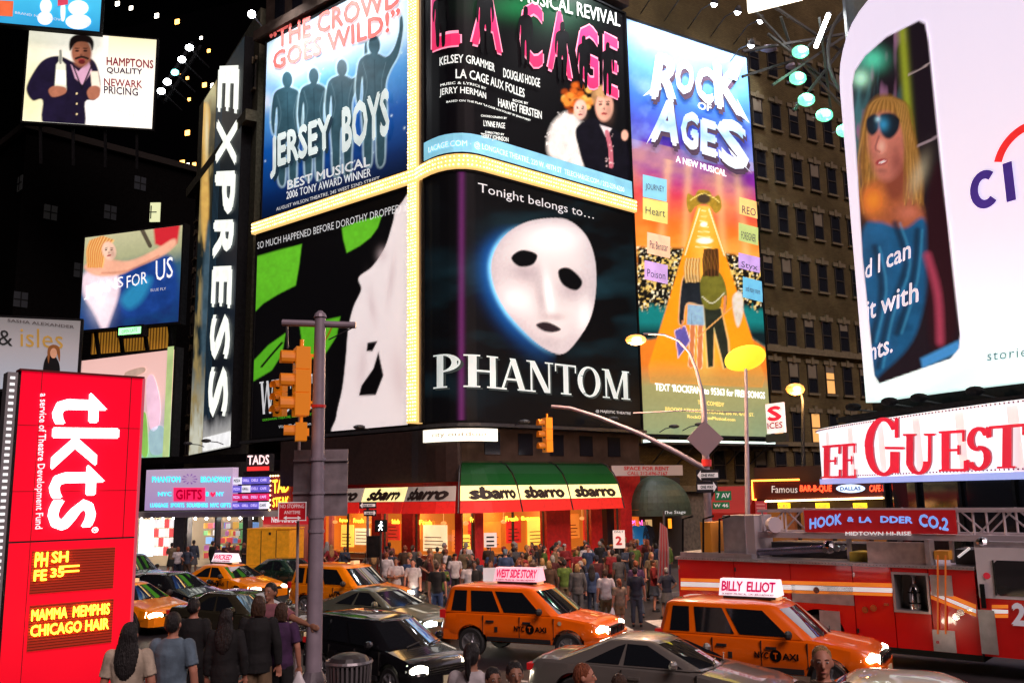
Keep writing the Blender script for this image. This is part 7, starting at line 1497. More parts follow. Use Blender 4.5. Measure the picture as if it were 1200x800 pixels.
for y in (470, 415): MB().bar(at(350, y, 12.95), at(371, y + 2, 13), .04).build('bracket', SIG, gp)
sb = thing('blank_sign', 'large grey sheet metal sign seen from behind, mounted behind the grey pole', 'sign', (X0, 13.3, at(371, 600, 13.3).z))
a, b_ = at(343, 605, 13.35), at(408, 526, 13.35)
MB().bbox((a.x, 13.34, a.z), (b_.x, 13.36, b_.z)).build('sheet', mat('grey_sheet_metal', (.3, .26, .28), .5, .4, noise=.25), sb)
for y in (539, 577): q = at(371, y, 13.3).z; MB().bbox((a.x - .0, 13.3, q - .015), (b_.x, 13.335, q + .015)).build('rail', mat('rail_grey', (.45, .4, .42), .4, .6), sb)
wp = thing('white_post', 'thin white post behind the grey pole carrying the red no stopping sign', 'post', (at(351, 600, 13.6).x, 13.6, .9))
MB().tube([(at(351, 600, 13.6).x, 13.6, .9), (at(351, 490, 13.6).x, 13.6, at(351, 488, 13.6).z)], .022, 8).build('shaft', mat('white_post_paint', (.6, .5, .5), .4), wp)
ns = thing('no_stopping_sign', 'red sign with white NO STOPPING ANYTIME lettering and a double arrow', 'sign', (at(343, 600, 13.1).x, 13.1, at(343, 611, 13.1).z))
PN = from_px((326, 13.2), (359, 13.2), y=600); z0, z1 = PN.px(342, 610)[1], PN.px(342, 588)[1]
slab(PN, 0, PN.L[-1], z0, z1, -.01, .0, 'plate', mat('sign_red_enamel', (.65, .01, .02), .4, k=.12), ns); WS = mat('sign_white_print', (.85, .8, .8), .5, k=.25)
for (s_, a_) in (('NO STOPPING', (328.5, 595, 356.5, 595, 4.5)), ('ANYTIME', (333, 602, 352, 602, 4))): tx(PN, ns, s_, WS, *a_, w=.006)
art(PN, ns, 'arrow', WS, [(332, 606.5), (336, 604), (336, 605.8), (349, 605.8), (349, 604), (353, 606.5), (349, 609), (349, 607.2), (336, 607.2), (336, 609)], .006)
for (a, b_, c_, d_) in ((0, PN.L[-1], z0, z0 + .012), (0, PN.L[-1], z1 - .012, z1), (0, .012, z0, z1), (PN.L[-1] - .012, PN.L[-1], z0, z1)): slab(PN, a, b_, c_, d_, .001, .004, 'border', WS, ns)
# litter bin
lx = at(409, 780, 12.5).x; lb = thing('litter_bin', 'slatted grey metal litter bin beside the grey pole', 'bin', (lx, 12.5, .9))
BINM = mat('bin_slat_metal', (.2, .19, .2), .4, .6, noise=.2)
for k in range(30):
    a = 2 * math.pi * k / 30; p0 = Vector((lx + .25 * math.cos(a), 12.5 + .25 * math.sin(a), .95)); p1 = Vector((lx + .3 * math.cos(a), 12.5 + .3 * math.sin(a), 1.82)); MB().bar(p0, p1, .03, .01).build('slat', BINM, lb)
for z, r_ in ((.97, .26), (1.8, .305)): MB().loft([[(lx + q * math.cos(2 * math.pi * k / 30), 12.5 + q * math.sin(2 * math.pi * k / 30), zz) for k in range(30)] for q, zz in ((r_, z), (r_ + .015, z + .02), (r_, z + .05), (r_ - .015, z + .02), (r_, z))], cap=False).build('hoop', BINM, lb)
MB().tube([(lx, 12.5, .98), (lx, 12.5, 1.75)], [.23, .26], 20).build('liner', mat('bin_liner', (.02, .02, .02), .5), lb)
MB().ball((lx, 12.5, 1.84), (.27, .27, .1), 16, 6).build('lid', mat('bin_lid_dark', (.03, .028, .03), .35), lb)

# right hand lamp and signal post
p_ = Vector((at(828, 600, 27.5).x, 27.5, 0))
def rp(x, y, Y=27.5): return at(x, y, Y)
lp = thing('lamp_post', 'tall grey post with curved lamp arm and long signal mast behind the fire engine', 'lamp post', tuple(p_))
MB().tube([p_, rp(828, 560), rp(825, 480), rp(822, 455)], [.13, .11, .09, .07], 14).build('shaft', GREY, lp, 'auto')
MB().tube([rp(822, 456), rp(816, 433), rp(808, 413), rp(795, 399), rp(778, 392), rp(754, 391)], [.06, .05, .045, .04, .035, .03], 8).build('lamp_arm', GREY, lp, 'auto')
q = rp(745, 396); lh = MB().ball(q, (.3, .17, .09), 12, 6).build('lamp_head', DARK, lp); MB().ball(q - Vector((0, .03, .06)), (.33, .2, .17), 12, 6).build('lamp_glass', LAMPORANGE, lh); MB().ball(q - Vector((0, .2, .08)), (.17, .06, .1), 12, 6).build('lamp_core', LAMPCORE, lh)
l = bpy.data.lights.new('lamp', 'POINT'); l.energy = 3200; l.color = (1, .6, .36); l.shadow_soft_size = .3; o = link('lamp', l, lp); o.location = q - Vector((0, .05, .35)) - p_
MB().tube([rp(828, 550), rp(795, 531), rp(750, 508), rp(700, 488), rp(668, 478), rp(646, 476)], [.09, .08, .07, .06, .055, .05], 10).build('signal_mast', GREY, lp, 'auto')
MB().tube([rp(742, 484), rp(800, 481), rp(872, 483)], .02, 5).build('cross_arm', GREY, lp)
art_q = rp(826, 514, 27.2); d_ = .56
ds = thing('diamond_sign', 'diamond shaped road sign seen from behind on the tall grey post', 'sign', tuple(art_q)); MB().prism([(-d_, 0), (0, -d_), (d_, 0), (0, d_)], 0, .03, lambda a, b, h: (art_q.x + a, art_q.y - h, art_q.z + b)).build('plate', mat('diamond_back', (.5, .36, .38), .4, .5), ds)
MB().tube([rp(828, 546), rp(828, 538)], .15, 12).build('band', MATS['red_band'], lp)
q = rp(642, 530, 27.4); signal('traffic_light', 'orange traffic light hanging at the end of the long mast', (q.x, q.y, q.z), R(-70), 1.05)
def small_sign(name, label, x0, y0, x1, y1, Y, mt, s=None, arrow=0, inkm=None, ytilt=0):
    P = from_px((x0, Y), (x1, Y - .1), y=(y0 + y1) / 2); z0, z1 = P.px((x0 + x1) / 2, y1)[1], P.px((x0 + x1) / 2, y0)[1]; L = P.L[-1]
    t = thing(name, label, 'sign', tuple(P.pos(L / 2, z0))); slab(P, 0, L, z0, z1, -.02, 0, 'plate', mt, t); im = inkm or WS; H = z1 - z0
    if s: text(P, t, s, im, (L * (.08 if not arrow else .26), z0 + H * .25), (L * (.92 if arrow <= 0 else .7), z0 + H * .25), (L * (.08 if not arrow else .26), z0 + H * .78), uz=True, w=.01, bold=.03)
    if arrow:
        c_, hh = L / 2, H / 2; d = arrow
        for f in (1,): art(P, t, 'arrow', im, [(c_ + d * L * .46, z0 + hh), (c_ + d * L * .3, z0 + H * .95), (c_ + d * L * .3, z0 + H * .72), (c_ - d * L * .44, z0 + H * .72), (c_ - d * L * .44, z0 + H * .28), (c_ + d * L * .3, z0 + H * .28), (c_ + d * L * .3, z0 + H * .05)], .006, uz=True)
        text(P, t, 'ONE WAY', mt, (L * .2, z0 + H * .36), (L * .8, z0 + H * .36), (L * .2, z0 + H * .64), uz=True, w=.014, bold=.03)
    return t
BS = mat('sign_black_enamel', (.015, .015, .02), .4); GS = mat('sign_green_enamel', (.01, .16, .06), .4, k=.25)
small_sign('one_way_sign', 'upper ONE WAY sign on the tall grey post, arrow pointing left', 816, 550, 843, 563, 27.2, BS, arrow=-1)
small_sign('one_way_sign', 'lower ONE WAY sign on the tall grey post, arrow pointing right', 816, 563.5, 841, 577, 27.1, BS, arrow=1)
small_sign('street_sign', 'green street sign reading 7 AV on the tall grey post', 838, 575, 857, 586, 27.0, GS, '7 AV'); small_sign('street_sign', 'green street sign reading W 46 below the 7 AV one', 835, 588, 855, 596, 27.4, GS, 'W 46')
dl = thing('disc_lamp', 'round glowing yellow disc lamp on a slim grey post', 'lamp', (at(876, 600, 29).x, 29, 0)); b0 = dl.location
MB().tube([b0, at(876, 600, 29), at(874, 432, 29)], [.09, .08, .05], 10).build('shaft', GREY, dl, 'auto')
cc = at(873, 419, 29); ax = Vector((.05, -.5, -.86)); MB().loft([[cc + ax.to_track_quat('Z', 'Y').to_matrix() @ Vector((r_ * math.cos(2 * math.pi * k / 28), r_ * math.sin(2 * math.pi * k / 28), h)) for k in range(28)] for r_, h in ((.66, 0), (.67, .04), (.6, .07), (.3, .12), (.02, .14))], cap=True).build('disc', mat('yellow_disc_glow', (1, .85, .1), .3, emit=(1, .78, .03), k=1.1), dl)
qz = ax.to_track_quat('Z', 'Y').to_matrix()
for r_, kk in ((.52, 0), (.3, 1)): MB().loft([[cc + qz @ Vector((q * math.cos(2 * math.pi * k / 28), q * math.sin(2 * math.pi * k / 28), -.012)) for k in range(28)] for q in (r_, r_ - .025)], cap=False).build('ring', mat('disc_ring', (.5, .35, .02), .5, k=.5), dl)
MB().disc(cc + qz @ Vector((0, 0, -.02)), -(qz @ Vector((0, 0, 1))), .17, 16).build('hot_centre', LAMPCORE, dl)
fl = thing('street_lamp', 'orange street lamp glowing in front of the buff brick building', 'lamp post', (at(936, 600, 46).x, 46, 0))
MB().tube([fl.location, at(941, 470, 46), at(938, 455, 46)], [.12, .08, .05], 8).build('shaft', DARK, fl); q = at(932, 456, 46); MB().ball(q, (.5, .3, .32), 12, 6).build('lamp_head', LAMPORANGE, fl); MB().ball(q - Vector((0, .28, 0)), (.22, .06, .14), 12, 6).build('lamp_core', LAMPCORE, fl)
l = bpy.data.lights.new('lamp', 'POINT'); l.energy = 500; l.color = (1, .5, .15); l.shadow_soft_size = .3; o = link('lamp', l, fl); o.location = q - Vector((0, .3, .5)) - fl.location
# one way post in the crowd, walk signal
op = thing('sign_post', 'slim post with two opposed ONE WAY signs in front of the pizza restaurant', 'post', (at(431, 640, 33).x, 33, .15)); MB().tube([op.location, at(431, 588, 33)], .05, 8).build('shaft', GREY, op)
small_sign('one_way_sign', 'ONE WAY sign pointing left on the slim post before the pizza restaurant', 421, 588, 441, 595.5, 32.9, BS, arrow=-1); small_sign('one_way_sign', 'ONE WAY sign pointing right on the slim post before the pizza restaurant', 426, 597, 441, 604.5, 32.8, BS, arrow=1)
ws = thing('walk_signal', 'dark pedestrian signal box with a white lit walking figure', 'pedestrian signal', tuple(at(446, 624, 32.7))); q = at(446, 616, 32.7)
MB().box(q + Vector((0, .12, 0)), (.42, .2, .42)).build('housing', BLACK, ws); MB().box(at(438, 640, 32.9), (.45, .3, .75)).build('control_box', BLACK, ws); MB().tube([Vector((q.x, q.y + .1, .15)), q + Vector((0, .1, -.2))], .04, 6).build('post', DARK, ws)
wm = mat('walk_white', (1, 1, 1), .4, emit=(.9, .95, 1), k=5); MB().ball(q + Vector((.02, 0, .13)), .035, 8, 5).bar(q + Vector((.02, 0, .1)), q + Vector((0, 0, -.03)), .05, .02).bar(q + Vector((0, 0, -.03)), q + Vector((-.07, 0, -.16)), .035, .02).bar(q + Vector((0, 0, -.03)), q + Vector((.06, 0, -.15)), .035, .02).bar(q + Vector((.01, 0, .07)), q + Vector((-.08, 0, .0)), .03, .02).bar(q + Vector((.01, 0, .07)), q + Vector((.08, 0, .0)), .03, .02).build('walking_figure', wm, ws)
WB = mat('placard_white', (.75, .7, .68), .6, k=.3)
for (nm, lbl, x0, y0, x1, y1, Y, lines) in (('placard', 'white placard with small black lines held up above the crowd', 567, 624, 582, 641, 31.5, ('FREE', 'HUGS', 'NOW')), ('placard', 'narrow white board with a big red 2 above the crowd on the right', 718, 621, 732, 642, 35, None), ('placard', 'blank white card carried low behind the pink roof sign', 566, 665, 581, 681, 26.6, ())):
    P = from_px((x0, Y), (x1, Y), y=y0); z0, z1 = P.px(x0, y1)[1], P.px(x0, y0)[1]; t = thing(nm, lbl, 'placard', tuple(P.pos(P.L[-1] / 2, z0))); slab(P, 0, P.L[-1], z0, z1, -.02, 0, 'board', WB, t); L = P.L[-1]
    MB().bar(P.pos(L / 2, z0 - .5, -.03), P.pos(L / 2, z0 + .1, -.03), .03).build('handle', DARK, t)
    if lines is None: text(P, t, '2', REDP, (L * .2, z0 + .12), (L * .75, z0 + .12), (L * .2, z0 + .45), uz=True, w=.01, bold=.05); text(P, t, 'ONLY', BLACK, (L * .1, z1 - .1), (L * .9, z1 - .1), (L * .1, z1 - .02), uz=True, w=.01)
    elif lines:
        for k, s_ in enumerate(lines): text(P, t, '——', BLACK, (L * .2, z1 - .17 - .14 * k), (L * .8, z1 - .17 - .14 * k), (L * .2, z1 - .12 - .14 * k), uz=True, w=.01)
flg = thing('flag', 'furled red and white striped flag hanging on a dark post left of the fire engine', 'flag', (at(777, 680, 31).x, 31, .15)); fb = flg.location
MB().tube([fb, at(778, 598, 31)], .04, 6).build('pole', DARK, flg)
for k in range(7):
    MB().tube([at(774 + k * 1.2, 612 + k, 30.9), at(773 + k * 1.6, 645, 30.8), at(771 + k * 2.0, 690 - abs(k - 3) * 2, 30.8)], [.02, .045, .03], 5).build('stripe', mat('flag_red' if k % 2 else 'flag_white', (.22, .012, .02) if k % 2 else (.16, .1, .12), .8), flg)

# ================================================================== PEOPLE
def remesh(mb, vox, smooth=2):
    me = mb.mesh('tmp', BLACK); o = bpy.data.objects.new('tmp', me); C.objects.link(o)
    md = o.modifiers.new('r', 'REMESH'); md.mode = 'VOXEL'; md.voxel_size = vox; md.use_smooth_shade = True
    if smooth: s = o.modifiers.new('s', 'SMOOTH'); s.iterations = smooth; s.factor = .5
    m2 = bpy.data.meshes.new_from_object(o.evaluated_get(bpy.context.evaluated_depsgraph_get())); bpy.data.objects.remove(o); bpy.data.meshes.remove(me)
    m2.materials.clear(); m2.materials.append(BLACK); return m2
ARMS = {'down': ((.23, .02, 1.14), (.25, -.04, .88), (.25, .02, 1.14), (.26, -.03, .88)), 'cross': ((.25, -.02, 1.16), (.02, -.2, 1.17), (.25, -.02, 1.14), (.04, -.22, 1.12)),
        'phone': ((.24, .0, 1.14), (.1, -.26, 1.3), (.25, .02, 1.14), (.26, -.05, .88)), 'hips': ((.34, .06, 1.16), (.18, -.02, 1.0), (.34, .06, 1.16), (.18, -.02, 1.0)),
        'walk': ((.24, .12, 1.17), (.26, .12, .93), (.24, -.1, 1.17), (.25, -.25, .98)), 'point': ((.42, -.1, 1.3), (.68, -.18, 1.24), (.26, .02, 1.14), (.24, -.12, .92)), 'up': ((.3, -.12, 1.52), (.2, -.25, 1.75), (.25, .0, 1.14), (.25, -.06, .88))}
LEGS = {'stand': ((.1, -.01, .5), (.11, .02, .09), (.1, -.01, .5), (.12, .02, .09)), 'walk': ((.1, -.1, .52), (.1, -.12, .1), (.1, .03, .5), (.1, .24, .14)), 'wide': ((.14, -.03, .5), (.19, .0, .09), (.12, -.01, .5), (.14, .03, .09))}
PM = {}
def torso(mb, e, z0=.84, z1=1.48):
    rg = []
    for z, a, b in ((.84, .15, .1), (.93, .165, .118), (1.04, .14, .1), (1.2, .155, .11), (1.34, .178, .115), (1.42, .15, .092), (1.48, .07, .06)):
        if z0 <= z <= z1: rg.append([((a + e) * math.cos(2 * math.pi * k / 16), (b + e) * math.sin(2 * math.pi * k / 16) + .0, z) for k in range(16)])
    mb.loft(rg)
def limbs(mb, pts, rs): mb.tube(pts, rs, 10)
def arms(mb, pose, e, upto=1.0):
    A = ARMS[pose]
    for i, sg in ((0, 1), (2, -1)):
        el, wr = Vector(A[i]), Vector(A[i + 1]); el.x *= sg; wr.x *= sg; sh = Vector((sg * .175, 0, 1.405))
        pts = [sh, sh.lerp(el, .5), el]; rs = [.058 + e, .052 + e, .043 + e]
        if upto > .5: pts += [el.lerp(wr, .45 if upto == 1 else .45 * upto), el.lerp(wr, upto)]; rs += [.042 + e, (.028 if upto == 1 else .032) + e]
        else: pts = [sh, sh.lerp(el, .4), sh.lerp(el, .78)]; rs = [.06 + e, .056 + e, .055 + e]
        mb.tube(pts, rs, 10); mb.ball(sh, .06 + e, 10, 6)
def hand(mb, el, wr, sg):
    d = (wr - el).normalized(); side = d.cross(Vector((0, 1, 0)) if abs(d.y) < .8 else Vector((0, 0, 1))).normalized(); nn = side.cross(d)
    M = Matrix((side, nn, d)).transposed()
    c = wr + d * .045; mb.loft([[c + M @ Vector((.04 * s_ * math.cos(2 * math.pi * k / 10), .018 * s_ * math.sin(2 * math.pi * k / 10), h)) for k in range(10)] for h, s_ in ((-.05, .7), (-.02, .95), (.02, 1.05), (.045, .95))])
    for i, ln in enumerate((.062, .074, .07, .055)):
        b = c + side * (-.03 + .02 * i) + d * .04; mb.tube([b, b + d * ln * .5 + nn * .008, b + d * ln * .95 + nn * .028], [.0095, .009, .007], 6)
    b = c + side * -.036 * sg * 1 + d * -.01; mb.tube([b, b - side * .025 * sg + d * .03, b - side * .03 * sg + d * .055 + nn * .01], [.013, .011, .008], 6)
def pmesh(kind, *a):
    key = (kind,) + a
    if key in PM: return PM[key]
    mb = MB(); fine = a[-1]; vx = .012 if fine else .022
    if kind == 'body':
        torso(mb, 0); arms(mb, a[0], 0); A = ARMS[a[0]]; L = LEGS[a[1]]
        for i, sg in ((0, 1), (2, -1)):
            el, wr = Vector(A[i]), Vector(A[i + 1]); el.x *= sg; wr.x *= sg; hand(mb, el, wr, sg)
            kn, an = Vector(L[i]), Vector(L[i + 1]); kn.x *= sg; an.x *= sg; hp = Vector((sg * .085, 0, .88))
            mb.tube([hp, hp.lerp(kn, .5), kn, kn.lerp(an, .3), an], [.088, .076, .054, .056, .036], 10); mb.ball(an + Vector((0, -.06, -.045)), (.042, .12, .036), 10, 6)
        mb.tube([(0, .005, 1.42), (0, -.005, 1.56)], [.058, .05], 10)
        mb.ball((0, -.005, 1.63), (.074, .094, .1), 14, 10); mb.ball((0, -.03, 1.565), (.052, .062, .05), 12, 8)
        mb.tube([(0, -.095, 1.635), (0, -.118, 1.595), (0, -.1, 1.585)], [.01, .016, .012], 6)
        for sg in (-1, 1): mb.ball((sg * .076, .005, 1.61), (.014, .022, .032), 8, 5); mb.ball((sg * .03, -.088, 1.645), (.022, .012, .01), 6, 4)
        mb.ball((0, -.09, 1.557), (.026, .014, .009), 8, 4); mb.ball((0, -.078, 1.525), (.022, .02, .018), 8, 4)
        me = remesh(mb, .010 if fine else .02, 1)
    elif kind == 'shirt':
        torso(mb, .02, .84 if a[2] != 'crop' else 1.0, 1.49)
        arms(mb, a[0], .016, {'tee': .4, 'crop': .4, 'long': .96}[a[2]])
        if a[2] == 'long': mb.loft([[(.185 * math.cos(2 * math.pi * k / 16), .135 * math.sin(2 * math.pi * k / 16), z) for k in range(16)] for z in (.8, .92)])
        me = remesh(mb, vx, 1)
    elif kind == 'bottom':
        L = LEGS[a[0]]
        mb.loft([[((q) * math.cos(2 * math.pi * k / 16), (p) * math.sin(2 * math.pi * k / 16), z) for k in range(16)] for z, q, p in ((.80, .16, .115), (.9, .178, .13), (.99, .165, .118))])
        for i, sg in ((0, 1), (2, -1)):
            kn, an = Vector(L[i]), Vector(L[i + 1]); kn.x *= sg; an.x *= sg; hp = Vector((sg * .085, 0, .88))
            if a[1] == 'trousers': mb.tube([hp, hp.lerp(kn, .5), kn, kn.lerp(an, .5), an + Vector((0, 0, .02))], [.1, .092, .075, .07, .062], 12)
            elif a[1] == 'shorts': mb.tube([hp, hp.lerp(kn, .5), hp.lerp(kn, .85)], [.1, .097, .095], 12)
        if a[1] == 'skirt': mb.loft([[((q) * math.cos(2 * math.pi * k / 18), (p) * math.sin(2 * math.pi * k / 18), z) for k in range(18)] for z, q, p in ((.95, .165, .12), (.8, .2, .15), (.55, .24, .19), (.54, .22, .17))])
        me = remesh(mb, vx, 1)
    elif kind == 'shoes':
        L = LEGS[a[0]]
        for i, sg in ((0, 1), (2, -1)):
            an = Vector(L[i + 1]); an.x *= sg; mb.loft([[an + Vector((.047 * s_ * math.cos(2 * math.pi * k / 12), -.055 + .145 * s_ * math.sin(2 * math.pi * k / 12), h)) for k in range(12)] for h, s_ in ((-.09, .97), (-.06, 1), (-.03, .85), (-.005, .5))])
        me = remesh(mb, .018, 1)
    elif kind == 'hair':
        h = a[0]
        if h == 'crop': mb.ball((0, .016, 1.665), (.0755, .088, .08), 14, 10); mb.ball((0, .05, 1.62), (.07, .055, .07), 12, 8)
        else: mb.ball((0, .014, 1.655), (.084, .096, .098), 14, 10); mb.ball((0, .04, 1.62), (.08, .075, .085), 12, 8)
        if h == 'long':
            mb.loft([[(q * math.cos(2 * math.pi * k / 14), .045 + o_ + p * math.sin(2 * math.pi * k / 14), z) for k in range(14)] for z, q, p, o_ in ((1.66, .085, .07, 0), (1.56, .1, .055, .01), (1.45, .125, .05, .03), (1.34, .125, .048, .05), (1.24, .095, .04, .06), (1.17, .04, .025, .06))])
        elif h == 'bob': mb.loft([[(q * math.cos(2 * math.pi * k / 14), .04 + p * math.sin(2 * math.pi * k / 14), z) for k in range(14)] for z, q, p in ((1.66, .088, .07), (1.56, .1, .065), (1.49, .085, .05))])
        elif h == 'tail': mb.tube([(0, .1, 1.68), (0, .15, 1.62), (0, .14, 1.48), (0, .13, 1.4)], [.03, .04, .03, .01], 8)
        elif h == 'cap': mb.ball((0, 0, 1.69), (.09, .105, .065), 12, 7); mb.loft([[(q * math.cos(math.pi * k / 8), -.05 - p * math.sin(math.pi * k / 8), z) for k in range(9)] for z, q, p in ((1.685, .07, .12), (1.70, .07, .12))])
        me = remesh(mb, .013 if fine else .016, 1)
        if h != 'cap':
            b = bmesh.new(); b.from_mesh(me); rr = random.Random(3)
            for v in b.verts: v.co += v.normal * (rr.uniform(-.004, .004))
            b.to_mesh(me); b.free()
    me.shade_smooth(); me.name = kind; PM[key] = me; return me
def cloth(n, c): return mat('cloth_' + n, tuple(v * (.75 if n in ('white', 'cream') else .4) for v in c), .85, noise=.3, nscale=7, bump=1.0)
COL = {'white': (.62, .58, .6), 'black': (.012, .012, .014), 'grey': (.16, .16, .17), 'navy': (.02, .03, .07), 'blue': (.06, .12, .3), 'pale blue': (.25, .38, .5), 'red': (.45, .02, .03), 'green': (.16, .3, .04), 'brown': (.12, .06, .03), 'khaki': (.3, .22, .12), 'cream': (.6, .5, .38), 'pink': (.55, .2, .25), 'purple': (.12, .04, .16), 'denim': (.07, .1, .17), 'orange': (.55, .15, .02), 'yellow': (.55, .4, .05), 'maroon': (.14, .015, .02), 'tan': (.4, .26, .14), 'beige': (.45, .34, .24)}
HAIRC = {'black': (.008, .006, .006), 'brown': (.05, .022, .01), 'fair': (.3, .17, .06), 'red': (.2, .05, .015), 'grey': (.25, .24, .23)}
def person(label, loc, rz=0, top=('tee', 'white'), bot=('trousers', 'denim'), hair=('short', 'black'), arm='down', leg='stand', skin=0, h=1.0, fine=False, group=None, bag=None):
    t = thing('person', label, 'person', loc, R(rz), group); t.scale = (h * (1.0 if h > .85 else 1.02),) * 2 + (h,)
    def put(nm, me, mt):
        o = link(nm, me, t); o.material_slots[0].link = 'OBJECT'; o.material_slots[0].material = mt; return o
    b = put('body', pmesh('body', arm, leg, fine), SKIN[skin]); put('shirt', pmesh('shirt', arm, 0, top[0], fine), cloth(top[1], COL[top[1]])); put(bot[0], pmesh('bottom', leg, bot[0], fine), cloth(bot[1], COL[bot[1]]))
    put('shoes', pmesh('shoes', leg, False), cloth('black', COL['black']))
    if hair: hm = cloth('cap_' + hair[1], COL[hair[1]]) if hair[0] == 'cap' else mat('hair_' + hair[1], HAIRC[hair[1]], .55, noise=.6, nscale=1, bump=1.0, stretch=(90, 90, 9)); put('hair' if hair[0] != 'cap' else 'cap', pmesh('hair', hair[0], fine), hm)
    if fine and (rz % 360 < 100 or rz % 360 > 260):
        for sg in (-1, 1):
            ey = MB().ball((sg * .03, -.09, 1.633), (.013, .007, .007), 8, 5).build('eye', mat('eye_white', (.6, .58, .55), .3), t, True, world=False); MB().ball((sg * .03, -.0955, 1.633), (.006, .003, .006), 8, 5).build('iris', mat('iris_dark', (.02, .012, .01), .2), ey, True, world=False)
            MB().tube([(sg * .016, -.0985, 1.651), (sg * .03, -.099, 1.656), (sg * .046, -.09, 1.651)], .0035, 5).build('eyebrow', mat('brow', (.08, .04, .02), .8), t, world=False)
        MB().ball((0, -.101, 1.557), (.024, .005, .005), 8, 4).build('mouth', mat('lips', (.4, .12, .1), .5), t, True, world=False)
    if bag: 
        sg = 1 if bag[0] > 0 else -1; A = ARMS[arm]; wr = Vector(A[1 if sg > 0 else 3]); wr.x *= sg
        g_ = MB().loft([[(wr.x + q * math.cos(2 * math.pi * k / 10), wr.y + .06 * math.sin(2 * math.pi * k / 10) * q / .12, z) for k in range(10)] for z, q in ((wr.z - .07, .02), (wr.z - .16, .06), (wr.z - .26, .12), (wr.z - .42, .13), (wr.z - .46, .08))])
        o = g_.build('carrier_bag', mat('carrier_bag_' + bag[1], COL[bag[1]], .4, k=.05), None, True, world=False); o.location = t.location; o.rotation_euler = t.rotation_euler; o.scale = t.scale; tag(o, bag[2], 'bag')
    return t
def on_ground(x, ytop, Y, z=0.15): p = at(x, ytop, Y); return (p.x, Y, z), (p.z - z) / 1.75
def fg(label, x, ytop, Y, rz, **k):
    (X, _, _), h = on_ground(x, ytop, Y, .9)
    k.setdefault('fine', True); return person(label, (X, Y, .9), rz, h=h, **k)
fg('woman with long dark wavy hair and cream top seen from behind by the ticket sign'.replace('woman', 'person'), 153, 728, 10.1, 186, top=('tee', 'cream'), hair=('long', 'black'), bot=('trousers', 'denim'))
fg('person in a pale blue shirt with short dark hair, seen from behind', 204, 716, 10.5, 175, top=('tee', 'pale blue'), hair=('short', 'black'), bot=('trousers', 'khaki'))
fg('person all in black with long black hair, back to the viewer', 266, 712, 12.0, 180, top=('long', 'black'), hair=('long', 'black'), bot=('trousers', 'black'), fine=False)
fg('person in a black jacket and tan shorts with bare legs, seen from behind', 304, 697, 12.4, 184, top=('long', 'black'), hair=('bob', 'brown'), bot=('shorts', 'tan'), skin=0)
fg('person in a pink white top reaching an arm out beside the grey pole', 317, 682, 13.3, -15, top=('tee', 'pink'), hair=('short', 'black'), arm='point', skin=1)
fg('person in purple top holding a white carrier bag beside the grey pole', 331, 705, 12.7, 170, top=('tee', 'purple'), hair=('bob', 'brown'), bot=('trousers', 'black'), bag=(-1, 'white', 'white plastic carrier bag hanging from a hand beside the grey pole'))
fg('person with dark tied back hair and white top, bottom centre, back turned', 553, 752, 9.0, 165, top=('tee', 'white'), hair=('tail', 'black'), skin=1)
fg('child with dark hair at the bottom edge left of the smiling boy'.replace('smiling boy', 'boy in white'), 578, 781, 8.6, 20, top=('tee', 'grey'), hair=('short', 'black'), skin=1)
fg('boy in a white top with black hair looking towards the viewer, bottom centre', 603, 774, 8.4, 12, top=('tee', 'white'), hair=('short', 'black'), skin=1)
fg('person with close cropped reddish hair in profile at the bottom edge', 684, 776, 8.4, 80, top=('tee', 'maroon'), hair=('short', 'red'), skin=0)
fg('brown haired head just showing above the bottom edge before the grey coupe', 725, 788, 8.4, 180, top=('tee', 'brown'), hair=('short', 'brown'))
fg('man with cropped fair hair and dark collared shirt facing the viewer, bottom right', 962, 755, 7.7, -14, top=('tee', 'brown'), hair=('crop', 'fair'), skin=0)
fg('person in a black coat half hidden behind the pale blue shirt', 228, 700, 12.9, 175, top=('long', 'black'), hair=('short', 'black'), fine=False, bot=('trousers', 'black'))
# the crowd: those one can single out first
def cr_(label, x, ytop, Y, rz=0, z=None, **k):
    z = 0.15 if z is None else z
    (X, _, _), h = on_ground(x, ytop, Y, z); h = min(1.08, max(.86, h)); return person(label, (X, Y, z), rz, h=h, **k)
CG = 'people crowding the corner'
cr_('person in a white printed t-shirt and khaki trousers with back turned, nearest of the crowd', 709, 666, 27.4, 178, z=0, top=('tee', 'white'), bot=('trousers', 'khaki'), hair=('short', 'brown'), leg='walk', arm='down')
cr_('person in a navy top and long denim beside the white printed t-shirt', 744, 664, 27.9, 170, z=0, top=('tee', 'navy'), bot=('trousers', 'denim'), hair=('short', 'black'))
cr_('person in a lime green t-shirt with fair long hair', 661, 655, 31.0, 185, top=('tee', 'green'), bot=('shorts', 'khaki'), hair=('short', 'black'), z=0)['label'] = 'person in a lime green t-shirt and khaki shorts behind the orange taxi'
cr_('person in a white t-shirt with arms folded near the grey green coupe', 464, 651, 31.8, 5, z=0, top=('tee', 'white'), arm='cross', bot=('trousers', 'black'), skin=1)
cr_('person in a loose white t-shirt and jeans facing the viewer behind the grey green coupe', 484, 650, 31.0, -5, z=0, top=('tee', 'white'), bot=('trousers', 'denim'))
cr_('person in a black top and blue jeans just left of the pink roof sign', 512, 652, 29.2, 170, z=0, top=('tee', 'black'), bot=('trousers', 'blue'), hair=('short', 'brown'))
cr_('person in a white shirt walking away behind the pink roof sign', 550, 648, 30.0, 190, z=0, top=('tee', 'white'), bot=('trousers', 'grey'), leg='walk', skin=2)
cr_('person in a white shirt and black cap further back left of the pink roof sign', 533, 648, 33.5, 10, top=('tee', 'white'), bot=('trousers', 'black'), hair=('cap', 'black'))
cr_('person in a pale blue cap above the pink roof sign', 592, 642, 33.0, 180, top=('tee', 'blue'), hair=('cap', 'pale blue'))
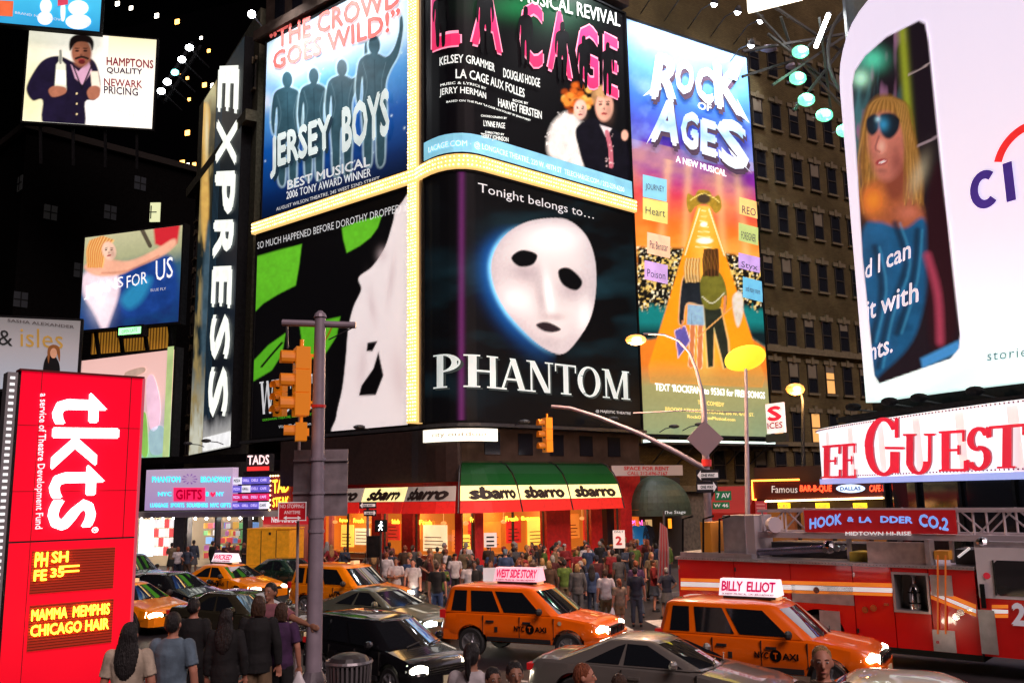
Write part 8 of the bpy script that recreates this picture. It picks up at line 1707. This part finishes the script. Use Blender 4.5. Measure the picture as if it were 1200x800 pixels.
cr_('person in an orange top waving an arm in the crowd', 612, 646, 34.0, 0, top=('tee', 'orange'), arm='up', skin=1)
cr_('person in a grey hooded top with fair bobbed hair', 676, 660, 29.5, 175, z=0, top=('long', 'grey'), hair=('bob', 'fair'), bot=('trousers', 'grey'))
cr_('person with fair bobbed hair in a brown coat left of the lime green t-shirt', 643, 656, 30.6, 180, z=0, top=('long', 'brown'), hair=('bob', 'fair'))
cr_('person in shorts and a beige top carrying a white bag by the orange taxi', 725, 678, 26.9, 200, z=0, top=('tee', 'beige'), bot=('shorts', 'tan'), hair=('tail', 'red'), bag=(1, 'white', 'white carrier bag carried low between the two orange taxis'))
random.seed(21)
zones = [(-1, 'by the gift shop'), (240, 'between gift shop and box trailer'), (345, 'under the dim grey awning'), (432, 'by the slim one way post'), (470, 'at the left pizza windows'), (515, 'before the awning corner'), (560, 'by the white placard'), (605, 'behind the pink roof sign'), (650, 'behind the lime green t-shirt'), (690, 'near the awning right end'), (735, 'by the arched awning'), (775, 'by the furled flag')]
used = set()
spots = []
for row, (Y, x0, x1, st) in enumerate(((42.5, 690, 800, 13), (40.5, 600, 800, 12.5), (38.7, 440, 800, 14), (37, 430, 770, 15), (35.3, 440, 790, 16), (33.6, 500, 780, 19), (31.9, 520, 790, 23), (30.0, 560, 790, 33), (28.4, 610, 785, 47), (41.5, 380, 520, 15), (46, 200, 345, 12), (44, 205, 335, 21))):
    x = x0
    while x < x1:
        spots.append((x + random.uniform(-7, 7), Y + random.uniform(-.7, .7))); x += st * random.choice((.7, .9, 1.2, 1.7))
nper = 0; placed = []
for x, Y in spots:
    X = at(x, 640, Y).x
    if random.random() < .1: continue
    if any((X - a) ** 2 + (Y - b) ** 2 < .2 for a, b in placed): continue
    # keep clear of walls and cars
    inside = False
    for l_, pnl, mar in ((0, P1, 1.0), (0, P2, 1.0), (0, PB, 1.0)):
        try: u, _ = pnl.px(x, 640); q = pnl.pos(u, 0)
        except ValueError: continue
        if 0 <= u <= pnl.L[-1] and Y > q.y - mar: inside = True
    if inside or (X < -3.2 and Y < 35.2 and X > -8) or Y < 26.5: continue
    if X > 3.2 and Y < 29 - (X - 4) * .8: continue
    for _ in range(60):
        tc = random.choice(['black', 'black', 'black', 'navy', 'navy', 'grey', 'brown', 'brown', 'maroon', 'maroon', 'denim', 'purple', 'black', 'blue', 'red', 'khaki', 'white', 'tan', 'pink', 'green', 'beige']); tk_ = random.choice(['tee', 'tee', 'long'])
        bc = random.choice(['black', 'denim', 'navy', 'khaki', 'grey', 'brown']); bk = random.choice(['trousers', 'trousers', 'trousers', 'shorts', 'skirt']); hk = random.choice(['short', 'short', 'short', 'long', 'bob', 'tail', 'cap'])
        hc = random.choice(['black', 'black', 'brown', 'fair', 'red', 'grey']) if hk != 'cap' else random.choice(['black', 'red', 'white', 'navy'])
        zn = [s for a, s in zones if x >= a][-1]
        lab = 'person in %s %s and %s %s, %s %s, %s' % (tc, 'shirt' if tk_ == 'tee' else 'jacket', bc, bk, {'short': 'short', 'long': 'long', 'bob': 'bobbed', 'tail': 'tied', 'cap': 'with'}[hk] + ' ' + hc, 'cap' if hk == 'cap' else 'hair', zn)
        key = (tc, tk_, zn)
        if key not in used and len(lab.replace('-', ' ').split()) <= 16: break
    used.add(key); placed.append((X, Y)); nper += 1
    z = .15
    onroad = Y < (34.2 + abs(X + .3) * .45); z = 0 if onroad else .15
    person(lab, (X, Y, z), random.choice([0, 180, 160, 200, 30, -30, 90, -90, 180, 10]) + random.uniform(-15, 15), (tk_, tc), (bk, bc), (hk, hc), random.choice(['down', 'down', 'cross', 'hips', 'walk', 'phone']), random.choice(['stand', 'stand', 'walk', 'wide']), random.choice([0, 0, 1, 2]), random.uniform(.9, 1.06), False, CG)
print('crowd', nper)
